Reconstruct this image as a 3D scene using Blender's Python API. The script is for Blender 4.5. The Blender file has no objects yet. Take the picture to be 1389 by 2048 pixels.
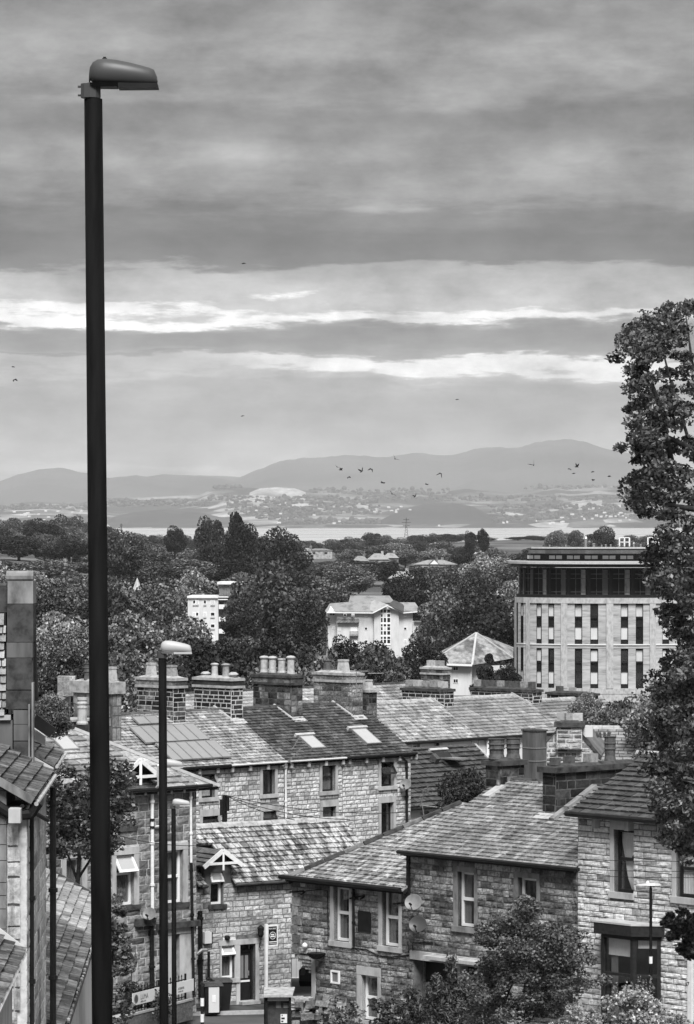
import bpy, math, random
import numpy as np
from mathutils import Vector, Matrix
from mathutils import noise as mnoise

SC = bpy.context.scene
COL = SC.collection
F, CX, HY = 7500.0, 694.5, 1030.0        # focal length in photograph pixels, principal column, horizon row
R = math.radians

# ------------------------------------------------------------------ camera
cd = bpy.data.cameras.new('camera')
cam = bpy.data.objects.new('camera', cd)
COL.objects.link(cam)
cd.sensor_fit = 'VERTICAL'
cd.sensor_height = 36.0
cd.lens = F / 2048.0 * 36.0
cd.shift_y = (HY - 1024.0) / 2048.0
cd.clip_start = 1.0
cd.clip_end = 90000.0
cam.location = (0, 0, 0)
cam.rotation_euler = (R(90), 0, 0)
SC.camera = cam

# ------------------------------------------------------------------ view and world
SC.view_settings.view_transform = 'Standard'
SC.view_settings.look = 'None'
SC.view_settings.exposure = 0.45
SC.view_settings.gamma = 1.0
SC.view_settings.use_curve_mapping = False
SC.cycles.use_denoising = True
SC.cycles.denoiser = 'OPENIMAGEDENOISE'
SC.cycles.max_bounces = 5
SC.cycles.diffuse_bounces = 2
SC.cycles.glossy_bounces = 3
SC.cycles.transparent_max_bounces = 10
SC.cycles.volume_bounces = 1

SUN_EL, SUN_AZ = R(50), R(174)           # azimuth clockwise from +Y (view direction)
W = bpy.data.worlds.new('World')
SC.world = W
W.use_nodes = True
nt = W.node_tree
nt.nodes.clear()
def wn(t, **k):
    n = nt.nodes.new(t)
    for a, b in k.items():
        setattr(n, a, b)
    return n
def wmath(op, a, b=None, c=None):
    n = nt.nodes.new('ShaderNodeMath'); n.operation = op
    for i, v in enumerate((a, b, c)):
        if v is None: continue
        if isinstance(v, (int, float)): n.inputs[i].default_value = v
        else: nt.links.new(v, n.inputs[i])
    return n.outputs[0]
tc = wn('ShaderNodeTexCoord')
nrm = wn('ShaderNodeVectorMath', operation='NORMALIZE'); nt.links.new(tc.outputs['Generated'], nrm.inputs[0])
sep = wn('ShaderNodeSeparateXYZ'); nt.links.new(nrm.outputs[0], sep.inputs[0])
X_, Y_, Z_ = sep.outputs
hor = wmath('SQRT', wmath('ADD', wmath('MULTIPLY', X_, X_), wmath('MULTIPLY', Y_, Y_)))
el = wmath('DIVIDE', Z_, wmath('MAXIMUM', hor, 0.05))
az = wmath('ARCTAN2', X_, Y_)
def wnoise(sx, sy, scale, detail, rough, off=0.0):
    cb = wn('ShaderNodeCombineXYZ')
    nt.links.new(wmath('MULTIPLY', az, sx), cb.inputs[0])
    nt.links.new(wmath('MULTIPLY', el, sy), cb.inputs[1])
    cb.inputs[2].default_value = off
    n = wn('ShaderNodeTexNoise'); nt.links.new(cb.outputs[0], n.inputs['Vector'])
    n.inputs['Scale'].default_value = scale; n.inputs['Detail'].default_value = detail
    n.inputs['Roughness'].default_value = rough
    return n.outputs['Fac']
n1 = wnoise(10, 60, 1.0, 5, 0.55, 3.3)
n2 = wnoise(26, 150, 1.0, 7, 0.62, 7.1)
n3 = wnoise(30, 56, 1.0, 8, 0.62, 2.3)
n4 = wnoise(60, 330, 1.0, 6, 0.6, 5.2)
warp = wmath('ADD', wmath('MULTIPLY', wmath('SUBTRACT', n1, 0.5), 0.015), wmath('ADD', wmath('MULTIPLY', wmath('SUBTRACT', n2, 0.5), 0.013), wmath('MULTIPLY', wmath('SUBTRACT', n4, 0.5), 0.007)))
elw = wmath('ADD', el, warp)
def lin(v):
    v = v / 255.0
    return ((v + 0.055) / 1.055) ** 2.4 if v > 0.04045 else v / 12.92
ramp = wn('ShaderNodeValToRGB')
nt.links.new(wmath('DIVIDE', elw, 0.16), ramp.inputs['Fac'])
stops = [(0.0, 170), (0.009, 172), (0.0125, 196), (0.0165, 164), (0.026, 154), (0.0333, 160), (0.0358, 180), (0.0378, 240), (0.0410, 236), (0.0425, 150),
         (0.0455, 128), (0.0490, 132), (0.0508, 160), (0.0521, 240), (0.0527, 255), (0.0541, 250), (0.0558, 200), (0.0613, 186), (0.0645, 176), (0.0670, 108), (0.074, 96),
         (0.081, 114), (0.087, 156), (0.096, 164), (0.102, 146), (0.1075, 136), (0.114, 156), (0.124, 168), (0.133, 150), (0.145, 154)]
cr = ramp.color_ramp
cr.interpolation = 'EASE'
while len(cr.elements) < len(stops): cr.elements.new(0.5)
for e, (p, v) in zip(cr.elements, stops):
    e.position = p / 0.16
    g = lin(v) * (1.15 if v > 220 else 1.1 if v > 200 else 1.0); e.color = (g, g, g, 1)
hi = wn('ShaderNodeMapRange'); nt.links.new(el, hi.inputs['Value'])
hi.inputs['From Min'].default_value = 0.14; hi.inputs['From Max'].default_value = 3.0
hi.inputs['To Min'].default_value = 1.0; hi.inputs['To Max'].default_value = 4.0  # sky brightened towards the zenith, above the view, to add fill light
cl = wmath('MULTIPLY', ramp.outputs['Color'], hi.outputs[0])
cl = wmath('MULTIPLY', cl, wmath('MAXIMUM', wmath('ADD', wmath('MULTIPLY', n3, 2.3), -0.15), 0.3))
cl = wmath('MULTIPLY', cl, wmath('ADD', wmath('MULTIPLY', n2, 0.7), 0.65))
# the lower break in the cloud closes towards the left
lb = wn('ShaderNodeMapRange', interpolation_type='SMOOTHSTEP'); nt.links.new(wmath('ADD', az, wmath('MULTIPLY', wmath('SUBTRACT', n1, 0.5), 0.12)), lb.inputs['Value'])
lb.inputs['From Min'].default_value = -0.055; lb.inputs['From Max'].default_value = -0.02; lb.inputs['To Min'].default_value = 0.42; lb.inputs['To Max'].default_value = 1.0
inb = wn('ShaderNodeMapRange', interpolation_type='SMOOTHSTEP'); nt.links.new(wmath('ABSOLUTE', wmath('SUBTRACT', elw, 0.0395)), inb.inputs['Value'])
inb.inputs['From Min'].default_value = 0.0022; inb.inputs['From Max'].default_value = 0.0040; inb.inputs['To Min'].default_value = 1.0; inb.inputs['To Max'].default_value = 0.0
cl = wmath('MULTIPLY', cl, wmath('SUBTRACT', 1.0, wmath('MULTIPLY', inb.outputs[0], wmath('SUBTRACT', 1.0, lb.outputs[0]))))
sky = wn('ShaderNodeTexSky', sky_type='NISHITA')
sky.sun_disc = False
sky.sun_elevation = SUN_EL
sky.sun_rotation = SUN_AZ
bw = wn('ShaderNodeRGBToBW'); nt.links.new(sky.outputs[0], bw.inputs[0])
blue = wmath('MULTIPLY', bw.outputs[0], 0.1)
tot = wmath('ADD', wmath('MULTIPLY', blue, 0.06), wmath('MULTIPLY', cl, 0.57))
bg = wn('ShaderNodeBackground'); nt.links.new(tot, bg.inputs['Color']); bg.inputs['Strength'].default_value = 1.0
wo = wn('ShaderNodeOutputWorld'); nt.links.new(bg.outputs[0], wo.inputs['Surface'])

ld = bpy.data.lights.new('sun', 'SUN')
ld.energy = 4.2
ld.angle = R(26)
ld.color = (1.0, 1.0, 1.0)
sun = bpy.data.objects.new('sun', ld)
COL.objects.link(sun)
sdir = Vector((math.sin(SUN_AZ) * math.cos(SUN_EL), math.cos(SUN_AZ) * math.cos(SUN_EL), math.sin(SUN_EL)))
sun.rotation_euler = sdir.to_track_quat('Z', 'Y').to_euler()
sun.location = (0, 0, 60)

# ------------------------------------------------------------------ geometry helpers
def P3(px, py, Y):
    return Vector(((px - CX) / F * Y, Y, (HY - py) / F * Y))
def PX(v):
    return (CX + v[0] / v[1] * F, HY - v[2] / v[1] * F)
def wloc(o):
    v = Vector((0, 0, 0))
    while o is not None:
        v += o.location; o = o.parent
    return v
def tag(o, label=None, cat=None, group=None, kind=None, category=None):
    cat = cat or category
    if label: o['label'] = label
    if cat: o['category'] = cat
    if group: o['group'] = group
    if kind: o['kind'] = kind
    return o
def root(name, label, cat, loc=(0, 0, 0), group=None, kind=None):
    o = bpy.data.objects.new(name, None)
    o.empty_display_size = 0.5
    COL.objects.link(o); o.location = loc
    return tag(o, label, cat, group, kind)

class Fr:
    """a plane: origin o, unit ex (to the right), ey (up); n points outwards"""
    def __init__(s, o, ex, ey):
        s.o = Vector(o); s.ex = Vector(ex).normalized(); s.ey = Vector(ey).normalized()
        s.n = s.ex.cross(s.ey).normalized()
    def p(s, u, v, z=0.0):
        return s.o + s.ex * u + s.ey * v + s.n * z
    def px(s, x, y, z=0.0):
        d = Vector(((x - CX) / F, 1.0, (HY - y) / F))
        o = s.o + s.n * z
        t = o.dot(s.n) / d.dot(s.n)
        h = d * t - o
        return h.dot(s.ex), h.dot(s.ey)
    def hit(s, x, y, z=0.0):
        u, v = s.px(x, y, z)
        return s.p(u, v, z)
    def shift(s, z):
        return Fr(s.o + s.n * z, s.ex, s.ey)

class MB:
    def __init__(s):
        s.v = []; s.f = []
    def quadbox(s, c):        # 8 corners: bottom 4, top 4
        b = len(s.v); s.v += [tuple(x) for x in c]
        for q in ((0, 3, 2, 1), (4, 5, 6, 7), (0, 1, 5, 4), (1, 2, 6, 5), (2, 3, 7, 6), (3, 0, 4, 7)):
            s.f.append(tuple(b + i for i in q))
        return s
    def box(s, a, b):
        x0, y0, z0 = a; x1, y1, z1 = b
        return s.quadbox([(x0, y0, z0), (x1, y0, z0), (x1, y1, z0), (x0, y1, z0), (x0, y0, z1), (x1, y0, z1), (x1, y1, z1), (x0, y1, z1)])
    def pbox(s, fr, u0, v0, u1, v1, z0, z1):
        return s.quadbox([fr.p(u0, v0, z0), fr.p(u1, v0, z0), fr.p(u1, v1, z0), fr.p(u0, v1, z0),
                          fr.p(u0, v0, z1), fr.p(u1, v0, z1), fr.p(u1, v1, z1), fr.p(u0, v1, z1)])
    def bar(s, a, b, w, h=None, up=Vector((0, 0, 1))):
        a = Vector(a); b = Vector(b); h = h or w
        d = (b - a).normalized()
        if abs(d.dot(up)) > 0.95: up = Vector((1, 0, 0))
        x = d.cross(up).normalized() * (w / 2); y = x.cross(d).normalized() * (h / 2)
        return s.quadbox([a - x - y, a + x - y, b + x - y, b - x - y, a - x + y, a + x + y, b + x + y, b - x + y])
    def prism(s, pts, d):
        n = len(pts); b = len(s.v); d = Vector(d)
        s.v += [tuple(p) for p in pts] + [tuple(Vector(p) + d) for p in pts]
        s.f.append(tuple(range(b, b + n))[::-1]); s.f.append(tuple(range(b + n, b + 2 * n)))
        for i in range(n):
            j = (i + 1) % n
            s.f.append((b + i, b + j, b + n + j, b + n + i))
        return s
    def tube(s, pts, r, n=8, r1=None, cap=True):
        pts = [Vector(p) for p in pts]; m = len(pts)
        b = len(s.v); up = Vector((0.13, 0.21, 1)).normalized()
        for i, p in enumerate(pts):
            d = (pts[min(i + 1, m - 1)] - pts[max(i - 1, 0)]).normalized()
            u = up if abs(d.dot(up)) < 0.97 else Vector((1, 0.1, 0))
            x = d.cross(u).normalized(); y = x.cross(d)
            rr = r + ((r1 if r1 is not None else r) - r) * i / max(1, m - 1)
            for k in range(n):
                t = 2 * math.pi * k / n
                s.v.append(tuple(p + (x * math.cos(t) + y * math.sin(t)) * rr))
        for i in range(m - 1):
            for k in range(n):
                k2 = (k + 1) % n
                s.f.append((b + i * n + k, b + i * n + k2, b + (i + 1) * n + k2, b + (i + 1) * n + k))
        if cap:
            s.f.append(tuple(b + k for k in range(n))[::-1]); s.f.append(tuple(b + (m - 1) * n + k for k in range(n)))
        return s
    def lathe(s, c, prof, n=12, ex=Vector((1, 0, 0)), ey=Vector((0, 1, 0)), ez=Vector((0, 0, 1))):
        b = len(s.v); c = Vector(c)
        for r, z in prof:
            for k in range(n):
                t = 2 * math.pi * (k + 0.5) / n
                s.v.append(tuple(c + ex * (r * math.cos(t)) + ey * (r * math.sin(t)) + ez * z))
        m = len(prof)
        for i in range(m - 1):
            for k in range(n):
                k2 = (k + 1) % n
                s.f.append((b + i * n + k, b + i * n + k2, b + (i + 1) * n + k2, b + (i + 1) * n + k))
        s.f.append(tuple(b + k for k in range(n))[::-1]); s.f.append(tuple(b + (m - 1) * n + k for k in range(n)))
        return s
    def build(s, name, m, parent=None, smooth=False, **tg):
        off = wloc(parent) if parent is not None else Vector((0, 0, 0))
        me = bpy.data.meshes.new(name)
        me.from_pydata([(x - off.x, y - off.y, z - off.z) for x, y, z in s.v], [], s.f)
        if smooth:
            me.polygons.foreach_set('use_smooth', [True] * len(me.polygons))
        me.materials.append(m)
        o = bpy.data.objects.new(name, me); COL.objects.link(o)
        if parent is not None: o.parent = parent
        if tg: tag(o, **tg)
        return o

def np_mesh(name, V, Fc, m, parent=None, smooth=False, **tg):
    """V (n,3) array, Fc (k,4) or (k,3) array, world coordinates"""
    off = wloc(parent) if parent is not None else Vector((0, 0, 0))
    V = np.asarray(V, dtype=np.float64) - np.array(off)
    me = bpy.data.meshes.new(name)
    k, c = Fc.shape
    me.vertices.add(len(V)); me.vertices.foreach_set('co', V.astype(np.float32).ravel())
    me.loops.add(k * c); me.loops.foreach_set('vertex_index', Fc.astype(np.int32).ravel())
    me.polygons.add(k); me.polygons.foreach_set('loop_start', (np.arange(k) * c).astype(np.int32))
    me.polygons.foreach_set('loop_total', np.full(k, c, dtype=np.int32))
    if smooth: me.polygons.foreach_set('use_smooth', np.ones(k, dtype=bool))
    me.update(calc_edges=True)
    me.materials.append(m)
    o = bpy.data.objects.new(name, me); COL.objects.link(o)
    if parent is not None: o.parent = parent
    if tg: tag(o, **tg)
    return o

# ------------------------------------------------------------------ materials (black-and-white photograph: every albedo is a grey)
class MN:
    def __init__(s, name):
        s.m = bpy.data.materials.new(name); s.m.use_nodes = True
        s.t = s.m.node_tree; s.b = s.t.nodes['Principled BSDF']; s.out = s.t.nodes['Material Output']
    def n(s, t, **k):
        n = s.t.nodes.new(t)
        for a, b in k.items(): setattr(n, a, b)
        return n
    def l(s, a, b): s.t.links.new(a, b)
    def math(s, op, a, b=None, c=None, clamp=False):
        n = s.n('ShaderNodeMath', operation=op, use_clamp=clamp)
        for i, v in enumerate((a, b, c)):
            if v is None: continue
            if isinstance(v, (int, float)): n.inputs[i].default_value = v
            else: s.l(v, n.inputs[i])
        return n.outputs[0]
    def noise(s, scale, detail=3, rough=0.5, stretch=(1, 1, 1), seed=0.0):
        g = s.n('ShaderNodeNewGeometry')
        mp = s.n('ShaderNodeMapping'); s.l(g.outputs['Position'], mp.inputs['Vector'])
        mp.inputs['Scale'].default_value = stretch; mp.inputs['Location'].default_value = (seed, seed * 1.7, seed * 0.3)
        n = s.n('ShaderNodeTexNoise'); s.l(mp.outputs[0], n.inputs['Vector'])
        n.inputs['Scale'].default_value = scale; n.inputs['Detail'].default_value = detail; n.inputs['Roughness'].default_value = rough
        return n.outputs['Fac']
    def rnd(s):
        g = s.n('ShaderNodeNewGeometry'); o = s.n('ShaderNodeObjectInfo')
        return s.math('FRACT', s.math('ADD', g.outputs['Random Per Island'], s.math('MULTIPLY', o.outputs['Random'], 7.31)))
    def ramp(s, fac, stops):
        r = s.n('ShaderNodeValToRGB'); s.l(fac, r.inputs[0]); c = r.color_ramp
        while len(c.elements) < len(stops): c.elements.new(0.5)
        for e, (p, v) in zip(c.elements, stops):
            e.position = p; e.color = (v, v, v, 1)
        return r.outputs['Color']
    def bump(s, h, dist, strength=1.0):
        b = s.n('ShaderNodeBump'); b.inputs['Distance'].default_value = dist; b.inputs['Strength'].default_value = strength
        s.l(h, b.inputs['Height']); s.l(b.outputs[0], s.b.inputs['Normal'])
    def col(s, c): s.l(c, s.b.inputs['Base Color'])
    def set(s, rough=0.8, spec=0.3, metal=0.0):
        s.b.inputs['Roughness'].default_value = rough; s.b.inputs['Specular IOR Level'].default_value = spec
        s.b.inputs['Metallic'].default_value = metal
        return s

def M_blocks(name, tones, soot=0.5, soot_scale=0.5, soot_thr=(0.45, 0.65), rough=0.9, bump=0.02, streak=(1, 1, 1), spec=0.2, fine=0.35, fscale=9, seed=0.0, axis=None):
    """masonry or slates: a tone per piece, fine mottling, dark weather stains"""
    k = MN(name)
    base = k.ramp(k.rnd(), tones)
    f = k.noise(fscale, 5, 0.65, seed=seed)
    mott = k.ramp(f, [(0.3, 1 - fine), (0.5, 1.0), (0.72, 1 + fine)])
    if axis:
        g = k.n('ShaderNodeNewGeometry'); cb = k.n('ShaderNodeCombineXYZ')
        for i, (v, s_) in enumerate(zip(axis, (5.0, 0.8))):
            d = k.n('ShaderNodeVectorMath', operation='DOT_PRODUCT'); k.l(g.outputs['Position'], d.inputs[0]); d.inputs[1].default_value = tuple(x * s_ for x in v); k.l(d.outputs['Value'], cb.inputs[i])
        cb.inputs[2].default_value = seed
        q = k.n('ShaderNodeTexNoise'); k.l(cb.outputs[0], q.inputs['Vector']); q.inputs['Scale'].default_value = 1.0; q.inputs['Detail'].default_value = 6; q.inputs['Roughness'].default_value = 0.65
        st = q.outputs['Fac']
    else: st = k.noise(soot_scale, 5, 0.62, stretch=streak, seed=seed + 4)
    stain = k.ramp(st, [(soot_thr[0], 1 - soot), (soot_thr[1], 1.0)])
    c = k.math('MULTIPLY', k.math('MULTIPLY', base, mott), stain)
    k.col(c); k.set(rough, spec)
    k.bump(f, bump)
    return k.m
def M_plain(name, v, rough=0.7, spec=0.3, metal=0.0, var=0.15, scale=4, bump=0.0, streak=(1, 1, 1)):
    k = MN(name)
    f = k.noise(scale, 5, 0.6, stretch=streak)
    k.col(k.ramp(f, [(0.25, v * (1 - var * 1.6)), (0.5, v), (0.75, v * (1 + var))]))
    k.set(rough, spec, metal)
    if bump: k.bump(f, bump)
    return k.m
def M_leaf(name, lo, hi, rough=0.55, spec=0.35, trans=0.25):
    k = MN(name)
    g = k.n('ShaderNodeNewGeometry'); oi = k.n('ShaderNodeObjectInfo')
    r = g.outputs['Random Per Island']
    c = k.ramp(r, [(0.0, lo), (0.6, (lo + hi) * 0.45), (1.0, hi)])
    tone = k.math('ADD', k.math('MULTIPLY', oi.outputs['Random'], 0.9), 0.6)
    big = k.ramp(k.noise(0.35, 3, 0.6), [(0.35, 0.7), (0.65, 1.25)])
    c = k.math('MULTIPLY', k.math('MULTIPLY', c, tone), big)
    k.col(c); k.set(rough, spec)
    tr = k.n('ShaderNodeBsdfTranslucent'); k.l(c, tr.inputs[0])
    mx = k.n('ShaderNodeMixShader'); mx.inputs[0].default_value = trans
    k.l(k.b.outputs[0], mx.inputs[1]); k.l(tr.outputs[0], mx.inputs[2]); k.l(mx.outputs[0], k.out.inputs['Surface'])
    return k.m

LIGHT = [(0.0, 0.20), (0.1, 0.30), (0.35, 0.42), (0.75, 0.52), (1.0, 0.60)]
MID = [(0.0, 0.10), (0.15, 0.18), (0.5, 0.30), (0.85, 0.40), (1.0, 0.50)]
DARKS = [(0.0, 0.03), (0.25, 0.05), (0.55, 0.11), (0.85, 0.22), (1.0, 0.34)]
M = {}
M['stone_light'] = M_blocks('pale_sandstone', LIGHT, soot=0.45, soot_scale=0.55, soot_thr=(0.38, 0.54), bump=0.03, fine=0.45, fscale=12)
M['stone_pale'] = M_blocks('pale_weathered_ashlar', [(0.0, 0.22), (0.08, 0.36), (0.3, 0.50), (0.75, 0.60), (1.0, 0.68)], soot=0.28, soot_scale=0.5, soot_thr=(0.36, 0.5), bump=0.02, fine=0.4, fscale=11)
M['stone_mid'] = M_blocks('weathered_sandstone', MID, soot=0.62, soot_scale=0.7, soot_thr=(0.42, 0.60), bump=0.035, fine=0.6, fscale=13)
M['stone_grey'] = M_blocks('grey_gritstone', [(0.0, 0.10), (0.3, 0.20), (0.6, 0.27), (1.0, 0.36)], soot=0.5, soot_scale=0.6, soot_thr=(0.38, 0.56), bump=0.03, fine=0.4)
M['stone_dark'] = M_blocks('sooty_stone', DARKS, soot=0.75, soot_scale=1.3, soot_thr=(0.42, 0.6), bump=0.03, fine=0.5)
M['stone_black'] = M_blocks('blackened_brick', [(0, 0.018), (0.7, 0.045), (1, 0.10)], soot=0.5, soot_scale=1.5, bump=0.02)
M['mortar_light'] = M_plain('lime_mortar', 0.50, 0.95, 0.1, var=0.3, scale=6, bump=0.01)
M['mortar_mid'] = M_plain('old_mortar', 0.15, 0.95, 0.1, var=0.4, scale=5, bump=0.01)  # dark base paints in the shadow in the joints of terrace B and cottage C
M['mortar_dark'] = M_plain('dirty_mortar', 0.10, 0.95, 0.1, var=0.4, scale=5, bump=0.01)
M['dress'] = M_plain('dressed_sandstone', 0.40, 0.85, 0.2, var=0.28, scale=3.0, bump=0.01, streak=(1, 1, 0.5))
M['dress_dark'] = M_plain('stained_dressed_stone', 0.20, 0.85, 0.2, var=0.5, scale=3.0, bump=0.01, streak=(1, 1, 0.5))
M['stone_streak'] = M_blocks('rain_streaked_stone', [(0, .34), (1, .50)], soot=.55, soot_scale=1.6, soot_thr=(.38, .56), bump=.02, streak=(5, 5, .5), fine=.4, fscale=10)
SL = [(0.0, 0.17), (0.15, 0.25), (0.55, 0.32), (0.9, 0.40), (1.0, 0.50)]
M['slate_pale'] = M_blocks('pale_lichened_slate', SL, soot=0.6, soot_scale=0.9, soot_thr=(0.38, 0.54), rough=0.5, spec=0.5, bump=0.012, fine=0.5, fscale=11, seed=2)
M['slate_dark'] = M_blocks('dark_slate', [(0, 0.05), (0.4, 0.08), (0.85, 0.115), (1.0, 0.19)], soot=0.5, soot_scale=0.9, soot_thr=(0.35, 0.6), rough=0.45, spec=0.55, bump=0.012, fine=0.5, seed=5)
M['slate_blue'] = M_blocks('blue_grey_slate', [(0, 0.16), (0.4, 0.22), (0.85, 0.28), (1.0, 0.36)], soot=0.45, soot_scale=0.6, soot_thr=(0.33, 0.5), rough=0.45, spec=0.5, bump=0.01, fine=0.35, seed=9)
M['slate_streak'] = M_blocks('streaked_stone_slate', [(0, 0.12), (0.08, 0.2), (0.25, 0.34), (0.8, 0.44), (1.0, 0.54)], soot=0.85, soot_scale=1.7, soot_thr=(0.45, 0.53), rough=0.6, spec=0.4, bump=0.015, fine=0.4, streak=(3.2, 0.6, 0.8), seed=1)
M['tile_dark'] = M_blocks('dark_concrete_tile', [(0, 0.05), (0.5, 0.075), (1, 0.11)], soot=0.3, soot_scale=1.0, rough=0.55, spec=0.4, bump=0.008, fine=0.4, seed=3)
M['flag'] = M_blocks('stone_roof_flag', [(0, 0.07), (0.5, 0.13), (1, 0.22)], soot=0.6, soot_scale=1.2, soot_thr=(0.4, 0.6), rough=0.8, bump=0.02, fine=0.6, fscale=12, streak=(1, 3, 1))
M['flag_pale'] = M_blocks('pale_roof_flag', [(0, 0.22), (0.5, 0.32), (1, 0.45)], soot=0.4, soot_scale=1.2, soot_thr=(0.4, 0.6), rough=0.8, bump=0.02, fine=0.5, fscale=12, streak=(1, 3, 1))
def _ax(deg, pitch):
    e = (math.cos(R(deg)), math.sin(R(deg)), 0); b = (-e[1] * math.cos(R(pitch)), e[0] * math.cos(R(pitch)), math.sin(R(pitch))); return (e, b)
M['slate_streak'] = M_blocks('streaked_stone_slate', [(0, 0.12), (0.08, 0.2), (0.25, 0.34), (0.8, 0.44), (1.0, 0.54)], soot=0.74, soot_thr=(0.42, 0.54), rough=0.6, spec=0.4, bump=0.015, fine=0.5, fscale=14, seed=1, axis=_ax(33, 38))
M['slate_paleB'] = M_blocks('pale_lichened_slate', SL, soot=0.6, soot_thr=(0.36, 0.52), rough=0.5, spec=0.5, bump=0.012, fine=0.5, fscale=11, seed=2, axis=_ax(45.6, 31))
M['slate_paleA'] = M_blocks('pale_streaked_slate', [(0, .2), (.5, .34), (1, .5)], soot=0.68, soot_thr=(0.40, 0.56), rough=0.5, spec=0.5, bump=0.012, fine=0.5, fscale=11, seed=8, axis=_ax(-48, 26))
M['slate_blueA'] = M_blocks('blue_grey_slate', [(0, 0.16), (0.4, 0.22), (0.85, 0.29), (1.0, 0.38)], soot=0.5, soot_thr=(0.36, 0.54), rough=0.45, spec=0.5, bump=0.012, fine=0.5, fscale=11, seed=9, axis=_ax(-48, 26))
M['under'] = M_plain('roof_felt', 0.02, 0.95, 0.1)
M['lead'] = M_plain('lead_flashing', 0.42, 0.5, 0.4, var=0.2, scale=5)
M['coping'] = M_plain('coping_stone', 0.34, 0.85, 0.2, var=0.35, scale=5, bump=0.01)
M['coping_dark'] = M_plain('sooty_coping', 0.055, 0.85, 0.2, var=0.6, scale=4, bump=0.01)
M['render_pale'] = M_plain('pale_render', 0.56, 0.9, 0.15, var=0.12, scale=1.2, streak=(1, 1, 0.3))
M['render_white'] = M_plain('white_render', 0.66, 0.85, 0.15, var=0.08, scale=1.2, streak=(1, 1, 0.3))
M['render_grey'] = M_plain('stained_render', 0.10, 0.9, 0.15, var=0.5, scale=1.6, streak=(2, 2, 0.35))
M['white'] = M_plain('white_upvc', 0.78, 0.4, 0.4, var=0.04)
M['white_paint'] = M_plain('white_paint', 0.72, 0.55, 0.3, var=0.10, scale=8)
M['black_paint'] = M_plain('black_paint', 0.014, 0.45, 0.2, var=0.3)
M['black_iron'] = M_plain('black_iron', 0.012, 0.6, 0.15, var=0.4, scale=10)
M['dark_wood'] = M_plain('dark_wood', 0.02, 0.5, 0.25, var=0.4, scale=10)
M['column'] = M_plain('painted_lamp_column', 0.006, 0.7, 0.06, var=0.5, scale=3, streak=(4, 4, 0.5))
M['lantern'] = M_plain('lantern_housing', 0.055, 0.45, 0.4, var=0.06)
M['lantern_lid'] = M_plain('lantern_canopy', 0.40, 0.45, 0.4, var=0.06)
M['pot'] = M_plain('clay_pot', 0.26, 0.8, 0.2, var=0.35, scale=9, bump=0.01)
M['pot_pale'] = M_plain('pale_clay_pot', 0.40, 0.75, 0.2, var=0.25, scale=7, bump=0.005)
M['pot_dark'] = M_plain('dark_clay_pot', 0.08, 0.75, 0.3, var=0.4, scale=7, bump=0.005)
M['galv'] = M_plain('galvanised_metal', 0.35, 0.45, 0.5, 0.6, var=0.2, scale=20)
M['dish'] = M_plain('satellite_dish_paint', 0.19, 0.5, 0.4, var=0.2, scale=6)
M['curtain'] = M_plain('curtain_cloth', 0.80, 0.9, 0.1, var=0.12, scale=6, streak=(6, 6, 0.6))
M['curtain_grey'] = M_plain('grey_curtain_cloth', 0.18, 0.9, 0.1, var=0.2, scale=6, streak=(6, 6, 0.6))
M['curtain_mid'] = M_plain('window_blind_cloth', 0.17, 0.9, 0.1, var=0.1, scale=6)
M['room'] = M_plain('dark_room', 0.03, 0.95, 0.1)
M['asphalt'] = M_plain('asphalt', 0.06, 0.9, 0.2, var=0.3, scale=3, bump=0.005)
M['paving'] = M_plain('concrete_paving', 0.14, 0.9, 0.2, var=0.3, scale=2, bump=0.005)
M['kerb'] = M_plain('kerb_stone', 0.36, 0.85, 0.2, var=0.25, scale=6)
M['road_paint'] = M_plain('road_marking_paint', 0.62, 0.7, 0.2, var=0.25, scale=14)
M['grass'] = M_plain('grass_ground', 0.055, 0.95, 0.1, var=0.5, scale=0.5)
M['bark'] = M_plain('bark', 0.045, 0.9, 0.2, var=0.5, scale=8, bump=0.02)
M['skyl'] = M_plain('roof_window_glass', 0.42, 0.12, 0.8, var=0.03)  # pale base stands in for the sky's reflection in the panes
M['solar'] = M_plain('solar_cell_glass', 0.26, 0.2, 1.0, var=0.05)  # lightened base stands in for sky reflected by the panels
M['leaf_big'] = M_leaf('lime_tree_leaf', 0.014, 0.24, rough=0.4, spec=0.4, trans=0.2)
M['leaf_dark'] = M_leaf('dark_leaf', 0.012, 0.09, rough=0.4, spec=0.5, trans=0.12)
M['leaf_maple'] = M_leaf('copper_leaf', 0.016, 0.13, trans=0.15)
M['leaf_pale'] = M_leaf('pale_leaf', 0.05, 0.26, trans=0.2)
M['leaf_conifer'] = M_leaf('cypress_spray', 0.04, 0.20, trans=0.1)
M['leaf_flower'] = M_leaf('variegated_leaf', 0.06, 0.62, trans=0.15)
M['wood_dark'] = M_leaf('woodland_leaf_dark', 0.006, 0.07, trans=0.1, spec=.15)
M['wood_mid'] = M_leaf('woodland_leaf', 0.010, 0.20, trans=0.1, spec=.2)
M['wood_pale'] = M_leaf('woodland_leaf_pale', 0.02, 0.38, trans=0.1, spec=.2)
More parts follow.
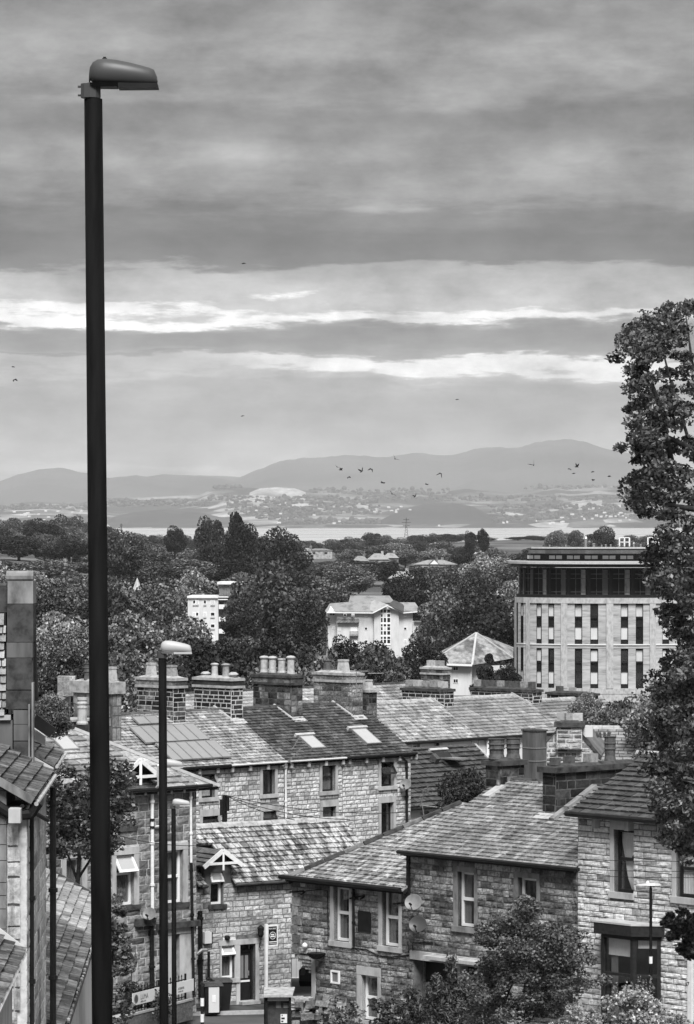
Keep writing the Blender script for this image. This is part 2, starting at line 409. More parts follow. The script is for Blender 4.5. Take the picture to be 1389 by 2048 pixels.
def M_glass(name='window_glass'):
    k = MN(name)
    k.t.nodes.remove(k.b)
    tr = k.n('ShaderNodeBsdfTransparent'); tr.inputs[0].default_value = (0.92, 0.92, 0.92, 1)
    gl = k.n('ShaderNodeBsdfGlossy'); gl.inputs['Roughness'].default_value = 0.03; gl.inputs['Color'].default_value = (0.9, 0.9, 0.9, 1)
    g = k.n('ShaderNodeNewGeometry'); dt = k.n('ShaderNodeVectorMath', operation='DOT_PRODUCT')
    k.l(g.outputs['Incoming'], dt.inputs[0]); k.l(g.outputs['Normal'], dt.inputs[1])
    c1 = k.math('SUBTRACT', 1.0, k.math('ABSOLUTE', dt.outputs['Value']), clamp=True)
    fr = k.math('ADD', k.math('MULTIPLY', k.math('POWER', c1, 5.0), 0.92), 0.07)
    mx = k.n('ShaderNodeMixShader'); k.l(fr, mx.inputs[0])
    k.l(tr.outputs[0], mx.inputs[1]); k.l(gl.outputs[0], mx.inputs[2]); k.l(mx.outputs[0], k.out.inputs['Surface'])
    return k.m
M['glass'] = M_glass()

# ------------------------------------------------------------------ prototypes of a masonry block and a slate
def block_protos(n, relief, rng, inset=0.05):
    out = []
    for _ in range(n):
        us = [0, 0.3 + rng.uniform(-.08, .08), 0.68 + rng.uniform(-.08, .08), 1]
        vs = [0, 0.33, 0.67, 1]
        V = []; 
        for j in range(4):
            for i in range(4):
                edge = i in (0, 3) or j in (0, 3)
                u = us[i]; v = vs[j]
                if i == 0: u += rng.uniform(0, .035)
                if i == 3: u -= rng.uniform(0, .035)
                if j == 0: v += rng.uniform(0, .07)
                if j == 3: v -= rng.uniform(0, .07)
                z = (rng.uniform(.3, .6) if edge else rng.uniform(.35, 1.2)) * relief
                V.append((u, v, z))
        ring = [0, 1, 2, 3, 7, 11, 15, 14, 13, 12, 8, 4]
        b = len(V)
        for i in ring:
            u, v, z = V[i]; V.append((u, v, -0.012))
        Fc = [(j * 4 + i, j * 4 + i + 1, j * 4 + i + 5, j * 4 + i + 4) for j in range(3) for i in range(3)]
        for q in range(12):
            q2 = (q + 1) % 12
            Fc.append((b + q, b + q2, ring[q2], ring[q]))
        out.append((np.array(V), np.array(Fc)))
    return out
def slate_protos(n, t, rng):
    out = []
    for _ in range(n):
        a = rng.uniform(0, .05); b_ = rng.uniform(0, .05); c = rng.uniform(0, .06); d = rng.uniform(0, .06)
        z0 = t * rng.uniform(1.5, 2.5); z1 = t * rng.uniform(1.5, 2.5)
        V = [(0 + rng.uniform(0, .02), 0 + a, z0), (1 - rng.uniform(0, .02), 0 + b_, z1), (1, 1, t * .6), (0, 1, t * .6),
             (0, 0 + c * .3, -0.004), (1, 0 + d * .3, -0.004), (1, 1, -0.004), (0, 1, -0.004), (0.5 + rng.uniform(-.2, .2), min(a, b_) - rng.uniform(0, .02), (z0 + z1) / 2 + t * .2)]
        Fc = [(0, 8, 2, 3), (8, 1, 2, 2), (4, 5, 1, 8, 0), (5, 6, 2, 1), (7, 4, 0, 3)]
        V2 = V
        out.append((np.array(V2), Fc))
    return out
def mesh_from(name, V, Fc, m):
    me = bpy.data.meshes.new(name)
    me.from_pydata([tuple(v) for v in V], [], [tuple(dict.fromkeys(int(i) for i in f)) for f in Fc])
    me.materials.append(m)
    return me
RG = random.Random(11)
ROCK = block_protos(12, 0.036, RG)
SMOOTH = block_protos(5, 0.016, RG)
SLATE = slate_protos(10, 0.026, RG)
THICK = slate_protos(6, 0.04, RG)
_mc = {}
def proto_mesh(kind, idx, protos, name, m):
    key = (kind, idx, name, m.name)
    if key not in _mc: _mc[key] = mesh_from(name, protos[idx][0], protos[idx][1], m)
    return _mc[key]

def emit(parent, name, pieces, fr, protos, kind, m, cap=300, rng=None, zs=1.0):
    """pieces: (u, v, w, h, rot). The `cap` that show largest become objects, the rest one joined part"""
    rng = rng or RG
    off = wloc(parent)
    def score(q):
        p = fr.p(q[0] + q[2] / 2, q[1] + q[3] / 2); x, y = PX(p)
        vis = 1 if (-20 < x < 1410 and -20 < y < 2070) else 0
        return (-vis, -(q[2] * q[3]) / (p.y * p.y) - 0.0 * y)
    if len(pieces) > cap:
        pieces = sorted(pieces, key=lambda q: score(q))
    for q in pieces[:cap]:
        u, v, w, h, ro = q
        i = rng.randrange(len(protos))
        o = bpy.data.objects.new(name, proto_mesh(kind, i, protos, name, m))
        ex, ey = fr.ex, fr.ey
        if ro:
            ex = fr.ex * math.cos(ro) + fr.ey * math.sin(ro); ey = -fr.ex * math.sin(ro) + fr.ey * math.cos(ro)
        pos = fr.p(u, v) - off
        o.matrix_basis = Matrix(((ex.x * w, ey.x * h, fr.n.x * zs, pos.x), (ex.y * w, ey.y * h, fr.n.y * zs, pos.y), (ex.z * w, ey.z * h, fr.n.z * zs, pos.z), (0, 0, 0, 1)))
        COL.objects.link(o); o.parent = parent
    rest = pieces[cap:]
    if rest:
        VV = []; FF = []; b = 0
        exn, eyn, nn, on = (np.array(x) for x in (fr.ex, fr.ey, fr.n, fr.o))
        for u, v, w, h, ro in rest:
            pv, pf = protos[rng.randrange(len(protos))]
            U = u + pv[:, 0] * w; Vv = v + pv[:, 1] * h
            VV.append(on + np.outer(U, exn) + np.outer(Vv, eyn) + np.outer(pv[:, 2] * zs, nn) - np.array(off))
            FF += [tuple(dict.fromkeys(int(i) + b for i in f)) for f in pf]
            b += len(pv)
        me = bpy.data.meshes.new(name + '_mass')
        me.from_pydata(np.vstack(VV).tolist(), [], FF); me.materials.append(m)
        o = bpy.data.objects.new('small_' + name + 's', me); COL.objects.link(o); o.parent = parent
        o['kind'] = 'stuff'

def inside(poly, u, v):
    c = False; n = len(poly)
    for i in range(n):
        x0, y0 = poly[i]; x1, y1 = poly[(i + 1) % n]
        if (y0 > v) != (y1 > v) and u < (x1 - x0) * (v - y0) / (y1 - y0) + x0: c = not c
    return c
def clip(sub, poly):
    """convex clip; poly counter-clockwise"""
    area = sum(poly[i][0] * poly[(i + 1) % len(poly)][1] - poly[(i + 1) % len(poly)][0] * poly[i][1] for i in range(len(poly)))
    if area < 0: poly = poly[::-1]
    out = sub
    for i in range(len(poly)):
        ax, ay = poly[i]; bx, by = poly[(i + 1) % len(poly)]
        def side(p): return (bx - ax) * (p[1] - ay) - (by - ay) * (p[0] - ax)
        inp = out; out = []
        for j in range(len(inp)):
            p = inp[j]; q = inp[(j + 1) % len(inp)]
            sp, sq = side(p), side(q)
            if sp >= 0: out.append(p)
            if (sp >= 0) != (sq >= 0):
                t = sp / (sp - sq); out.append((p[0] + (q[0] - p[0]) * t, p[1] + (q[1] - p[1]) * t))
        if not out: return []
    return out

def courses(rng, poly, ch, cw, holes=(), gap=0.014, jitter=0.0):
    """coursed rectangles filling poly minus holes -> whole pieces, cut pieces (polygons)"""
    us = [p[0] for p in poly]; vs = [p[1] for p in poly]
    u0, u1, v0, v1 = min(us), max(us), min(vs), max(vs)
    whole = []; cut = []
    v = v0
    while v < v1 - 0.02:
        h = min(rng.uniform(*ch), v1 - v)
        if v1 - (v + h) < ch[0] * 0.5: h = v1 - v
        u = u0 - rng.uniform(0, cw[1])
        while u < u1:
            w = rng.uniform(*cw)
            a, b = u, u + w
            segs = [(max(a, u0), min(b, u1))]
            for (hu0, hv0, hu1, hv1) in holes:
                if hv1 > v + h * 0.35 and hv0 < v + h * 0.65:
                    ns = []
                    for s0, s1 in segs:
                        if hu1 <= s0 or hu0 >= s1: ns.append((s0, s1))
                        else:
                            if hu0 - s0 > 0.04: ns.append((s0, hu0))
                            if s1 - hu1 > 0.04: ns.append((hu1, s1))
                    segs = ns
            for s0, s1 in segs:
                if s1 - s0 < 0.05: continue
                r = [(s0 + gap / 2, v + gap / 2), (s1 - gap / 2, v + gap / 2), (s1 - gap / 2, v + h - gap / 2), (s0 + gap / 2, v + h - gap / 2)]
                if all(inside(poly, x * .998 + (s0 + s1) * .001, y * .998 + (v + v + h) * .001) for x, y in r):
                    whole.append((r[0][0], r[0][1], s1 - s0 - gap, h - gap, rng.uniform(-jitter, jitter) if jitter else 0))
                else:
                    c = clip(r, poly)
                    if len(c) > 2: cut.append(c)
            u = b
        v += h
    return whole, cut

def cut_part(parent, name, cuts, fr, m, z0, z1):
    if not cuts: return
    mb = MB()
    for c in cuts:
        mb.prism([fr.p(u, v, z0) for u, v in c], fr.n * (z1 - z0))
    mb.build(name, m, parent, kind='stuff')

def masonry(parent, fr, poly, ch, cw, m, name='stone', holes=(), protos=ROCK, gap=0.014, cap=300, rng=None, kind='rock', zs=1.0):
    rng = rng or RG
    wh, cu = courses(rng, poly, ch, cw, holes, gap)
    emit(parent, name, wh, fr, protos, kind, m, cap, rng, zs)
    cut_part(parent, 'cut_' + name + 's', cu, fr, m, -0.01, 0.02)

def wall(house, name, fr, poly, mort, stone, ch=(.16, .22), cw=(.24, .52), inner=(), outer=(), thick=0.35, protos=ROCK, kind='rock', cap=300, gap=0.016, seed=0, blocks=True, zs=1.0, piece='stone'):
    """backing with openings (a part) and its stones (sub-parts). poly convex in (u,v)"""
    us = sorted({min(p[0] for p in poly), max(p[0] for p in poly)} | {x for h in inner for x in (h[0], h[2])})
    vs = sorted({min(p[1] for p in poly), max(p[1] for p in poly)} | {y for h in inner for y in (h[1], h[3])})
    mb = MB()
    for i in range(len(us) - 1):
        for j in range(len(vs) - 1):
            cu_, cv_ = (us[i] + us[i + 1]) / 2, (vs[j] + vs[j + 1]) / 2
            if any(h[0] < cu_ < h[2] and h[1] < cv_ < h[3] for h in inner): continue
            c = clip([(us[i], vs[j]), (us[i + 1], vs[j]), (us[i + 1], vs[j + 1]), (us[i], vs[j + 1])], poly)
            if len(c) > 2: mb.prism([fr.p(u, v, -thick) for u, v in c], fr.n * thick)
    w = mb.build(name, mort, house)
    if blocks:
        masonry(w, fr, poly, ch, cw, stone, holes=outer, protos=protos, gap=gap, cap=cap, rng=random.Random(seed + 5), kind=kind, zs=zs, name=piece)
    return w

def roof(house, fr, poly, expo, cw, m, name='roof', piece='slate', protos=SLATE, kind='slate', seed=0, cap=300, thick=0.1, gap=0.022, jitter=0.006, zs=1.0, under=None):
    mb = MB()
    mb.prism([fr.p(u, v, -thick) for u, v in poly], fr.n * (thick - 0.004))
    r = mb.build(name, under or M['under'], house)
    rng = random.Random(seed + 77)
    whole, cu = courses(rng, poly, (expo, expo), cw, gap=gap, jitter=jitter)
    # slates in a course run up under the next course
    whole = [(u, v - 0.012, w, h + 0.03, ro) for u, v, w, h, ro in whole]
    emit(r, piece, whole, fr, protos, kind, m, cap, rng, zs)
    cut_part(r, 'cut_' + piece + 's', cu, fr, m, 0.0, 0.03)
    return r

def ridge(parent, a, b, L=0.45, r=0.12, m=None, name='ridge_tile', n=6):
    a = Vector(a); b = Vector(b); d = (b - a); tot = d.length; k = max(1, round(tot / L)); d.normalize()
    side = d.cross(Vector((0, 0, 1))).normalized(); up = side.cross(d).normalized()
    off = wloc(parent)
    seg = tot / k * 0.975
    V = []; Fc = []
    prof = [(-1.0, -0.35), (-0.75, 0.2), (-0.3, 0.5), (0.3, 0.5), (0.75, 0.2), (1.0, -0.35)]
    mb = MB()
    for e in (0, 1):
        for s_, t_ in prof: mb.v.append(tuple(d * (seg * e) + side * (s_ * r) + up * (t_ * r)))
    for i in range(5): mb.f.append((i, i + 1, 7 + i, 6 + i))
    mb.f.append(tuple(range(6))[::-1]); mb.f.append(tuple(range(6, 12))); mb.f.append((5, 0, 6, 11))
    me = bpy.data.meshes.new(name); me.from_pydata(mb.v, [], mb.f); me.materials.append(m or M['coping'])
    for i in range(k):
        o = bpy.data.objects.new(name, me); COL.objects.link(o); o.parent = parent
        o.location = a + d * (tot / k * i) + up * RG.uniform(-.006, .006) - off

def gutter(house, a, b, r=0.06, m=None):
    mb = MB(); a = Vector(a); b = Vector(b)
    mb.tube([a, b], r, 8)
    return mb.build('gutter', m or M['black_paint'], house)
def pipe(house, pts, r=0.04, m=None, collars=True, name='drainpipe'):
    mb = MB(); mb.tube(pts, r, 8)
    if collars:
        a, b = Vector(pts[-2]), Vector(pts[-1])
        k = max(1, int((b - a).length / 1.6))
        for i in range(k + 1):
            p = a + (b - a) * ((i + 0.15) / (k + 1)); d = (b - a).normalized()
            mb.tube([p, p + d * 0.07], r * 1.45, 8)
    return mb.build(name, m or M['black_paint'], house, smooth=False)

# ------------------------------------------------------------------ windows
def win_uv(fr, rect):
    x0, y0, x1, y1 = rect
    ym, xm = (y0 + y1) / 2, (x0 + x1) / 2
    u0 = fr.px(x0, ym)[0]; u1 = fr.px(x1, ym)[0]; v1 = fr.px(xm, y0)[1]; v0 = fr.px(xm, y1)[1]
    return (u0, v0, u1, v1)
def outer_of(r, s):
    return (r[0] - s.get('jl', .12), r[1] - s.get('sill', .12), r[2] + s.get('jr', .12), r[3] + s.get('lint', .2))
def sash(mb, fr, u0, v0, u1, v1, t, z0, z1):
    mb.pbox(fr, u0, v0, u0 + t, v1, z0, z1); mb.pbox(fr, u1 - t, v0, u1, v1, z0, z1)
    mb.pbox(fr, u0 + t, v0, u1 - t, v0 + t, z0, z1); mb.pbox(fr, u0 + t, v1 - t, u1 - t, v1, z0, z1)
def window(house, fr, r, style='sash', frame='white', surround='dress', jl=.12, jr=.12, sill=.12, lint=.2, reveal=.14, curtain=None, ft=.06, rail=0.5, label=None, name='window', glassy=True, blind=0.0, sillm=None):
    u0, v0, u1, v1 = r
    mb = MB()
    if surround:
        if jl: mb.pbox(fr, u0 - jl, v0, u0, v1, -reveal, .035)
        if jr: mb.pbox(fr, u1, v0, u1 + jr, v1, -reveal, .035)
        if lint: mb.pbox(fr, u0 - jl, v1, u1 + jr, v1 + lint, -reveal, .042)
        w = mb.build(name, M[surround], house)
        if sill:
            MB().pbox(fr, u0 - jl - .03, v0 - sill, u1 + jr + .03, v0, -reveal, .075).build('sill', M[sillm or surround], w)
    else:
        mb.pbox(fr, u0, v0 - .02, u1, v0, -reveal, .02)
        w = mb.build(name, M[frame], house)
    if label: w['label'] = label
    z = -reveal
    fb = MB()
    sash(fb, fr, u0, v0, u1, v1, ft, z - .06, z)
    vm = v0 + (v1 - v0) * rail
    panes = []
    if style == 'sash':
        fb.pbox(fr, u0 + ft, vm - ft * .55, u1 - ft, vm + ft * .55, z - .05, z + .012)
        panes = [(u0 + ft, v0 + ft, u1 - ft, vm - ft * .55), (u0 + ft, vm + ft * .55, u1 - ft, v1 - ft)]
    elif style == 'plain':
        panes = [(u0 + ft, v0 + ft, u1 - ft, v1 - ft)]
    elif style == 'two':
        um = (u0 + u1) / 2
        fb.pbox(fr, um - ft / 2, v0 + ft, um + ft / 2, v1 - ft, z - .05, z + .01)
        panes = [(u0 + ft, v0 + ft, um - ft / 2, v1 - ft), (um + ft / 2, v0 + ft, u1 - ft, v1 - ft)]
    elif style == 'topopen':
        fb.pbox(fr, u0 + ft, vm - ft * .55, u1 - ft, vm + ft * .55, z - .05, z + .012)
        panes = [(u0 + ft, v0 + ft, u1 - ft, vm - ft * .55)]
        ang = R(32); H = v1 - vm
        ey = fr.ey * math.cos(ang) - fr.n * math.sin(ang)
        f2 = Fr(fr.p(u0 - .01, v1 - .02, z + .03) - ey * H, fr.ex, ey)
        cb = MB(); sash(cb, f2, 0, 0, u1 - u0 + .02, H, ft, -.02, .03)
        cs = cb.build('open_casement', M[frame], w)
        MB().pbox(f2, ft, ft, u1 - u0 + .02 - ft, H - ft, 0, .006).build('casement_glass', M['skyl'] if frame == 'white' else M['glass'], w)
    elif style == 'grid':
        pass
    fb.build('frame', M[frame], w)
    for a, b, c, d in panes:
        MB().pbox(fr, a, b, c, d, z - .03, z - .024).build('pane', M['glass'], w)
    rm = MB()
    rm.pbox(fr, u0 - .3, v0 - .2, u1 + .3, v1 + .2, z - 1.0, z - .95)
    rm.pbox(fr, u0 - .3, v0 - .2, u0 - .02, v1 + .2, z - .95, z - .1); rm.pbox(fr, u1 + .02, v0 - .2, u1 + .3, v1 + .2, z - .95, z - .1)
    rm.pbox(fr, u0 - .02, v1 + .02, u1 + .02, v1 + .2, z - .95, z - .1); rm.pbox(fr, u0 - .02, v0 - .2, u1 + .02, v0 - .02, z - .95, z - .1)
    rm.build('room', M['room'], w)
    def drape(a, b, c, d, mat, zz=-.09, folds=None, skew=0.0):
        n = folds or max(4, int((c - a) / .05)); cb = MB()
        base = len(cb.v)
        for k in range(n + 1):
            t = k / n; uu = a + (c - a) * t; zo = z + zz + (.02 if k % 2 else -.02)
            cb.v.append(tuple(fr.p(uu + skew, b, zo))); cb.v.append(tuple(fr.p(uu, d, zo)))
        for k in range(n): cb.f.append((2 * k, 2 * k + 2, 2 * k + 3, 2 * k + 1))
        cb.build('curtain', mat, w)
    cm = M['curtain']; cg = M['curtain_grey']
    W_ = u1 - u0
    if curtain == 'left': drape(u0, v0, u0 + W_ * .5, v1, M['curtain_mid'])
    elif curtain == 'full': drape(u0, v0, u1, v1, cm)
    elif curtain == 'greyfull': drape(u0, v0, u1, v1, cg)
    elif curtain == 'tied':
        cb = MB()
        pts = [(.08, 1), (1.0, 1), (1.0, .84), (.62, .56), (.78, .33), (.98, .02), (.62, .0), (.42, .22), (.25, .5), (.12, .8)]
        for k in range(len(pts)):
            t, s_ = pts[k]; cb.v.append(tuple(fr.p(u0 + W_ * t, v0 + (v1 - v0) * s_, z - .09 + (.015 if k % 2 else -.015))))
        cb.f = [(0, 1, 2, 9), (9, 2, 3, 8), (8, 3, 4, 7), (7, 4, 5, 6)]
        cb.build('curtain', cm, w)
    if blind: drape(u0, v1 - (v1 - v0) * blind, u1, v1, cm, -.1, 3)
    return w

def chimney(house, name, corner, d1, L1, d2, L2, h, stone='stone_dark', mort='mortar_light', ch=(.17, .22), cw=(.25, .5), cap=0.1, capm='coping', band=True, pots=(), quoin=True, seed=0, potm='pot', over=.06, gap=.02, protos=SMOOTH, kind='smooth', label=None, faces=(1, 1, 1, 1)):
    """corner = top of the vertical edge nearest the camera, below the cap; d1 runs left-away, d2 right-away"""
    d1 = Vector(d1).normalized(); d2 = Vector(d2).normalized(); up = Vector((0, 0, 1)); c = Vector(corner) - up * h
    mb = MB()
    mb.quadbox([c, c + d1 * L1, c + d1 * L1 + d2 * L2, c + d2 * L2, c + up * h, c + d1 * L1 + up * h, c + d1 * L1 + d2 * L2 + up * h, c + d2 * L2 + up * h])
    st = mb.build(name, M[mort], house)
    if label: st['label'] = label
    rng = random.Random(seed + 900)
    fa = Fr(c + d1 * L1, -d1, up); fb_ = Fr(c, d2, up)
    masonry(st, fa, [(0, 0), (L1, 0), (L1, h), (0, h)], ch, cw, M[stone], 'stone', gap=gap, rng=rng, protos=protos, kind=kind)
    masonry(st, fb_, [(0, 0), (L2, 0), (L2, h), (0, h)], ch, (L2 * .45, L2 * .9) if L2 < .9 else cw, M[stone], 'stone', gap=gap, rng=rng, protos=protos, kind=kind)
    t = c + up * h
    def slab(z0, z1, o, m, nm):
        b = MB(); a0 = t - d1 * o - d2 * o; A = L1 + 2 * o; B = L2 + 2 * o
        q = [a0, a0 + d1 * A, a0 + d1 * A + d2 * B, a0 + d2 * B]
        b.quadbox([x + up * z0 for x in q] + [x + up * z1 for x in q]); b.build(nm, m, st)
    z = 0.0
    if band:
        slab(0, .09, over, M[capm], 'band_course')
        slab(.09, .27, over * .4, M[stone], 'neck_course'); z = .27
    slab(z, z + cap, over, M[capm], 'cap_stone')
    # haunching of mortar
    b = MB(); o = .02; A = L1 - .04; B = L2 - .04; a0 = t + (d1 + d2) * .02 + up * (z + cap)
    i_ = min(L1, L2) * .22
    q = [a0, a0 + d1 * A, a0 + d1 * A + d2 * B, a0 + d2 * B]
    ct = a0 + d1 * A / 2 + d2 * B / 2
    b.quadbox(q + [x + (ct - x) * .3 + up * .07 for x in q]); b.build('mortar_haunch', M['coping'] if capm != 'coping_dark' else M['coping_dark'], st)
    for (f1, f2, kind_, ph, pr, pm) in pots:
        pc = t + d1 * (L1 * f1) + d2 * (L2 * f2) + up * (z + cap + .04)
        p = MB()
        if kind_ == 'round': prof = [(pr * 1.15, 0), (pr * 1.1, ph * .12), (pr * .95, ph * .2), (pr * .85, ph * .86), (pr * 1.02, ph * .9), (pr * 1.02, ph), (pr * .75, ph), (pr * .7, ph * .8)]; n = 14
        elif kind_ == 'capped': prof = [(pr * 1.1, 0), (pr * .92, ph * .2), (pr * .88, ph * .78), (pr * 1.0, ph * .8), (pr * 1.2, ph * .86), (pr * 1.25, ph * .9), (pr * .8, ph * .97), (0.01, ph)]; n = 14
        elif kind_ == 'square': prof = [(pr * 1.25, 0), (pr * 1.1, ph * .5), (pr * .95, ph * .8), (pr * 1.1, ph * .84), (pr * 1.1, ph), (pr * .8, ph), (pr * .8, ph * .8)]; n = 4
        elif kind_ == 'block': prof = [(pr * 1.2, 0), (pr * 1.2, ph), (pr * .9, ph), (pr * .85, ph * .6)]; n = 4
        elif kind_ == 'ringed': prof = [(pr * 1.1, 0), (pr * .92, ph * .25), (pr * .95, ph * .48), (pr * 1.12, ph * .5), (pr * 1.12, ph * .54), (pr, ph * .56), (pr, ph * .7), (pr * 1.12, ph * .72), (pr * 1.12, ph * .76), (pr, ph * .78), (pr * 1.0, ph * .95), (pr * 1.15, ph), (pr * .8, ph), (pr * .75, ph * .8)]; n = 14
        elif kind_ == 'mush': prof = [(pr * .7, 0), (pr * .7, ph * .3), (pr * 1.2, ph * .45), (pr * 1.2, ph * .6), (pr * .6, ph)]; n = 12
        p.lathe(pc, prof, n, ex=d1, ey=d2)
        p.build('chimney_pot', M[pm], st, smooth=False)
    return st
# ================================================================== GROUND
PROF = [(-80, -1.9), (0, -1.9), (12, -2.4), (28, -4.0), (62, -8.8), (88, -12.4), (108, -15.05), (114, -15.72), (118, -15.95), (128, -16.0), (150, -17.5),
        (250, -21), (500, -25), (700, -31), (850, -30), (1100, -23), (1500, -21), (2200, -25), (3000, -28), (3800, -32), (4500, -46), (5200, -52.5), (6000, -54)]
def gz(y):
    for (a, b), (c, d) in zip(PROF, PROF[1:]):
        if y <= c: return b + (d - b) * (max(y, a) - a) / (c - a)
    return PROF[-1][1]
def ground_z(x, y):
    z = gz(y)
    if y > 200:
        z += 1.5 * mnoise.noise(Vector((x * .004, y * .004, 0))) * min(1, (y - 200) / 300)
    if y > 900:
        z += 9.0 * math.exp(-((x - 130 * y / 2800) / (90 * y / 2800)) ** 2) * math.exp(-((y - 2750) / 420) ** 2)      # pale field on the right
        if y < 4200: z += 8.0 * math.exp(-((x + 150 * y / 1500) / (70 * y / 1500)) ** 2) * math.exp(-((y - 1500) / 500) ** 2)   # wooded rise on the left
    return z
V = []; Fc = []
ys = list(range(-80, 140, 4)) + list(range(140, 700, 20)) + list(range(700, 3000, 60)) + list(range(3000, 6001, 150))
NX = 60
for y in ys:
    wdt = 120 + max(0, y) * 0.45
    for i in range(NX + 1):
        x = -wdt + 2 * wdt * i / NX
        V.append((x, y, ground_z(x, y)))
V = np.array(V)
for j in range(len(ys) - 1):
    for i in range(NX):
        a = j * (NX + 1) + i; Fc.append((a, a + 1, a + NX + 2, a + NX + 1))
def M_ground():
    k = MN('town_ground')
    n = k.noise(0.02, 5, 0.6); f = k.noise(0.5, 4, 0.6)
    k.col(k.math('MULTIPLY', k.ramp(n, [(0.3, 0.05), (0.5, 0.08), (0.62, 0.15)]), k.ramp(f, [(0.3, 0.7), (0.7, 1.3)])))
    k.set(0.95, 0.1); return k.m
np_mesh('ground', V, np.array(Fc), M_ground(), kind='structure')

# sea
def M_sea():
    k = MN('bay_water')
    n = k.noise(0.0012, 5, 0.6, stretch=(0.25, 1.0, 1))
    k.col(k.ramp(n, [(0.35, 0.35), (0.65, 0.6)])); k.set(0.2, 0.8)  # pale base painted in place of bright sky mirrored on the water
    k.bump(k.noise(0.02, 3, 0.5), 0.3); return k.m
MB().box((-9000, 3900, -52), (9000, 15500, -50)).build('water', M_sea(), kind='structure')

# ================================================================== FAR HILLS (each a heightfield with its own depth)
def M_hill(name, lo, hi, cell, rot=0.0, field=1.0):
    k = MN(name)
    g = k.n('ShaderNodeNewGeometry')
    mp = k.n('ShaderNodeMapping'); k.l(g.outputs['Position'], mp.inputs['Vector']); mp.inputs['Rotation'].default_value = (0, 0, rot)
    mp.inputs['Scale'].default_value = (1, 1, 3)
    v = k.n('ShaderNodeTexVoronoi'); v.inputs['Scale'].default_value = 1.0 / cell; k.l(mp.outputs[0], v.inputs['Vector'])
    sx = k.n('ShaderNodeSeparateColor'); k.l(v.outputs['Color'], sx.inputs[0])
    f = k.ramp(sx.outputs[0], [(0.0, lo), (0.45, lo * 1.3), (0.6, lo + (hi - lo) * .4 * field), (0.9, lo + (hi - lo) * field)])
    w = k.noise(1.0 / (cell * 2.6), 5, 0.6, seed=3)
    wood = k.ramp(w, [(0.42, 0.35), (0.55, 1.0)])
    sp = k.ramp(k.noise(1.0 / 22, 3, 0.6), [(0.35, 0.75), (0.65, 1.15)])
    k.col(k.math('MULTIPLY', k.math('MULTIPLY', f, wood), sp)); k.set(0.95, 0.1); return k.m
def hill(name, prof, D, back, front, m, zbase=-52, rough=6, nx=140, seed=0, ex=1.0):
    """prof: [(px, py)] skyline at distance D; the slope runs down to zbase `front` metres nearer"""
    V = []; Fc = []
    x0, x1 = prof[0][0], prof[-1][0]
    rows = [(-front, 0.0), (-front * .8, .10), (-front * .6, .28), (-front * .42, .5), (-front * .26, .72), (-front * .12, .9), (0, 1.0), (back * .3, .86), (back, .4)]
    for (dy, hf) in rows:
        for i in range(nx + 1):
            px = x0 + (x1 - x0) * i / nx
            for (a, b), (c, d) in zip(prof, prof[1:]):
                if px <= c + 1e-6:
                    t = (px - a) / (c - a); t = t * t * (3 - 2 * t) * .25 + t * .75
                    py = b + (d - b) * t; break
            y = D + dy
            ztop = (HY - py) / F * D
            x = (px - CX) / F * (D + dy * .3)
            z = zbase + (ztop - zbase) * hf
            if 0 < hf: z += rough * mnoise.fractal(Vector((x * .0028 + seed, y * .0012, seed)), 0.8, 2.0, 5) * (0.8 if hf == 1 else 1.3) * min(1, (ztop - zbase) / 60)
            V.append((x, y, z))
    n = nx + 1
    for j in range(len(rows) - 1):
        for i in range(nx): Fc.append((j * n + i, j * n + i + 1, (j + 1) * n + i + 1, (j + 1) * n + i))
    return np_mesh(name, V, np.array(Fc), m, smooth=True, kind='structure')
HA = M_hill('mountain_grass', 0.05, 0.07, 900, field=1)
HB = M_hill('hill_fields', 0.02, 0.22, 190, 0.4)
HC = M_hill('shore_fields', 0.02, 0.34, 130, 0.9)
HW = M_hill('wooded_hill', 0.014, 0.03, 100, 0.2)
HS = M_hill('snowy_pale_fields', 0.25, 0.42, 160, 0.3)
hill('far_mountain', [(-300, 985), (-80, 990), (0, 968), (30, 955), (62, 940), (98, 933), (130, 935), (165, 945), (215, 958), (245, 953), (272, 946), (300, 952), (360, 955), (430, 958), (560, 975), (800, 1000)], 23500, 2500, 4000, HA, rough=24, seed=1)
hill('far_fell', [(200, 975), (280, 955), (330, 948), (400, 951), (470, 954), (520, 960), (640, 985)], 25500, 2500, 3000, HA, rough=8, seed=2)
hill('mountain', [(380, 985), (455, 962), (485, 955), (520, 940), (560, 925), (600, 915), (650, 915), (700, 911), (760, 914), (810, 912), (850, 910), (905, 913), (940, 903), (975, 896), (1000, 893), (1040, 892), (1070, 885), (1110, 882), (1150, 879), (1180, 884), (1220, 898), (1260, 912), (1330, 935), (1500, 960), (1800, 985)], 24500, 3000, 5000, HA, rough=30, seed=3, nx=220)
hill('hill', [(-300, 1010), (0, 1012), (70, 1003), (140, 1006), (215, 995), (300, 994), (400, 990), (415, 982), (440, 977), (475, 975), (520, 977), (560, 975), (605, 980), (650, 978), (700, 982), (780, 986), (850, 985), (890, 988), (900, 982), (935, 977), (960, 980), (1020, 984), (1060, 978), (1110, 973), (1130, 977), (1250, 974), (1400, 968), (1700, 980)], 18200, 1500, 2600, HB, rough=9, seed=4, nx=260)
hill('hill', [(-300, 1025), (0, 1022), (90, 1018), (190, 1022), (240, 1028), (420, 1010), (470, 996), (520, 990), (600, 998), (700, 1004), (760, 1012), (860, 1020), (960, 1015), (1050, 1010), (1130, 1002), (1200, 992), (1290, 990), (1500, 995), (1700, 1010)], 16600, 1200, 1500, HC, rough=7, seed=5, nx=240)
hill('wooded_hill', [(195, 1052), (230, 1033), (270, 1024), (330, 1019), (400, 1025), (450, 1036), (490, 1048), (510, 1054)], 15000, 500, 500, HW, rough=3, seed=6, nx=80)
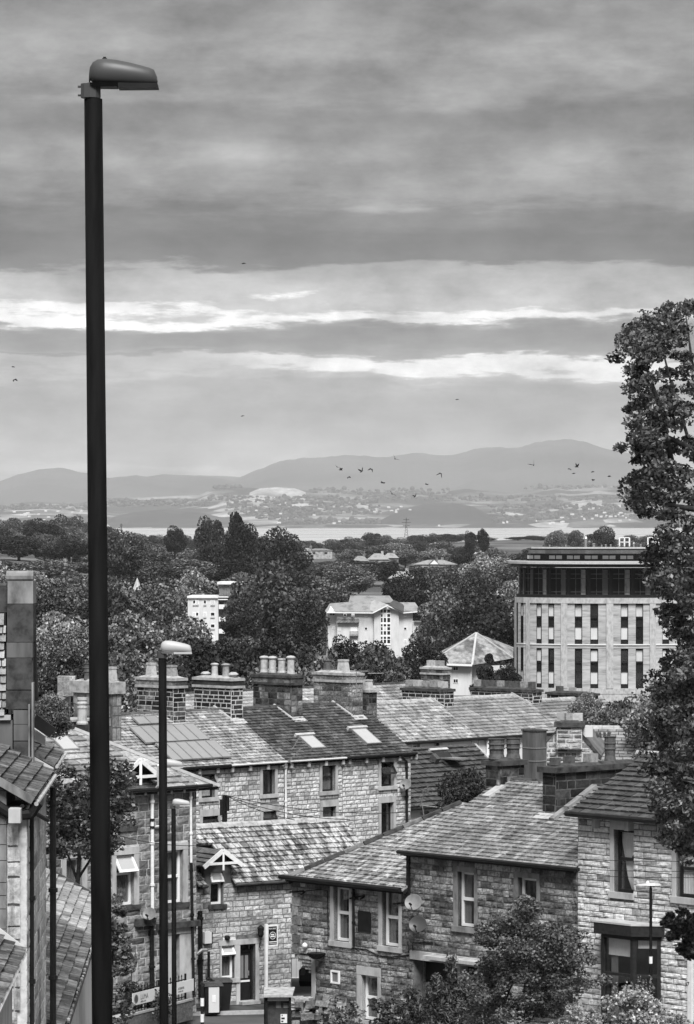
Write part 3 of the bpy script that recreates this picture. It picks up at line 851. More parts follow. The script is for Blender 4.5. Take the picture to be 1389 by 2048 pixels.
hill('wooded_hill', [(745, 1054), (770, 1035), (800, 1020), (850, 1008), (895, 1006), (940, 1012), (975, 1028), (1010, 1042), (1040, 1054)], 15100, 500, 500, HW, rough=4, seed=7, nx=80)
hill('wooded_hill', [(-200, 1040), (-60, 1034), (20, 1030), (90, 1036), (150, 1042), (215, 1054)], 15000, 500, 400, HB, rough=3, seed=8, nx=60)
hill('shore', [(-400, 1050), (200, 1049), (520, 1049), (600, 1046), (700, 1048), (900, 1049), (1100, 1040), (1200, 1034), (1300, 1036), (1500, 1042), (1900, 1050)], 14750, 400, 300, HC, rough=2, seed=9, nx=160, zbase=-50.5)
# snow-pale upland field on the near hill crest
hill('pale_field', [(500, 985), (520, 977), (555, 974.5), (590, 976.5), (612, 984)], 17300, 200, 350, HS, zbase=56, rough=1, nx=40, seed=12)

# tiny white houses and woods of the far shore: too far away to count
rng = random.Random(5)
mb = MB()
for (cx, cy, sx, sy, n, Y) in [(1210, 1034, 110, 9, 44, 14600), (770, 1020, 40, 6, 18, 14900), (60, 1034, 60, 8, 20, 14600), (1120, 1043, 150, 4, 8, 14500),
                             (125, 1024, 30, 3, 8, 14700), (600, 1030, 120, 12, 9, 14450), (1000, 1046, 200, 4, 8, 14440), (680, 1044, 60, 4, 5, 14440)]:
    for i in range(int(n * .5)):
        x = cx + rng.gauss(0, .5) * sx; y = cy + rng.gauss(0, .5) * sy
        p = P3(x, y, Y + rng.uniform(-100, 0)); w = rng.uniform(3, 8); h = rng.uniform(2, 4)
        mb.box((p.x - w, p.y, p.z - 2.5), (p.x + w, p.y + 8, p.z + h * .6)).prism([(p.x - w, p.y, p.z + h * .6), (p.x + w, p.y, p.z + h * .6), (p.x + w, p.y + 4, p.z + h * 1.1), (p.x - w, p.y + 4, p.z + h * 1.1)], (0, 4, 0))
mb.build('distant_village', M['dress'], label='scattered white village houses along the far shore under the hills', category='village', kind='stuff')
# dark tree lumps and hedgerows on the far hills
def lumps(name, spots, m, **tg):
    mb = MB()
    for (p, r, h) in spots:
        mb.lathe(p + Vector((0, 0, -2)), [(r * .8, 0), (r, h * .35), (r * .75, h * .75), (r * .2, h)], 6)
    return mb.build(name, m, smooth=True, **tg)
sp = []
for (x0, y0, x1, y1, n, Y) in [(420, 992, 1300, 1002, 120, 16400), (450, 1000, 760, 1030, 140, 15600), (980, 1010, 1300, 1046, 200, 14900), (560, 1040, 760, 1048, 60, 14500),
                             (0, 1010, 200, 1020, 60, 16600), (215, 1000, 420, 1012, 70, 16500), (620, 978, 900, 990, 60, 17900), (430, 973, 480, 978, 24, 18100), (1050, 972, 1250, 980, 50, 18100), (515, 1015, 620, 1040, 60, 15000)]:
    for i in range(int(n * 2.4)):
        t = rng.random(); x = x0 + (x1 - x0) * t; y = rng.uniform(y0, y1)
        r = rng.uniform(5, 15)
        sp.append((P3(x, y, Y), r, r * rng.uniform(.7, 1.3)))
lumps('distant_wood', sp, M['wood_dark'], label='far-off hedgerows and copses dotting the hills across the bay', category='wood', kind='stuff')

# haze
def haze():
    o = MB().box((-9500, -60, -56.5), (9500, 29500, 560)).build('haze', None) if False else None
    me = bpy.data.meshes.new('haze')
    mb = MB().box((-9800, -120, -57), (9800, 29500, 560))
    me.from_pydata(mb.v, [], mb.f)
    m = bpy.data.materials.new('haze'); m.use_nodes = True; m.node_tree.nodes.clear()
    v = m.node_tree.nodes.new('ShaderNodeVolumePrincipled'); v.inputs['Color'].default_value = (0.95, 0.95, 0.95, 1)
    v.inputs['Density'].default_value = HAZE; v.inputs['Anisotropy'].default_value = 0.0
    out = m.node_tree.nodes.new('ShaderNodeOutputMaterial'); m.node_tree.links.new(v.outputs[0], out.inputs['Volume'])
    me.materials.append(m)
    o = bpy.data.objects.new('haze', me); COL.objects.link(o); tag(o, 'thin pale haze over the bay and the far hills', 'haze', kind='stuff')
HAZE = 2.5e-5
haze()

# ================================================================== VEGETATION
def leaf_mesh(name, centers, size, m, rng, parent=None, flat=0.5, aspect=0.62, droop=0.0, smooth=False, **tg):
    """one bent rhombus (two triangles) per leaf"""
    n = len(centers)
    C = np.asarray(centers)
    nr = np.random.RandomState(rng.randrange(1 << 30))
    a = nr.normal(size=(n, 3)); a[:, 2] = a[:, 2] * (1 - flat) - droop; a /= np.linalg.norm(a, axis=1)[:, None]
    b = nr.normal(size=(n, 3)); b -= (b * a).sum(1)[:, None] * a; b /= np.linalg.norm(b, axis=1)[:, None]
    nn = np.cross(a, b)
    s = size * nr.uniform(0.55, 1.35, size=(n, 1))
    V = np.empty((n, 4, 3))
    V[:, 0] = C - a * s; V[:, 1] = C + b * s * aspect + nn * s * .12; V[:, 2] = C + a * s; V[:, 3] = C - b * s * aspect + nn * s * .12
    idx = np.arange(n) * 4
    Fc = np.stack([idx, idx + 1, idx + 2, idx + 3], 1)
    return np_mesh(name, V.reshape(-1, 3), Fc, m, parent, **tg)

def clump_points(clumps, per, rng, fill=0.35):
    """clumps: (center, (rx,ry,rz)); points mostly on each clump's upper shell"""
    nr = np.random.RandomState(rng.randrange(1 << 30))
    out = []
    for c, r in clumps:
        k = max(3, int(per))
        d = nr.normal(size=(k, 3)); d /= np.linalg.norm(d, axis=1)[:, None]
        rad = np.where(nr.uniform(size=(k, 1)) < fill, nr.uniform(0.2, 1, size=(k, 1)), nr.normal(1.0, 0.07, size=(k, 1)))
        out.append(np.array(c) + d * rad * np.array(r))
    return np.vstack(out)

def proto_tree(kind, seed):
    """unit tree: base at 0, height 1, crown half-width ~0.5. returns (crown mesh, trunk mesh)"""
    rng = random.Random(seed); cl = []
    if kind == 'round': N, cz, rz, rx = 34, .58, .40, .46
    elif kind == 'broad': N, cz, rz, rx = 44, .56, .42, .50
    elif kind == 'tall': N, cz, rz, rx = 36, .54, .46, .40
    elif kind == 'conifer': N, cz, rz, rx = 54, .5, .5, .40
    for i in range(N):
        while True:
            p = Vector((rng.uniform(-1, 1), rng.uniform(-1, 1), rng.uniform(-1, 1)))
            if 0.30 < p.length < 1: break
        p = p.normalized() * (0.62 + .3 * rng.random())
        if kind == 'conifer':
            t = rng.random() ** 1.3; a = rng.uniform(0, 6.28); rr = (1 - t) * .42 + .04
            c = (math.cos(a) * rr, math.sin(a) * rr, .06 + .9 * t); r = .14 * (1 - t) + .05; R3 = (r * 1.2, r * 1.2, r * .6)
        else:
            c = (p.x * rx, p.y * rx, cz + p.z * rz); r = rng.uniform(.10, .19); R3 = (r, r, r * .75)
        cl.append((c, R3))
    pts = clump_points(cl, 250, rng, 0.10)
    if kind != 'conifer':
        core = clump_points([((0, 0, cz), (rx * .7, rx * .7, rz * .72))], 1500, rng, .6); pts = np.vstack([pts, core])
    o = leaf_mesh('crown', pts, 0.0215, M['wood_mid'], rng, flat=.3, aspect=.7)
    me = o.data; bpy.data.objects.remove(o)
    tb = MB(); tb.tube([(0, 0, -.06), (.01, 0, .2), (.0, .01, .5)], .03, 7, .018)
    for k in range(6):
        a = k * 1.05 + rng.uniform(-.3, .3); h = .25 + .06 * k
        tb.tube([(0, 0, h), (math.cos(a) * .12, math.sin(a) * .12, h + .12), (math.cos(a) * .28, math.sin(a) * .28, h + .2)], .012, 5, .004)
    o = tb.build('trunk', M['bark']); tm = o.data; bpy.data.objects.remove(o)
    return me, tm
PROTO = {}
for kd, n_ in (('round', 3), ('broad', 3), ('tall', 2), ('conifer', 1)):
    PROTO[kd] = [proto_tree(kd, 100 + 17 * i + len(kd)) for i in range(n_)]
_mv = {}
def with_mat(me, m):
    key = (me.name, m.name)
    if key not in _mv:
        c = me.copy(); c.materials.clear(); c.materials.append(m); _mv[key] = c
    return _mv[key]
def tree(px, ptop, wpx, Y, kind='round', mat='wood_mid', label=None, group=None, name='tree', rng=RG, base=None, zf=1.0):
    top = P3(px, ptop, Y); g = base if base is not None else ground_z(top.x, Y)
    H = top.z - g
    if H < 2.0: return None
    Wd = wpx / F * Y
    cm, tm = rng.choice(PROTO[kind])
    r = root(name, label, 'tree', (top.x, Y, g), group)
    rz = rng.uniform(0, 6.28)
    for nm, me in (('trunk', tm), ('crown', with_mat(cm, M[mat]))):
        o = bpy.data.objects.new(nm, me); COL.objects.link(o); o.parent = r
        sz = H if nm == 'trunk' else min(H, Wd * {'tall': 1.7, 'conifer': 1.8}.get(kind, 1.15)) / 0.95
        o.scale = (Wd, Wd, sz); o.rotation_euler = (0, 0, rz)
        if nm == 'crown': o.location.z = H - sz * 0.97
    return r
# ================================================================== HOUSES
UP = Vector((0, 0, 1))
def hdir(deg): return Vector((math.cos(R(deg)), math.sin(R(deg)), 0))
eB = hdir(45.6); bB = Vector((-eB.y, eB.x, 0))            # terrace direction (right-away) and its back direction
eC = hdir(33.0); bC = Vector((-eC.y, eC.x, 0))
eA = hdir(-48.0); bA = Vector((-eA.y, eA.x, 0))           # right-near, back = right-away
def wall_fr(px, py, Y, e): return Fr(P3(px, py, Y), e, UP)
def roof_fr(o, e, pitch):
    b = Vector((-e.y, e.x, 0)); return Fr(o, e, b * math.cos(R(pitch)) + UP * math.sin(R(pitch)))
def shell(house, fr, u0, u1, v0, v1, depth, m, name='rear_wall', pitch=None):
    """side walls and back of a house behind its front plane"""
    mb = MB()
    mb.pbox(fr, u0 + .005, v0, u0 + .3, v1, -depth, -.36); mb.pbox(fr, u1 - .3, v0, u1 - .005, v1, -depth, -.36)
    mb.pbox(fr, u0 + .3, v0, u1 - .3, v1, -depth, -depth + .3)
    mb.build(name, m, house)

# ------------------------------------------------------------------ terrace B (middle): four cottages stepping up the lane
fB = wall_fr(822, 1503, 142.0, eB)
rB = roof_fr(fB.p(0, 0, .18) - UP * .10, eB, 31)
zbB = -17.4
topv = rB.px(600, 1411)[1]
def uR(fr, x, y): return fr.px(x, y)[0]
bnd = [uR(rB, 236, 1428), uR(rB, 368, 1450), uR(rB, 487, 1444), uR(rB, 604, 1438), 0.12]
specB = [
 dict(label='terraced cottage with solar panels on its roof behind the white drainpipes', m='slate_paleB', st='stone_pale', w=[((403, 1548, 430, 1595), 'topopen', 'full'), ((405, 1632, 436, 1672), 'topopen', 'greyfull')]),
 dict(label='terraced cottage with a pale patchy slate roof and dark brick chimney with mushroom-capped pots', m='slate_paleB', st='stone_pale', w=[((525, 1539, 550, 1588), 'plain', 'left'), ((526, 1622, 553, 1662), 'topopen', 'full')]),
 dict(label='terraced cottage under dark slates with one small roof window above the aerial', m='slate_dark', st='stone_pale', w=[((644, 1531, 671, 1582), 'sash', 'greyfull'), ((645, 1613, 672, 1660), 'plain', 'greyfull')]),
 dict(label='end terraced cottage with a long roof window and an open casement under the eave', m='slate_dark', st='stone_pale', w=[((762, 1524, 788, 1572), 'opendark', None), ((762, 1605, 787, 1672), 'plain', None)])]
housesB = []
for i, s in enumerate(specB):
    u0, u1 = bnd[i], bnd[i + 1]
    if i < 3: pass
    h = root('terraced_house', s['label'], 'house', fB.p((u0 + u1) / 2, zbB - fB.o.z), 'stone cottages of the middle terrace')
    h.location.z = zbB
    housesB.append(h)
    v0 = zbB - fB.o.z
    wu1 = min(u1, 0.0)
    ins = []; outs = []
    for (rc, stl, cur) in s['w']:
        r = win_uv(fB, rc); ins.append(r); outs.append(outer_of(r, dict(jl=.12, jr=.12, sill=.14, lint=.24)))
    wb = wall(h, 'front_wall', fB, [(u0, max(v0, -4.8)), (wu1, max(v0, -4.8)), (wu1, -.02), (u0, -.02)], M['mortar_mid'], M[s['st']], (.13, .18), (.18, .46), ins, outs, protos=SMOOTH, kind='smooth', seed=i, gap=.02)
    MB().pbox(fB, u0, v0, wu1, -4.8, -.35, 0).build('plinth', M['dress'], h)
    for (rc, stl, cur), r in zip(s['w'], ins):
        if stl == 'opendark':
            window(h, fB, r, 'topopen', 'dark_wood', 'dress', lint=.24, sill=.14, curtain=None, rail=.45)
        else:
            window(h, fB, r, stl, 'dark_wood' if stl in ('plain', 'sash', 'topopen') else 'white', 'dress', lint=.24, sill=.14, curtain=cur, ft=.05, rail=.55)
    ru0 = u0; ru1 = u1
    if i == 0:
        poly = [(ru0 - 6.0, 0), (ru1, 0), (ru1, topv), (ru0, topv)]
    else:
        poly = [(ru0, 0), (ru1, 0), (ru1, topv), (ru0, topv)]
    roof(h, rB, poly, .18, (.18, .34), M[s['m']], seed=i, jitter=.008)
    # back slope
    top = rB.p(0, topv); back = Fr(rB.p(ru1, topv), -eB, (-(bB) * -math.cos(R(31)) * -1 + UP * 0).normalized() if False else (bB * math.cos(R(31)) - UP * math.sin(R(31))) * -1)
    mb = MB(); A = rB.p(ru0, topv); B_ = rB.p(ru1, topv); dn = bB * 4.4 - UP * 2.6
    mb.prism([A, B_, B_ + dn, A + dn], UP * -.12); mb.build('rear_roof', M['slate_dark'], h)
    shell(h, fB, u0, wu1, v0, -.1, 8.6, M['stone_grey'])
    rd = MB(); 
    ridge(h, rB.p(ru0, topv), rB.p(ru1, topv), .5, .13, M['coping_dark' if i > 1 else 'slate_dark'])
    gutter(h, fB.p(u0, -.06, .22), fB.p(wu1 + .1, -.06, .22), .055 if i in (0, 3) else .035, M['black_paint'] if i in (0, 3) else M['render_pale'])
    # stone gutter brackets
    k = int((wu1 - u0) / .9)
    for q in range(k + 1):
        MB().pbox(fB, u0 + .2 + q * .9, -.30, u0 + .32 + q * .9, -.12, 0, .16).build('gutter_bracket', M['dress'], h)
# gable infill
gx = MB(); a = fB.p(0, -.1, -.0); mid = rB.p(0, topv) - UP * .15; bk = a + bB * 8.4
gx.prism([a, bk, mid], eB * -.3); gx.build('gable_wall', M['stone_grey'], housesB[3])
pipe(housesB[1], [fB.hit(572, 1521, .1), fB.hit(572.5, 1660, .1)], .04, M['white_paint'])
pipe(housesB[3], [fB.hit(806, 1508, .22), fB.hit(806, 1516, .2), fB.hit(814, 1524, .08), fB.hit(814.5, 1700, .08)], .05, M['black_paint'])
# chimneys of terrace B: long face left-away (bB), narrow face right-away (eB)
def chB(i, x, ybase, ytop, L, Wd, **k):
    u, v = rB.px(x, ybase); p = rB.p(u, v); H = (ybase - ytop) / F * p.y
    c = Vector((p.x, p.y, p.z + H))
    return chimney(housesB[i], 'chimney', c, bB, L, eB, Wd, H + .9, **k)
chB(0, 347, 1447, 1377, 1.95, .62, ch=(.15, .19), stone='stone_dark', pots=[(.78, .5, 'square', .48, .17, 'pot_pale'), (.22, .5, 'square', .42, .2, 'pot')], seed=1, label='sooty stone chimney with two square pots')
chB(1, 463, 1438, 1377, 2.0, .60, ch=(.14, .18), stone='stone_black', gap=.035, pots=[(.84, .5, 'mush', .16, .16, 'pot_pale'), (.60, .5, 'capped', .50, .13, 'pot_pale'), (.30, .5, 'capped', .50, .14, 'pot'), (.10, .5, 'mush', .18, .16, 'pot_pale')], seed=2, label='chimney of blackened stone with pale pointing')
chB(2, 583, 1434, 1371, 2.05, .60, ch=(.18, .26), stone='stone_dark', mort='mortar_dark', pots=[(.86, .5, 'capped', .66, .15, 'pot_pale'), (.64, .5, 'capped', .66, .15, 'pot_pale'), (.40, .5, 'round', .58, .15, 'pot_pale'), (.16, .5, 'capped', .70, .15, 'pot_pale')], seed=3, capm='coping_dark', label='dark chimney with four tall pale pots')
chB(3, 704, 1430, 1366, 2.05, .60, ch=(.15, .2), stone='stone_mid', mort='mortar_mid', pots=[(.78, .5, 'round', .42, .18, 'pot_dark'), (.36, .5, 'square', .46, .2, 'pot_pale')], seed=4, label='mottled chimney with one dark pot and one pale square pot')
# the second stack behind the last chimney
chB(3, 738, 1430, 1385, .55, .45, ch=(.2, .3), stone='stone_dark', mort='mortar_dark', pots=[(.5, .5, 'square', .34, .18, 'pot_pale')], seed=5, band=False)
# lead aprons beside the chimneys
for i, (x0, y0, x1, y1) in enumerate([(428, 1412, 470, 1444), (548, 1409, 590, 1441), (665, 1402, 706, 1432)]):
    a = rB.hit(x0, y0, .03); b = rB.hit(x1, y1, .03)
    MB().bar(a, b, .10, .06).build('lead_flashing', M['lead'], housesB[i + 1])
for i, x, y in ((0, 347, 1449), (1, 463, 1441), (2, 583, 1437), (3, 704, 1433)):
    u, v = rB.px(x, y); MB().pbox(rB, u - .05, v - .28, u + .62, v + .03, .01, .045).build('lead_flashing', M['lead'], housesB[i])
# roof windows
def rooflight(h, fr, corners, m='skyl', open_=False):
    (x0, y0), (x1, y1), (x2, y2), (x3, y3) = corners     # top-left, top-right, bottom-right, bottom-left
    a = fr.px(x0, y0); c = fr.px(x2, y2); u0 = min(a[0], fr.px(x3, y3)[0]); b = fr.px(x1, y1); d = fr.px(x3, y3)
    u0 = (a[0] + d[0]) / 2; u1 = (b[0] + c[0]) / 2; v1 = (a[1] + b[1]) / 2; v0 = (c[1] + d[1]) / 2
    u0 -= .08; u1 += .08; v0 -= .05; v1 += .05
    mb = MB(); sash(mb, fr, u0, v0, u1, v1, .045, .0, .11); w = mb.build('roof_window', M['galv'] if m == 'skyl' else M['black_paint'], h)
    MB().pbox(fr, u0 - .12, v1, u1 + .12, v1 + .12, .02, .15).build('flashing', M['lead'], w)
    MB().pbox(fr, u0 + .045, v0 + .045, u1 - .045, v1 - .045, .07, .105).build('pane', M[m], w)
    return w
rooflight(housesB[2], rB, [(600, 1477), (623, 1477), (646, 1497), (625, 1500)])
rooflight(housesB[3], rB, [(704, 1463), (728, 1463), (759, 1488), (736, 1491)])
# solar panels
def panel_row(h, fr, tl, tr, br, bl, n):
    a, b, c, d = fr.px(*tl), fr.px(*tr), fr.px(*br), fr.px(*bl)
    v1 = (a[1] + b[1]) / 2; v0 = (c[1] + d[1]) / 2; u0 = (a[0] + d[0]) / 2; u1 = (b[0] + c[0]) / 2
    w = (u1 - u0) / n
    for k in range(n):
        pb = MB(); sash(pb, fr, u0 + w * k + .01, v0 + .01, u0 + w * (k + 1) - .01, v1 - .01, .025, .10, .16)
        p = pb.build('solar_panel', M['galv'], h)
        MB().pbox(fr, u0 + w * k + .035, v0 + .035, u0 + w * (k + 1) - .035, v1 - .035, .11, .15).build('panel_glass', M['solar'], p)
panel_row(housesB[0], rB, (247, 1460), (377, 1453), (424, 1484), (298, 1493), 6)
panel_row(housesB[0], rB, (300, 1494), (426, 1485.5), (462, 1519), (352, 1528), 6)
panel_row(housesB[0], rB, (258, 1440), (306, 1437), (326, 1452), (280, 1456), 2)

# ------------------------------------------------------------------ terrace E behind and right of B, and the row R behind that
fE = wall_fr(804, 1484, 160.0, eB)
rE = roof_fr(fE.p(0, 0, .15) - UP * .05, eB, 29)
tE = rE.px(800, 1402)[1]
bE = [rE.px(700, 1404)[0], rE.px(862, 1396)[0], rE.px(1026, 1387)[0], rE.px(1150, 1400)[0] + 2]
hE = []
labE = ['terraced house with a long pale slate roof beyond the end cottage gable', 'terraced house under a weathered slate roof above the white back wall', 'slate-roofed house beyond the rendered chimney, left of the tree']
for i in range(3):
    h = root('terraced_house', labE[i], 'house', (0, 0, 0), 'houses of the upper terrace'); h.location = Vector((fE.p((bE[i] + bE[i + 1]) / 2, 0).x, fE.p((bE[i] + bE[i + 1]) / 2, 0).y, -18.6))
    hE.append(h); v0 = -18.6 - fE.o.z
    t = tE - (.5 if i == 2 else 0)
    roof(h, rE, [(bE[i], 0), (bE[i + 1], 0), (bE[i + 1], t), (bE[i], t)], .25, (.28, .5), M['slate_blue' if i else 'slate_paleB'], seed=20 + i, jitter=.006)
    A = rE.p(bE[i], t); B_ = rE.p(bE[i + 1], t); dn = bB * 4.4 - UP * 2.4
    MB().prism([A, B_, B_ + dn, A + dn], UP * -.12).build('rear_roof', M['slate_dark'], h)
    ridge(h, A, B_, .5, .13, M['coping'])
    ins = []
    if i == 0: ins = [win_uv(fE, (826, 1489, 840, 1500))]
    if i == 1: ins = [win_uv(fE, (887, 1485, 898, 1502)), win_uv(fE, (946, 1480, 957, 1500))]
    wall(h, 'front_wall', fE, [(bE[i], v0), (bE[i + 1], v0), (bE[i + 1], -.02), (bE[i], -.02)], M['render_white'], M['stone_light'], inner=ins, blocks=False)
    for r in ins: window(h, fE, r, 'plain', 'white', 'white_paint', jl=.08, jr=.08, sill=.08, lint=.08, ft=.07)
    gutter(h, fE.p(bE[i], -.05, .2), fE.p(bE[i + 1], -.05, .2), .07)
    shell(h, fE, bE[i], bE[i + 1], v0, -.1, 8.6, M['stone_grey'])
pipe(hE[0], [fE.hit(876, 1484, .1), fE.hit(876, 1530, .1)], .05)
pipe(hE[1], [fE.hit(976, 1478, .1), fE.hit(976, 1530, .1)], .06, M['white_paint'])
def chE(h, x, ybase, ytop, L, Wd, fr=None, **k):
    fr = fr or rE
    u, v = fr.px(x, ybase); p = fr.p(u, v); H = (ybase - ytop) / F * p.y
    return chimney(h, 'chimney', Vector((p.x, p.y, p.z + H)), bB, L, eB, Wd, H + .9, **k)
chE(hE[0], 889, 1414, 1384, 2.6, .62, stone='stone_black', ch=(.16, .2), gap=.03, capm='coping_dark', band=False, cap=.12,
    pots=[(.9, .5, 'block', .30, .19, 'pot'), (.72, .5, 'block', .30, .19, 'pot_pale'), (.52, .5, 'block', .28, .19, 'pot'), (.33, .5, 'block', .32, .19, 'pot'), (.14, .5, 'block', .28, .19, 'pot_pale')], seed=11, label='black brick chimney with five squat square pots')
chE(hE[1], 1066, 1411, 1385, 3.8, .62, stone='stone_black', ch=(.14, .18), gap=.03, capm='coping_dark', band=False, cap=.12,
    pots=[(.96 - .125 * q, .5, 'block', .30, .15, 'pot_dark' if q % 3 else 'pot') for q in range(8)], seed=12, label='long black brick chimney with a row of eight square pots')
for (x0, y0, x1, y1, h) in [(859, 1395, 890, 1415, hE[0]), (1023, 1386, 1066, 1410, hE[1])]:
    MB().bar(rE.hit(x0, y0, .04), rE.hit(x1, y1, .04), .14, .08).build('lead_flashing', M['coping'], h)
fR = wall_fr(742, 1450, 186.0, eB)
rR = roof_fr(fR.p(0, 0, .15), eB, 30)
tR = rR.px(742, 1369)[1]
bR = [rR.px(330, 1393)[0], rR.px(500, 1383)[0], rR.px(664, 1374)[0], rR.px(842, 1362)[0]]
labR = ['slate roof glimpsed between the second and third terrace chimneys', 'slate roof glimpsed behind the four pale pots', 'pale slate roof behind the end cottage, below the white apartment block']
for i in range(3):
    h = root('terraced_house', labR[i], 'house', (0, 0, 0), 'far row behind the terraces'); q = fR.p((bR[i] + bR[i + 1]) / 2, 0); h.location = (q.x, q.y, -19)
    roof(h, rR, [(bR[i], 0), (bR[i + 1], 0), (bR[i + 1], tR), (bR[i], tR)], .27, (.3, .55), M['slate_pale'], seed=30 + i)
    ridge(h, rR.p(bR[i], tR), rR.p(bR[i + 1], tR), .5, .13, M['coping_dark'])
    A = rR.p(bR[i], tR); B_ = rR.p(bR[i + 1], tR); dn = bB * 4.4 - UP * 2.4
    MB().prism([A, B_, B_ + dn, A + dn], UP * -.12).build('rear_roof', M['slate_dark'], h)
    v0 = -19 - fR.o.z
    wall(h, 'front_wall', fR, [(bR[i], v0), (bR[i + 1], v0), (bR[i + 1], -.02), (bR[i], -.02)], M['stone_grey'], M['stone_grey'], blocks=False)
    shell(h, fR, bR[i], bR[i + 1], v0, -.1, 8.6, M['stone_grey'])
    if i == 2:
        u, v = rR.px(886, 1372)
        c = P3(886, 1350, 190)
        chimney(h, 'chimney', c, bB, 1.5, eB, .55, 2.2, stone='stone_dark', mort='mortar_mid', band=True, pots=[(.7, .5, 'block', .3, .2, 'pot_pale'), (.3, .5, 'block', .3, .2, 'pot')], seed=15, label='pale capped chimney behind the five squat pots')
# low stack of pale stones at the head of the far row
chE(hE[2], 1180, 1420, 1392, 2.6, .6, stone='stone_black', ch=(.14, .18), gap=.03, capm='coping_dark', band=False, pots=[(.8, .5, 'block', .24, .15, 'pot_dark'), (.5, .5, 'block', .2, .15, 'pot')], seed=16, label='low black chimney overgrown by leaves')

# ------------------------------------------------------------------ F: dark concrete-tiled roof between B and A
fF = wall_fr(822, 1616, 150.0, eB)
rF = roof_fr(fF.p(0, 0, .25), eB, 36)
tF = rF.px(880, 1495)[1]
hF = root('house', 'house with a dark concrete-tiled roof and open roof window between the two terraces', 'house', (fF.p(1.5, 0).x, fF.p(1.5, 0).y, -17.5))
uL = rF.px(815, 1600)[0] - .3; uRt = rF.px(944, 1487)[0]
roof(hF, rF, [(uL, 0), (uRt, 0), (uRt, tF), (uL, tF)], .285, (.29, .33), M['tile_dark'], piece='roof_tile', protos=THICK, kind='thick', seed=40, jitter=.0, zs=1.25)
ridge(hF, rF.p(uL, tF), rF.p(uRt, tF), .42, .14, M['tile_dark'])
MB().bar(rF.p(uRt + .04, 0, .03), rF.p(uRt + .04, tF, .03), .10, .14).build('verge', M['coping'], hF)
A = rF.p(uL, tF); B_ = rF.p(uRt, tF); dn = bB * 3.6 - UP * 2.6
MB().prism([A, B_, B_ + dn, A + dn], UP * -.12).build('rear_roof', M['tile_dark'], hF)
v0 = -17.5 - fF.o.z
insF = [win_uv(fF, (841, 1622, 859, 1629)), win_uv(fF, (864, 1620, 876, 1628))]
wall(hF, 'front_wall', fF, [(uL, v0), (uRt, v0), (uRt, -.02), (uL, -.02)], M['render_white'], M['stone_light'], inner=insF, blocks=False)
for r in insF: window(hF, fF, r, 'plain', 'white', None, ft=.06)
shell(hF, fF, uL, uRt, v0, -.1, 7.4, M['render_white'])
gutter(hF, fF.p(uL, -.02, .3), fF.p(uRt, -.02, .3), .07)
wv = rooflight(hF, rF, [(866, 1507), (888, 1506), (916, 1531), (893, 1533)], m='room')
a = rF.px(866, 1507); c = rF.px(916, 1531)
fo = Fr(rF.p((a[0] + c[0]) / 2 - .35, a[1] - .5, .15) , rF.ex, (rF.ey * math.cos(R(35)) - rF.n * math.sin(R(35))))
ob = MB(); sash(ob, fo, 0, -.75, .78, .25, .06, -.03, .03); ob.build('open_sash', M['galv'], wv)
MB().pbox(fo, .06, -.69, .72, .19, -.01, .01).build('pane', M['skyl'], wv)
u, v = rF.px(868, 1530); MB().pbox(rF, u, v, u + .22, v + .35, .02, .32).build('roof_vent', M['tile_dark'], hF)

# ------------------------------------------------------------------ C: the corner cottage with the dormer and the black door
fC = wall_fr(583, 1757, 122.3, eC)
rC = roof_fr(fC.p(0, 0, .22) - UP * .05, eC, 38)
zC = -15.82
tC = rC.px(560, 1644)[1]; uC1 = rC.px(687, 1636)[0]
hC = root('cottage', 'corner cottage with a streaked stone-slate roof, gabled dormer and black front door', 'house', (fC.p(-1.6, 0).x, fC.p(-1.6, 0).y, zC))
v0 = zC - fC.o.z
uLC = fC.px(391, 1800)[0]
winC = [((422, 1745, 445, 1809), 'topopen'), ((443, 1893, 469, 1957), 'topopen')]
rd = win_uv(fC, (422, 1744, 446, 1809)); rl = win_uv(fC, (443, 1890, 469, 1957)); dr = win_uv(fC, (480, 1888, 511, 2007))
dr = (dr[0], v0, dr[2], dr[3])
dL = fC.px(409, 1760)[0]; dRr = fC.px(463, 1760)[0]
ins = [rl, dr]
wallpoly = [(uLC, v0), (0.0, v0), (0.0, -.02), (uLC, -.02)]
ddv = -.02
inD = (rd[0], rd[1], rd[2], min(rd[3], -.02))
outs = [outer_of(rl, dict(jl=.05, jr=.14, sill=.14, lint=.12)), (dr[0] - .14, v0, dr[2] + .14, dr[3] + .2), (rd[0] - .02, rd[1] - .15, rd[2] + .02, 0)]
wall(hC, 'front_wall', fC, wallpoly, M['mortar_mid'], M['stone_light'], (.11, .21), (.16, .52), ins + [(rd[0], rd[1], rd[2], .2)], outs, protos=SMOOTH, kind='smooth', seed=50, gap=.018)
window(hC, fC, rl, 'topopen', 'white', 'dress', jl=.05, jr=.14, sill=.14, lint=.12, curtain='greyfull', rail=.68, ft=.07)
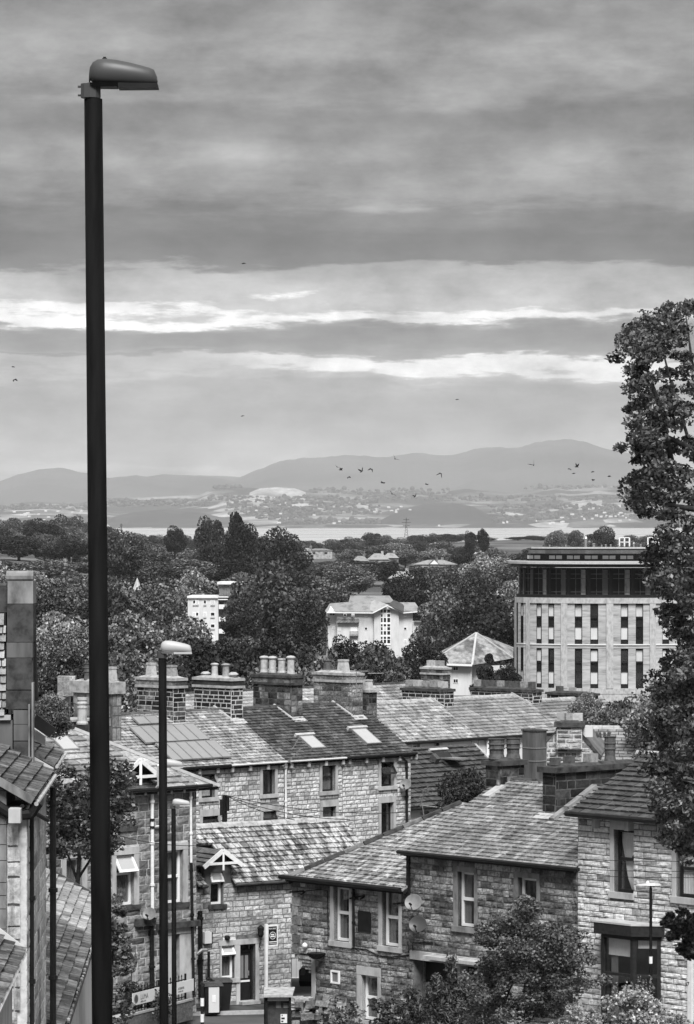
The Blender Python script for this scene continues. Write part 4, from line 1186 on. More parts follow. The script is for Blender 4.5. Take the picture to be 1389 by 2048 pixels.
# dormer
vD = fC.px(437, 1728)[1]
wd = MB(); 
for (a, b, c, d) in ((dL, -.02, rd[0], vD), (rd[2], -.02, dRr, vD)): wd.pbox(fC, a, b, c, d, -.25, 0)
wd.pbox(fC, rd[0], rd[3], rd[2], vD, -.25, 0)
um = (dL + dRr) / 2; vA = fC.px(443, 1699)[1]; hw = (dRr - dL) / 2 + .22
wd.prism([fC.p(dL, vD, -.25), fC.p(dRr, vD, -.25), fC.p(um, vA - .15, -.25)], fC.n * .25)
dm = wd.build('dormer', M['render_grey'], hC)
MB().pbox(fC, dL, -.3, dL + .1, vD, -1.6, -.25).pbox(fC, dRr - .1, -.3, dRr, vD, -1.6, -.25).build('dormer_cheek', M['render_grey'], dm)
window(hC, fC, rd, 'topopen', 'white', None, curtain=None, rail=.66, ft=.07)
MB().pbox(fC, rd[0] - .1, rd[1] - .14, rd[2] + .12, rd[1], -.1, .08).build('sill', M['coping_dark'], dm)
vE_ = vD - .05
for sgn in (-1, 1):
    e0 = fC.p(um + sgn * hw, vE_, .3); ap = fC.p(um, vA, .3)
    slope = (ap - e0); Ls = slope.length; ey = slope.normalized()
    if sgn < 0: fr = Fr(fC.p(um - hw, vE_, .3) - fC.n * 2.3, fC.n, ey)    # left slope, outward normal to the left
    else: fr = Fr(e0, -fC.n, ey)
    roof(dm, fr, [(0, 0), (2.3, 0), (2.3, Ls), (0, Ls)], .2, (.24, .4), M['slate_dark'], name='dormer_roof', seed=55 + sgn, thick=.05) if False else None
    pb = MB(); pb.pbox(fr, 0, 0, 2.3, Ls, -.05, -.002); rr = pb.build('dormer_roof', M['under'], hC)
    masonry(rr, fr, [(0, 0), (2.3, 0), (2.3, Ls), (0, Ls)], (.2, .2), (.24, .42), M['slate_dark'], 'slate', protos=SLATE, kind='slate', rng=random.Random(60 + sgn))
    bb = MB(); w_ = .09
    bb.bar(e0 + fC.n * .04, ap + fC.n * .04, .04, .14, up=UP); bb.build('bargeboard', M['white_paint'], dm)
bb = MB(); vt = vE_ + .10
bb.bar(fC.p(um - hw * .72, vt, .36), fC.p(um + hw * .72, vt, .36), .05, .08); bb.bar(fC.p(um, vt - .22, .36), fC.p(um, vA - .05, .36), .08, .06)
bb.build('gable_truss', M['white_paint'], dm)
# main roof in two pieces round the dormer
dc = rC.px(437, 1766)
uA_, uB_ = dL - .02, dRr + .02
vtop_d = (vA - 0) / math.sin(R(38)) + .15
roof(hC, rC, [(uLC, 0), (uA_, 0), (uA_, vtop_d), (uLC, vtop_d)], .23, (.15, .28), M['slate_streak'], seed=51, protos=THICK, kind='thick', jitter=.012)
roof(hC, rC, [(uB_, 0), (uC1, 0), (uC1, vtop_d), (uB_, vtop_d)], .23, (.15, .28), M['slate_streak'], seed=52, protos=THICK, kind='thick', jitter=.012)
roof(hC, rC, [(uLC, vtop_d), (uC1, vtop_d), (uC1, tC), (uLC, tC)], .23, (.15, .28), M['slate_streak'], seed=53, protos=THICK, kind='thick', jitter=.012)
ridge(hC, rC.p(uLC, tC), rC.p(uC1, tC), .6, .17, M['coping'])
wall(hC, 'passage_wall', fC, [(0.004, fC.px(600, 1905)[1]), (uC1, fC.px(600, 1905)[1]), (uC1, -.02), (0.004, -.02)], M['mortar_mid'], M['stone_light'], (.11, .21), (.16, .52), seed=57, protos=SMOOTH, kind='smooth')
A = rC.p(uLC, tC); B_ = rC.p(uC1, tC); dn = bC * 3.0 - UP * 2.2
MB().prism([A, B_, B_ + dn, A + dn], UP * -.12).build('rear_roof', M['slate_dark'], hC)
shell(hC, fC, uLC, 0, v0, -.1, 6.0, M['stone_grey'])
gx = MB(); a = fC.p(uC1 - .1, -.1, 0); bk = a + bC * 6.0; gx.prism([a, bk, rC.p(uC1 - .1, tC) - UP * .15], eC * -.3); gx.build('gable_wall', M['stone_grey'], hC)
# door
d = MB(); d.pbox(fC, dr[0] - .14, v0, dr[0], dr[3], -.2, .03).pbox(fC, dr[2], v0, dr[2] + .14, dr[3], -.2, .03).pbox(fC, dr[0] - .8, dr[3], dr[2] + .16, dr[3] + .17, -.2, .04)
dd = d.build('door_surround', M['dress'], hC)
dw = dr[2] - dr[0]; dh = dr[3] - v0
d = MB(); d.pbox(fC, dr[0], v0, dr[0] + .07, dr[3], -.24, -.16).pbox(fC, dr[2] - .07, v0, dr[2], dr[3], -.24, -.16).pbox(fC, dr[0] + .07, v0 + dh * .865, dr[2] - .07, v0 + dh * .89, -.24, -.16).build('door_frame', M['black_paint'], hC)
d = MB(); a0, a1 = dr[0] + .07, dr[2] - .07
d.pbox(fC, a0, v0 + .04, a1, v0 + dh * .86, -.24, -.2)
door = d.build('door', M['black_paint'], hC)
for k in range(2):
    x0 = a0 + .06 + k * (a1 - a0 - .09) / 2; x1 = x0 + (a1 - a0) / 2 - .10
    MB().pbox(fC, x0, v0 + dh * .42, x1, v0 + dh * .80, -.2, -.19).build('door_pane', M['curtain_grey'], door)
MB().pbox(fC, a0 + .06, v0 + dh * .355, a0 + .42, v0 + dh * .385, -.2, -.18).build('letter_plate', M['white_paint'], door)
MB().pbox(fC, a1 - .11, v0 + dh * .46, a1 - .07, v0 + dh * .54, -.2, -.15).build('handle', M['galv'], door)
MB().pbox(fC, dr[0] + .07, v0 + dh * .895, dr[2] - .07, dr[3] - .03, -.2, -.19).build('fanlight', M['glass'], hC)
MB().pbox(fC, dr[0] - .05, v0, dr[2] + .05, v0 + .10, -.16, .25).build('doorstep', M['kerb'], hC)
MB().pbox(fC, uLC, v0, dr[0] - .16, v0 + .14, .0, .05).pbox(fC, dr[2] + .16, v0, 0, v0 + .14, .0, .05).build('plinth', M['stone_grey'], hC)
# fittings on the cottage wall
a = fC.hit(524, 1852, .02); MB().box((0, 0, 0), (.01, .01, .01))
wl = MB(); wl.bar(fC.hit(526, 1868, .0), fC.hit(522, 1852, .25), .03); wl.bar(fC.hit(526, 1868, .0), fC.hit(522, 1874, .22), .03)
lo = wl.build('wall_lantern', M['black_iron'], hC)
c = fC.hit(522, 1864, .25); MB().lathe(c - UP * .17, [(.05, 0), (.1, .08), (.11, .28), (.13, .30), (.02, .40)], 8).build('lantern_glass', M['black_iron'], lo)
hb = MB(); hb.tube([fC.hit(521, 1884, .0), fC.hit(519, 1892, .18), fC.hit(521, 1897, .05)], .018, 6); hb.build('basket_hook', M['black_iron'], hC)
hb = MB(); p_ = fC.hit(453, 1875, .0); hb.lathe(p_, [(.08, 0), (.08, .12), (.05, .16)], 8, ex=fC.ex, ey=fC.ey, ez=fC.n); hb.build('boiler_flue', M['black_iron'], hC)
hb = MB(); r_ = win_uv(fC, (405, 1863, 419, 1886)); hb.pbox(fC, *r_, 0, .16); hb.build('meter_box', M['render_pale'], hC)
hb = MB(); hb.tube([fC.p(r_[2] - .02, r_[3], .12), fC.p(r_[2] + .04, r_[3] - .03, .12), fC.p(r_[2] + .04, r_[1] - .02, .12), fC.p(r_[0], r_[1] - .05, .12)], .02, 6); hb.build('cable', M['black_iron'], hC)
hb = MB(); hb.pbox(fC, *win_uv(fC, (579, 1879, 596, 1891)), .0, .12)
pipe(hC, [fC.hit(401, 1822, .1), fC.hit(402, 1990, .1)], .075, M['black_iron'])
pipe(hC, [fC.hit(395, 1908, .45), fC.hit(404, 1900, .5), fC.hit(414, 1900, .5)], .055, M['galv'], collars=False, name='flue_pipe')
pipe(hC, [fC.hit(418, 1903, .3), fC.hit(418, 1955, .3), fC.hit(408, 1970, .3)], .045, M['black_iron'], name='waste_pipe')
gutter(hC, fC.p(uB_, -.06, .27), fC.p(.1, -.06, .27), .045, M['coping_dark'])
gutter(hC, fC.p(uLC + .1, -.06, .27), fC.p(uA_, -.06, .27), .05, M['coping_dark'])
# quoins at its right-hand corner and the pale tie stone
for k in range(9):
    q0 = fC.px(583, 1765 + k * 14.5)
    MB().pbox(fC, -.02, q0[1] - .22, .30, q0[1] - .015, -.3, .03).build('quoin', M['dress'] if k % 3 else M['dress_dark'], hC)

# ------------------------------------------------------------------ D: tall stone house at the left with the small gable on its roof
fD = wall_fr(393, 1567, 117.5, eB)
rD = roof_fr(fD.p(0, 0, .35) - UP * .12, eB, 33)
zD = -15.6
hD = root('stone_house', 'tall dark-blocked stone house at the lane end with pale downpipes and a half-hidden roof gablet', 'house', (fD.p(-4, 0).x, fD.p(-4, 0).y, zD))
v0 = zD - fD.o.z; uLD = fD.px(92, 1700)[0]
wD = [((232, 1709, 268, 1811), 'topopen'), ((334, 1700, 366, 1806), 'sash'), ((132, 1716, 164, 1800), 'plain'), ((243, 1640, 262, 1652), 'plain')]
insD = [win_uv(fD, w[0]) for w in wD]
dD = win_uv(fD, (343, 1869, 359, 1988)); dD = (dD[0], v0, dD[2], dD[3])
oD = win_uv(fD, (262, 1912, 275, 1990)); oD = (oD[0], v0, oD[2], oD[3])
outsD = [outer_of(r, dict(jl=.16, jr=.2, sill=.16, lint=.22)) for r in insD] + [(dD[0] - .2, v0, dD[2] + .55, dD[3] + .3), oD]
wall(hD, 'front_wall', fD, [(uLD, v0), (0, v0), (0, -.02), (uLD, -.02)], M['mortar_light'], M['stone_grey'], (.20, .27), (.3, .62), insD + [dD, oD], outsD, protos=ROCK, kind='rock', seed=70, gap=.022)
for (rc, stl), r in zip(wD, insD):
    window(hD, fD, r, stl, 'white', 'dress', jl=.16, jr=.2, sill=.16, lint=.22, curtain='greyfull', rail=.62 if stl == 'topopen' else .5, ft=.08, sillm='coping_dark')
for (r, nm) in ((dD, 'door'), (oD, 'side_door')):
    MB().pbox(fD, r[0], v0, r[2], r[3], -.3, -.25).build(nm, M['black_paint'], hD)
MB().pbox(fD, dD[2], v0, dD[2] + .55, dD[3] + .02, -.3, .03).pbox(fD, dD[0] - .2, v0, dD[0], dD[3] + .02, -.3, .03).build('door_jamb', M['dress'], hD)
MB().pbox(fD, dD[0] - .25, dD[3] + .02, dD[2] + .6, dD[3] + .26, -.3, .06).build('door_lintel', M['dress'], hD)
a = fD.px(268, 1846); b = fD.px(302, 1842)
MB().pbox(fD, a[0], a[1] - .1, b[0] + .0, a[1] + .12, .0, .25).build('string_course', M['coping_dark'], hD)
a = fD.px(312, 1858); MB().pbox(fD, a[0], a[1] - .02, .0, a[1] + .16, .0, .2).build('string_course', M['coping_dark'], hD)
pipe(hD, [fD.hit(318, 1530, .7), fD.hit(318, 1570, .5), fD.hit(305, 1588, .12), fD.hit(305.5, 1838, .12)], .055, M['white_paint'])
for yy in (1637, 1652): MB().tube([fD.hit(305, yy, .12), fD.hit(305, yy + 5, .12)], .072, 8).build('pipe_collar', M['black_iron'], hD)
pipe(hD, [fD.hit(304, 1852, .15), fD.hit(305, 1990, .15)], .07, M['black_iron'])
pipe(hD, [fD.hit(394, 1566, .3), fD.hit(382, 1582, .12), fD.hit(383, 1725, .12)], .04, M['white_paint'])
pipe(hD, [fD.hit(383, 1726, .12), fD.hit(388, 1990, .12)], .045, M['black_iron'])
MB().tube([fD.hit(311, 1653, .1), fD.hit(322, 1652, .1)], .03, 6).build('waste_pipe', M['white_paint'], hD)
# roof: front slope hipped at its right end
uH = rD.px(427, 1562)[0]; vH = rD.px(140, 1460)[1]; uT = rD.px(150, 1461)[0]
poly = [(uLD - .3, 0), (uH, 0), (uT, vH), (uLD - .3, vH)]
roof(hD, rD, poly, .30, (.32, .6), M['slate_pale'], seed=71, protos=THICK, kind='thick', jitter=.008)
hl = MB(); hl.bar(rD.p(uH, 0, .05), rD.p(uT, vH, .05), .16, .09); hl.build('hip_lead', M['lead'], hD)
hl = MB(); hl.bar(rD.p(uH + .1, 0, -.02), rD.p(uT + .1, vH, -.02), .10, .09); hl.build('hip_lead', M['coping'], hD)
hipb = rD.p(uH, 0) ; hipt = rD.p(uT, vH)
MB().prism([hipb, hipb + bB * 8.0, hipt], UP * -.1).build('hip_roof', M['slate_blue'], hD)
shell(hD, fD, uLD, 0, v0, -.1, 8.0, M['stone_grey'])
gutter(hD, fD.p(uLD, -.05, .4), fD.p(.3, -.05, .4), .055)
for q in range(14): MB().pbox(fD, -.3 - q * .55, -.22, -.22 - q * .55, -.08, 0, .34).build('rafter_foot', M['coping'], hD)
# gablet on the roof
uG = fD.px(261, 1560)[0]; vG0 = fD.px(261, 1552)[1]; vG1 = fD.px(261, 1519)[1]; hw = .95
zG = .42
for sgn in (-1, 1):
    e0 = fD.p(uG + sgn * hw, vG0 - .12, zG); ap = fD.p(uG, vG1, zG); ey = (ap - e0).normalized(); Ls = (ap - e0).length
    fr = Fr(fD.p(uG - hw, vG0 - .12, zG) - fD.n * 2.2, fD.n, ey) if sgn < 0 else Fr(e0, -fD.n, ey)
    rr = MB().pbox(fr, 0, 0, 2.2, Ls, -.05, -.002).build('gablet_roof', M['under'], hD)
    masonry(rr, fr, [(0, 0), (2.2, 0), (2.2, Ls), (0, Ls)], (.25, .25), (.3, .5), M['slate_pale'], 'slate', protos=SLATE, kind='slate', rng=random.Random(80 + sgn))
    MB().bar(e0 + fD.n * .04, ap + fD.n * .04, .04, .13, up=UP).build('bargeboard', M['white_paint'], hD)
MB().bar(fD.p(uG - hw * .8, vG0, zG + .06), fD.p(uG + hw * .8, vG0, zG + .06), .06, .09).bar(fD.p(uG, vG0 - .25, zG + .06), fD.p(uG, vG1 - .05, zG + .06), .08, .08).build('gable_truss', M['white_paint'], hD)
MB().prism([fD.p(uG - hw * .9, vG0 - .3, .05), fD.p(uG + hw * .9, vG0 - .3, .05), fD.p(uG, vG1 - .1, .05)], -fD.n * .2).build('gablet_face', M['dark_wood'], hD)
MB().pbox(fD, *win_uv(fD, (232, 1560, 262, 1572)), .0, .1).build('gablet_window', M['white'], hD)
# white flat rooflight lying on the left of the roof
rooflight(hD, rD, [(118, 1478), (132, 1478), (152, 1502), (112, 1503)])
# chimneys behind D
def chP(h, x, ytop, Y, L, Wd, H, **k):
    return chimney(h, 'chimney', P3(x, ytop, Y), bB, L, eB, Wd, H, **k)
chP(hD, 225, 1388, 128, 2.0, .42, 1.6, stone='stone_grey', mort='mortar_dark', ch=(.28, .5), cap=.40, capm='coping', band=False, pots=[(.72, .5, 'ringed', .55, .17, 'pot_dark'), (.12, .5, 'square', .48, .15, 'pot_pale')], seed=21, over=.10, label='broad chimney with a deep rounded cap behind the near lamp column')
cc = P3(165, 1395, 126.5)
b = MB(); b.lathe(cc - UP * .9, [(.20, 0), (.20, .06), (.16, .10), (.16, .52), (.18, .54), (.18, .58), (.155, .60), (.155, .66), (.18, .68), (.18, .73), (.155, .75), (.155, .80), (.18, .82), (.18, .9), (.12, .9)], 12); b.build('chimney_pot', M['pot_pale'], hD)
b = MB(); b.pbox(Fr(P3(138, 1466, 127), eB, UP), 0, 0, 1.2, .38, -1.6, 0); b.build('parapet', M['coping_dark'], hD)
b = MB(); b.pbox(Fr(P3(138, 1444, 127), eB, UP), -.03, 0, 1.3, .07, -1.6, .05); b.build('parapet_coping', M['coping'], hD)
# ------------------------------------------------------------------ terrace A (right foreground): three houses in one street wall
fA = wall_fr(690, 1765, 115.0, eA)
zA = -16.3
vb = zA - fA.o.z
pitA = 26.0
def A_px(x, y): return fA.px(x, y)
# A1
uA0 = A_px(588, 1760)[0]; uA1 = A_px(818, 1760)[0]; uA2 = A_px(1156, 1700)[0]; uA3 = uA2 + 11.5
vE1 = A_px(700, 1762)[1]; vE2 = A_px(985, 1716)[1]; vE3 = A_px(1220, 1628)[1]
hA1 = root('corner_house', 'low stone corner house with two white sash windows and a hipped streaky slate roof', 'house', (fA.p(.5, 0).x, fA.p(.5, 0).y, zA))
uL2 = A_px(627, 1980)[0]; vCut = A_px(610, 1908)[1]
w1 = win_uv(fA, (668, 1774, 700, 1883)); w2 = win_uv(fA, (765, 1782, 799, 1893)); w3 = win_uv(fA, (724, 1951, 757, 2041))
s1 = dict(jl=.14, jr=.12, sill=.16, lint=.12)
insA = [w1, w2]; outA = [outer_of(w1, s1), outer_of(w2, s1)]
plq = win_uv(fA, (718, 1822, 743, 1863)); box_ = win_uv(fA, (664, 1941, 681, 1967))
wall(hA1, 'upper_wall', fA, [(uA0, vCut), (uA1 + .1, vCut), (uA1 + .1, vE1 - .02), (uA0, vE1 - .02)], M['mortar_mid'], M['stone_mid'], (.17, .24), (.26, .56), insA, outA + [plq], seed=90, gap=.016)
wall(hA1, 'lower_wall', fA, [(uL2, vb), (uA1 + .1, vb), (uA1 + .1, vCut), (uL2, vCut)], M['mortar_mid'], M['stone_mid'], (.17, .24), (.26, .6), [w3], [outer_of(w3, dict(jl=.2, jr=.12, sill=.12, lint=.26)), box_], seed=91, gap=.016)
for w in (w1, w2): window(hA1, fA, w, 'sash', 'white', 'dress', curtain='left', ft=.085, rail=.52, jl=.14, jr=.12, sill=.16, lint=.12, reveal=.16)
window(hA1, fA, w3, 'sash', 'white', 'dress', curtain='greyfull', ft=.085, jl=.2, jr=.12, sill=.12, lint=.26, reveal=.16)
for w, j in ((w1, .14), (w2, .14)):
    pass
MB().pbox(fA, *plq, 0, .04).build('slate_plaque', M['black_paint'], hA1)
vb_ = MB(); sash(vb_, fA, *box_, .05, 0, .06); vbx = vb_.build('wall_vent', M['white'], hA1)
MB().pbox(fA, box_[0] + .05, box_[1] + .05, box_[2] - .05, box_[3] - .05, 0, .02).build('vent_louvre', M['curtain_grey'], vbx)
# chamfered corner: quoin strip and corbelled stones
MB().pbox(fA, uL2 - .03, vb, uL2 + .14, vCut + .02, -.2, .05).build('corner_post', M['dress'], hA1)
for k in range(6):
    MB().pbox(fA, uA0 + .12 * k + .02, vCut - .16 - .11 * k, uL2 - .02, vCut - .05 - .11 * k, -.4 - .04 * k, -.02 - .04 * k).build('corbel_stone', M['stone_mid'], hA1)
for k in range(8):
    yy = vCut + .02 + k * .29
    if yy < vE1 - .3: MB().pbox(fA, uA0 - .02, yy, uA0 + (.34 if k % 2 else .22), yy + .27, -.3, .055).build('quoin', M['stone_grey'], hA1)
rA1 = roof_fr(fA.p(0, vE1, .3) - UP * .1, eA, pitA)
pL = rA1.px(583, 1749); tA1 = rA1.px(918, 1612)
uMid = uA1 + .05
hipT = rA1.px(925, 1606)
vt1 = hipT[1]
roof(hA1, rA1, [(pL[0], 0), (uMid, 0), (uMid, vt1), (hipT[0], vt1)] if hipT[0] < uMid else [(pL[0], 0), (uMid, 0), (uMid, vt1 * (uMid - pL[0]) / (hipT[0] - pL[0]))], .21, (.2, .36), M['slate_paleA'], seed=92, jitter=.008)
he = rA1.p(pL[0], 0, .06); ht = rA1.p(hipT[0], vt1, .06)
d_ = ht - he
k = int(d_.length / .62)
for q in range(k):
    a = he + d_ * (q / k); b = he + d_ * ((q + .95) / k); MB().bar(a, b, .26, .09).build('hip_tile', M['coping_dark' if q % 3 else 'dress_dark'], hA1)
MB().bar(he + bA * .12 - UP * .14, ht + bA * .12 - UP * .14, .06, .2).build('hip_board', M['black_paint'], hA1)
hb_ = rA1.p(pL[0], 0)
MB().prism([hb_, hb_ + bA * 7.4, rA1.p(min(hipT[0], uMid), vt1 * .98)], UP * -.12).build('end_roof', M['slate_dark'], hA1)
gutter(hA1, fA.p(uA0 - .25, vE1 - .05, .36), fA.p(uA1, vE1 - .05, .36), .075)
MB().pbox(fA, uA0 - .1, vE1 - .16, uA1, vE1 - .02, 0.001, .28).build('soffit', M['black_paint'], hA1)
shell(hA1, fA, uA0, uA1, vCut, vE1 - .1, 7.2, M['stone_mid'])
shell(hA1, fA, uL2 + .6, uA1, vb, vCut, 7.2, M['stone_mid'], 'rear_lower_wall')
# projecting iron arms, cables
for (x0, y0, x1, y1) in [(731, 1791, 700, 1797), (826, 1803, 786, 1808), (612, 1782, 580, 1784)]:
    a = fA.hit(x0, y0, 0); b = fA.hit(x1, y1, .12)
    mb = MB(); mb.tube([a, b], .028, 6); mb.tube([a, a + fA.n * .2 - UP * .1], .03, 6)
    mb.build('iron_bracket', M['black_iron'], hA1)
def cable(h, pts, fr, r=.014, z=.05, m='black_iron'):
    MB().tube([fr.hit(x, y, z) for x, y in pts], r, 5).build('cable', M[m], h)
cable(hA1, [(612, 1782), (640, 1779), (655, 1781), (657, 1880)], fA)
cable(hA1, [(656, 1890), (705, 1896), (733, 1899), (760, 1912), (785, 1914), (826, 1909), (826, 1886), (866, 1885)], fA, .018)
pipe(hA1, [fA.hit(707, 1775, .1), fA.hit(708, 1893, .1)], .04, M['black_iron'])
# A2
hA2 = root('terraced_house', 'stone house with long grey slate roof, wide blackened chimney and recessed garage door behind bushes', 'house', (fA.p((uA1 + uA2) / 2, 0).x, fA.p((uA1 + uA2) / 2, 0).y, zA))
w4 = win_uv(fA, (916, 1744, 950, 1854)); w5 = win_uv(fA, (1037, 1756, 1075, 1809))
gr = win_uv(fA, (829, 1926, 958, 2040)); 
s2 = dict(jl=.16, jr=.12, sill=.16, lint=.16)
wall(hA2, 'front_wall', fA, [(uA1, vb), (uA2, vb), (uA2, vE2 - .02), (uA1, vE2 - .02)], M['mortar_mid'], M['stone_mid'], (.16, .22), (.22, .5), [w4, w5, gr], [outer_of(w4, s2), outer_of(w5, s2), (gr[0] - .02, gr[1], gr[2] + .02, gr[3] + .26)], seed=93, gap=.016)
window(hA2, fA, w4, 'sash', 'white', 'dress_dark', curtain='left', ft=.085, reveal=.16, **s2)
window(hA2, fA, w5, 'plain', 'white', 'dress_dark', ft=.085, reveal=.16, **s2)
MB().pbox(fA, gr[0] - .1, gr[3], gr[2] + .1, gr[3] + .25, -.3, .10).build('garage_lintel', M['dress'], hA2)
MB().pbox(fA, gr[0] + .9, gr[3] + .12, gr[2] + .5, gr[3] + .22, .05, .5).build('garage_canopy', M['dress'], hA2)
MB().pbox(fA, gr[0], gr[1], gr[2], gr[3], -.5, -.42).build('garage_door', M['black_paint'], hA2)
MB().pbox(fA, (gr[0] + gr[2]) / 2 + .5, gr[1], (gr[0] + gr[2]) / 2 + .62, gr[3], -.3, .02).build('garage_post', M['dress'], hA2)
MB().pbox(fA, uA1 - .02, vE1 - .2, uA1 + .10, vE2 - .02, -.1, .09).build('corner_board', M['black_paint'], hA2)
rA2 = roof_fr(fA.p(0, vE2, .25) - UP * .08, eA, pitA)
uV2 = rA2.px(811, 1702)[0]; t2 = rA2.px(1055, 1561)[1]
uEnd2 = uA2 + .05
roof(hA2, rA2, [(uV2, 0), (uEnd2, 0), (uEnd2, t2), (uV2, t2)], .205, (.22, .36), M['slate_blueA'], seed=94, jitter=.006)
ridge(hA2, rA2.p(uV2, t2), rA2.p(uEnd2, t2), .5, .13, M['coping_dark'])
A = rA2.p(uV2, t2); B_ = rA2.p(uEnd2, t2); dn = bA * 4.2 - UP * 2.0
MB().prism([A, B_, B_ + dn, A + dn], UP * -.12).build('rear_roof', M['slate_dark'], hA2)
gutter(hA2, fA.p(uA1 - .15, vE2 - .05, .32), fA.p(uA2 + .35, vE2 - .05, .32), .06)
MB().pbox(fA, uA1 - .1, vE2 - .14, uA2 - .02, vE2 - .02, 0.045, .26).build('soffit', M['black_paint'], hA2)
shell(hA2, fA, uA1, uA2, vb, vE2 - .1, 8.4, M['stone_mid'])
gx = MB(); a = fA.p(uA1 + .01, vE1 - .1, -.1); gx.prism([a, a + bA * 8.2, Vector((a.x, a.y, rA2.p(0, t2).z - .3)) + bA * 4.0], eA * .3); gx.build('gable_wall', M['stone_mid'], hA2)
# sloping verge coping between the two halves of the A2 roof
c0 = rA2.hit(1104, 1640, .05); c1 = rA2.hit(1192, 1571, .05)
dd_ = c1 - c0; k = max(1, int(dd_.length / .55))
for q in range(k): MB().bar(c0 + dd_ * (q / k), c0 + dd_ * ((q + .94) / k), .20, .13).build('verge_coping', M['dress_dark'], hA2)
a = rA2.hit(1040, 1560, .05); 
c0 = rA2.hit(972, 1594, .04); c1 = rA2.hit(1004, 1572, .04); MB().bar(c0, c1, .34, .10).build('lead_flashing', M['lead'], hA2)
# chimneys of A2: narrow face left-away (-eA), long face right-away (bA)
def chA(h, x, ybase, ytop, L1, L2, fr, **k):
    u, v = fr.px(x, ybase); p = fr.p(u, v); H = (ybase - ytop) / F * p.y
    return chimney(h, 'chimney', Vector((p.x, p.y, p.z + H)), -eA, L1, bA, L2, H + 1.0, **k)
chA(hA2, 1000, 1578, 1532, .62, 1.05, rA2, stone='stone_dark', mort='mortar_dark', ch=(.2, .3), cap=.15, capm='coping_dark', band=False, over=.1,
    pots=[(.6, .22, 'ringed', .62, .24, 'pot_dark'), (.4, .78, 'ringed', .62, .21, 'pot_dark')], seed=31, label='short blackened chimney with two fat ringed pots')
chA(hA2, 1112, 1628, 1546, .55, 4.2, rA2, stone='stone_black', mort='mortar_dark', ch=(.2, .3), cw=(.3, .7), cap=.17, capm='coping_dark', band=False, over=.12,
    pots=[(.5, .06, 'block', .22, .14, 'pot_dark'), (.5, .20, 'block', .24, .15, 'pot_dark'), (.5, .42, 'block', .28, .19, 'pot'), (.5, .62, 'ringed', .76, .17, 'pot_dark')], seed=32, label='very wide blackened chimney with a heavy slab cap and crowned tall pot')
u, v = rA2.px(1112, 1631); MB().pbox(rA2, u - .7, v - .3, u + .25, v + .02, .01, .05).build('lead_flashing', M['lead'], hA2)
# crown of spikes on the tall pot and the rendered square chimney behind
pc = P3(1207, 1473, 114.6); b = MB()
for q in range(9):
    a_ = q * 2 * math.pi / 9; p0 = pc + Vector((math.cos(a_) * .17, math.sin(a_) * .17, -.02)); b.bar(p0, p0 + Vector((math.cos(a_) * .05, math.sin(a_) * .05, .16)), .06)
b.build('pot_crown', M['pot_dark'], hA2)
rc = root('rendered_chimney', 'tall square cement-rendered chimney with two pale straps between the stone chimneys', 'chimney', P3(1071, 1570, 121.5))
b = MB(); c = P3(1072, 1462, 121.5); Hc = 1.85
q = [c, c - eA * .62, c - eA * .62 + bA * .5, c + bA * .5]
b.quadbox([x - UP * Hc for x in q] + q); b.build('shaft', M['render_grey'], rc)
b = MB(); cx_ = c - eA * .31 + bA * .25
for zz, o_ in ((-.02, .05),): b.quadbox([x + (x - cx_) * o_ * 2 + UP * zz for x in q] + [x + (x - cx_) * o_ * 2 + UP * (zz + .05) for x in q])
b.build('cap', M['coping_dark'], rc)
for zz in (-.58, -1.0):
    b = MB(); b.quadbox([x + (x - cx_) * .06 + UP * zz for x in q] + [x + (x - cx_) * .06 + UP * (zz + .03) for x in q]); b.build('strap', M['galv'], rc)
b = MB(); b.quadbox([x + (x - cx_) * .5 - UP * (Hc + .12) for x in q] + [x + (x - cx_) * .5 - UP * (Hc - .02) for x in q]); b.build('base', M['coping_dark'], rc)
b = MB(); b.quadbox([x - UP * (Hc + 2.4) for x in q] + [x - UP * (Hc + .13) for x in q]); b.build('lower_stack', M['stone_dark'], rc)
# A3
hA3 = root('terraced_house', 'taller pale-stone house at the right with dark-framed windows, bay window and tiled roof', 'house', (fA.p(uA2 + 4, 0).x, fA.p(uA2 + 4, 0).y, zA))
w6 = win_uv(fA, (1229, 1660, 1268, 1785)); w7 = win_uv(fA, (1353, 1700, 1396, 1795))
bayr = win_uv(fA, (1203, 1866, 1322, 2024)); dj = win_uv(fA, (1386, 1915, 1425, 2046))
s3 = dict(jl=.14, jr=.0, sill=.18, lint=.26)
wall(hA3, 'front_wall', fA, [(uA2 + .012, vb), (uA3, vb), (uA3, vE3 - .02), (uA2 + .012, vE3 - .02)], M['mortar_mid'], M['stone_pale'], (.14, .21), (.26, .75), [w6, w7, (bayr[0], vb, bayr[2], bayr[3]), dj], [outer_of(w6, s3), outer_of(w7, s3), (bayr[0], vb, bayr[2], bayr[3]), (dj[0] - .16, vb, dj[2] + .2, dj[3] + .2)], seed=95, gap=.014, cap=300)
window(hA3, fA, w6, 'sash', 'dark_wood', 'dress', curtain='tied', ft=.08, rail=.53, reveal=.16, **s3)
window(hA3, fA, w7, 'sash', 'dark_wood', 'dress', curtain='full', ft=.08, rail=.6, reveal=.16, **s3)
MB().pbox(fA, dj[0] - .16, vb, dj[0], dj[3] + .2, -.2, .05).build('door_jamb', M['white_paint'], hA3)
MB().pbox(fA, dj[0], vb, dj[2], dj[3], -.25, -.2).build('door', M['render_pale'], hA3)
rA3 = roof_fr(fA.p(0, vE3, .3) - UP * .05, eA, pitA)
uV3 = rA3.px(1143, 1622)[0]; t3 = rA3.px(1293, 1506)[1]
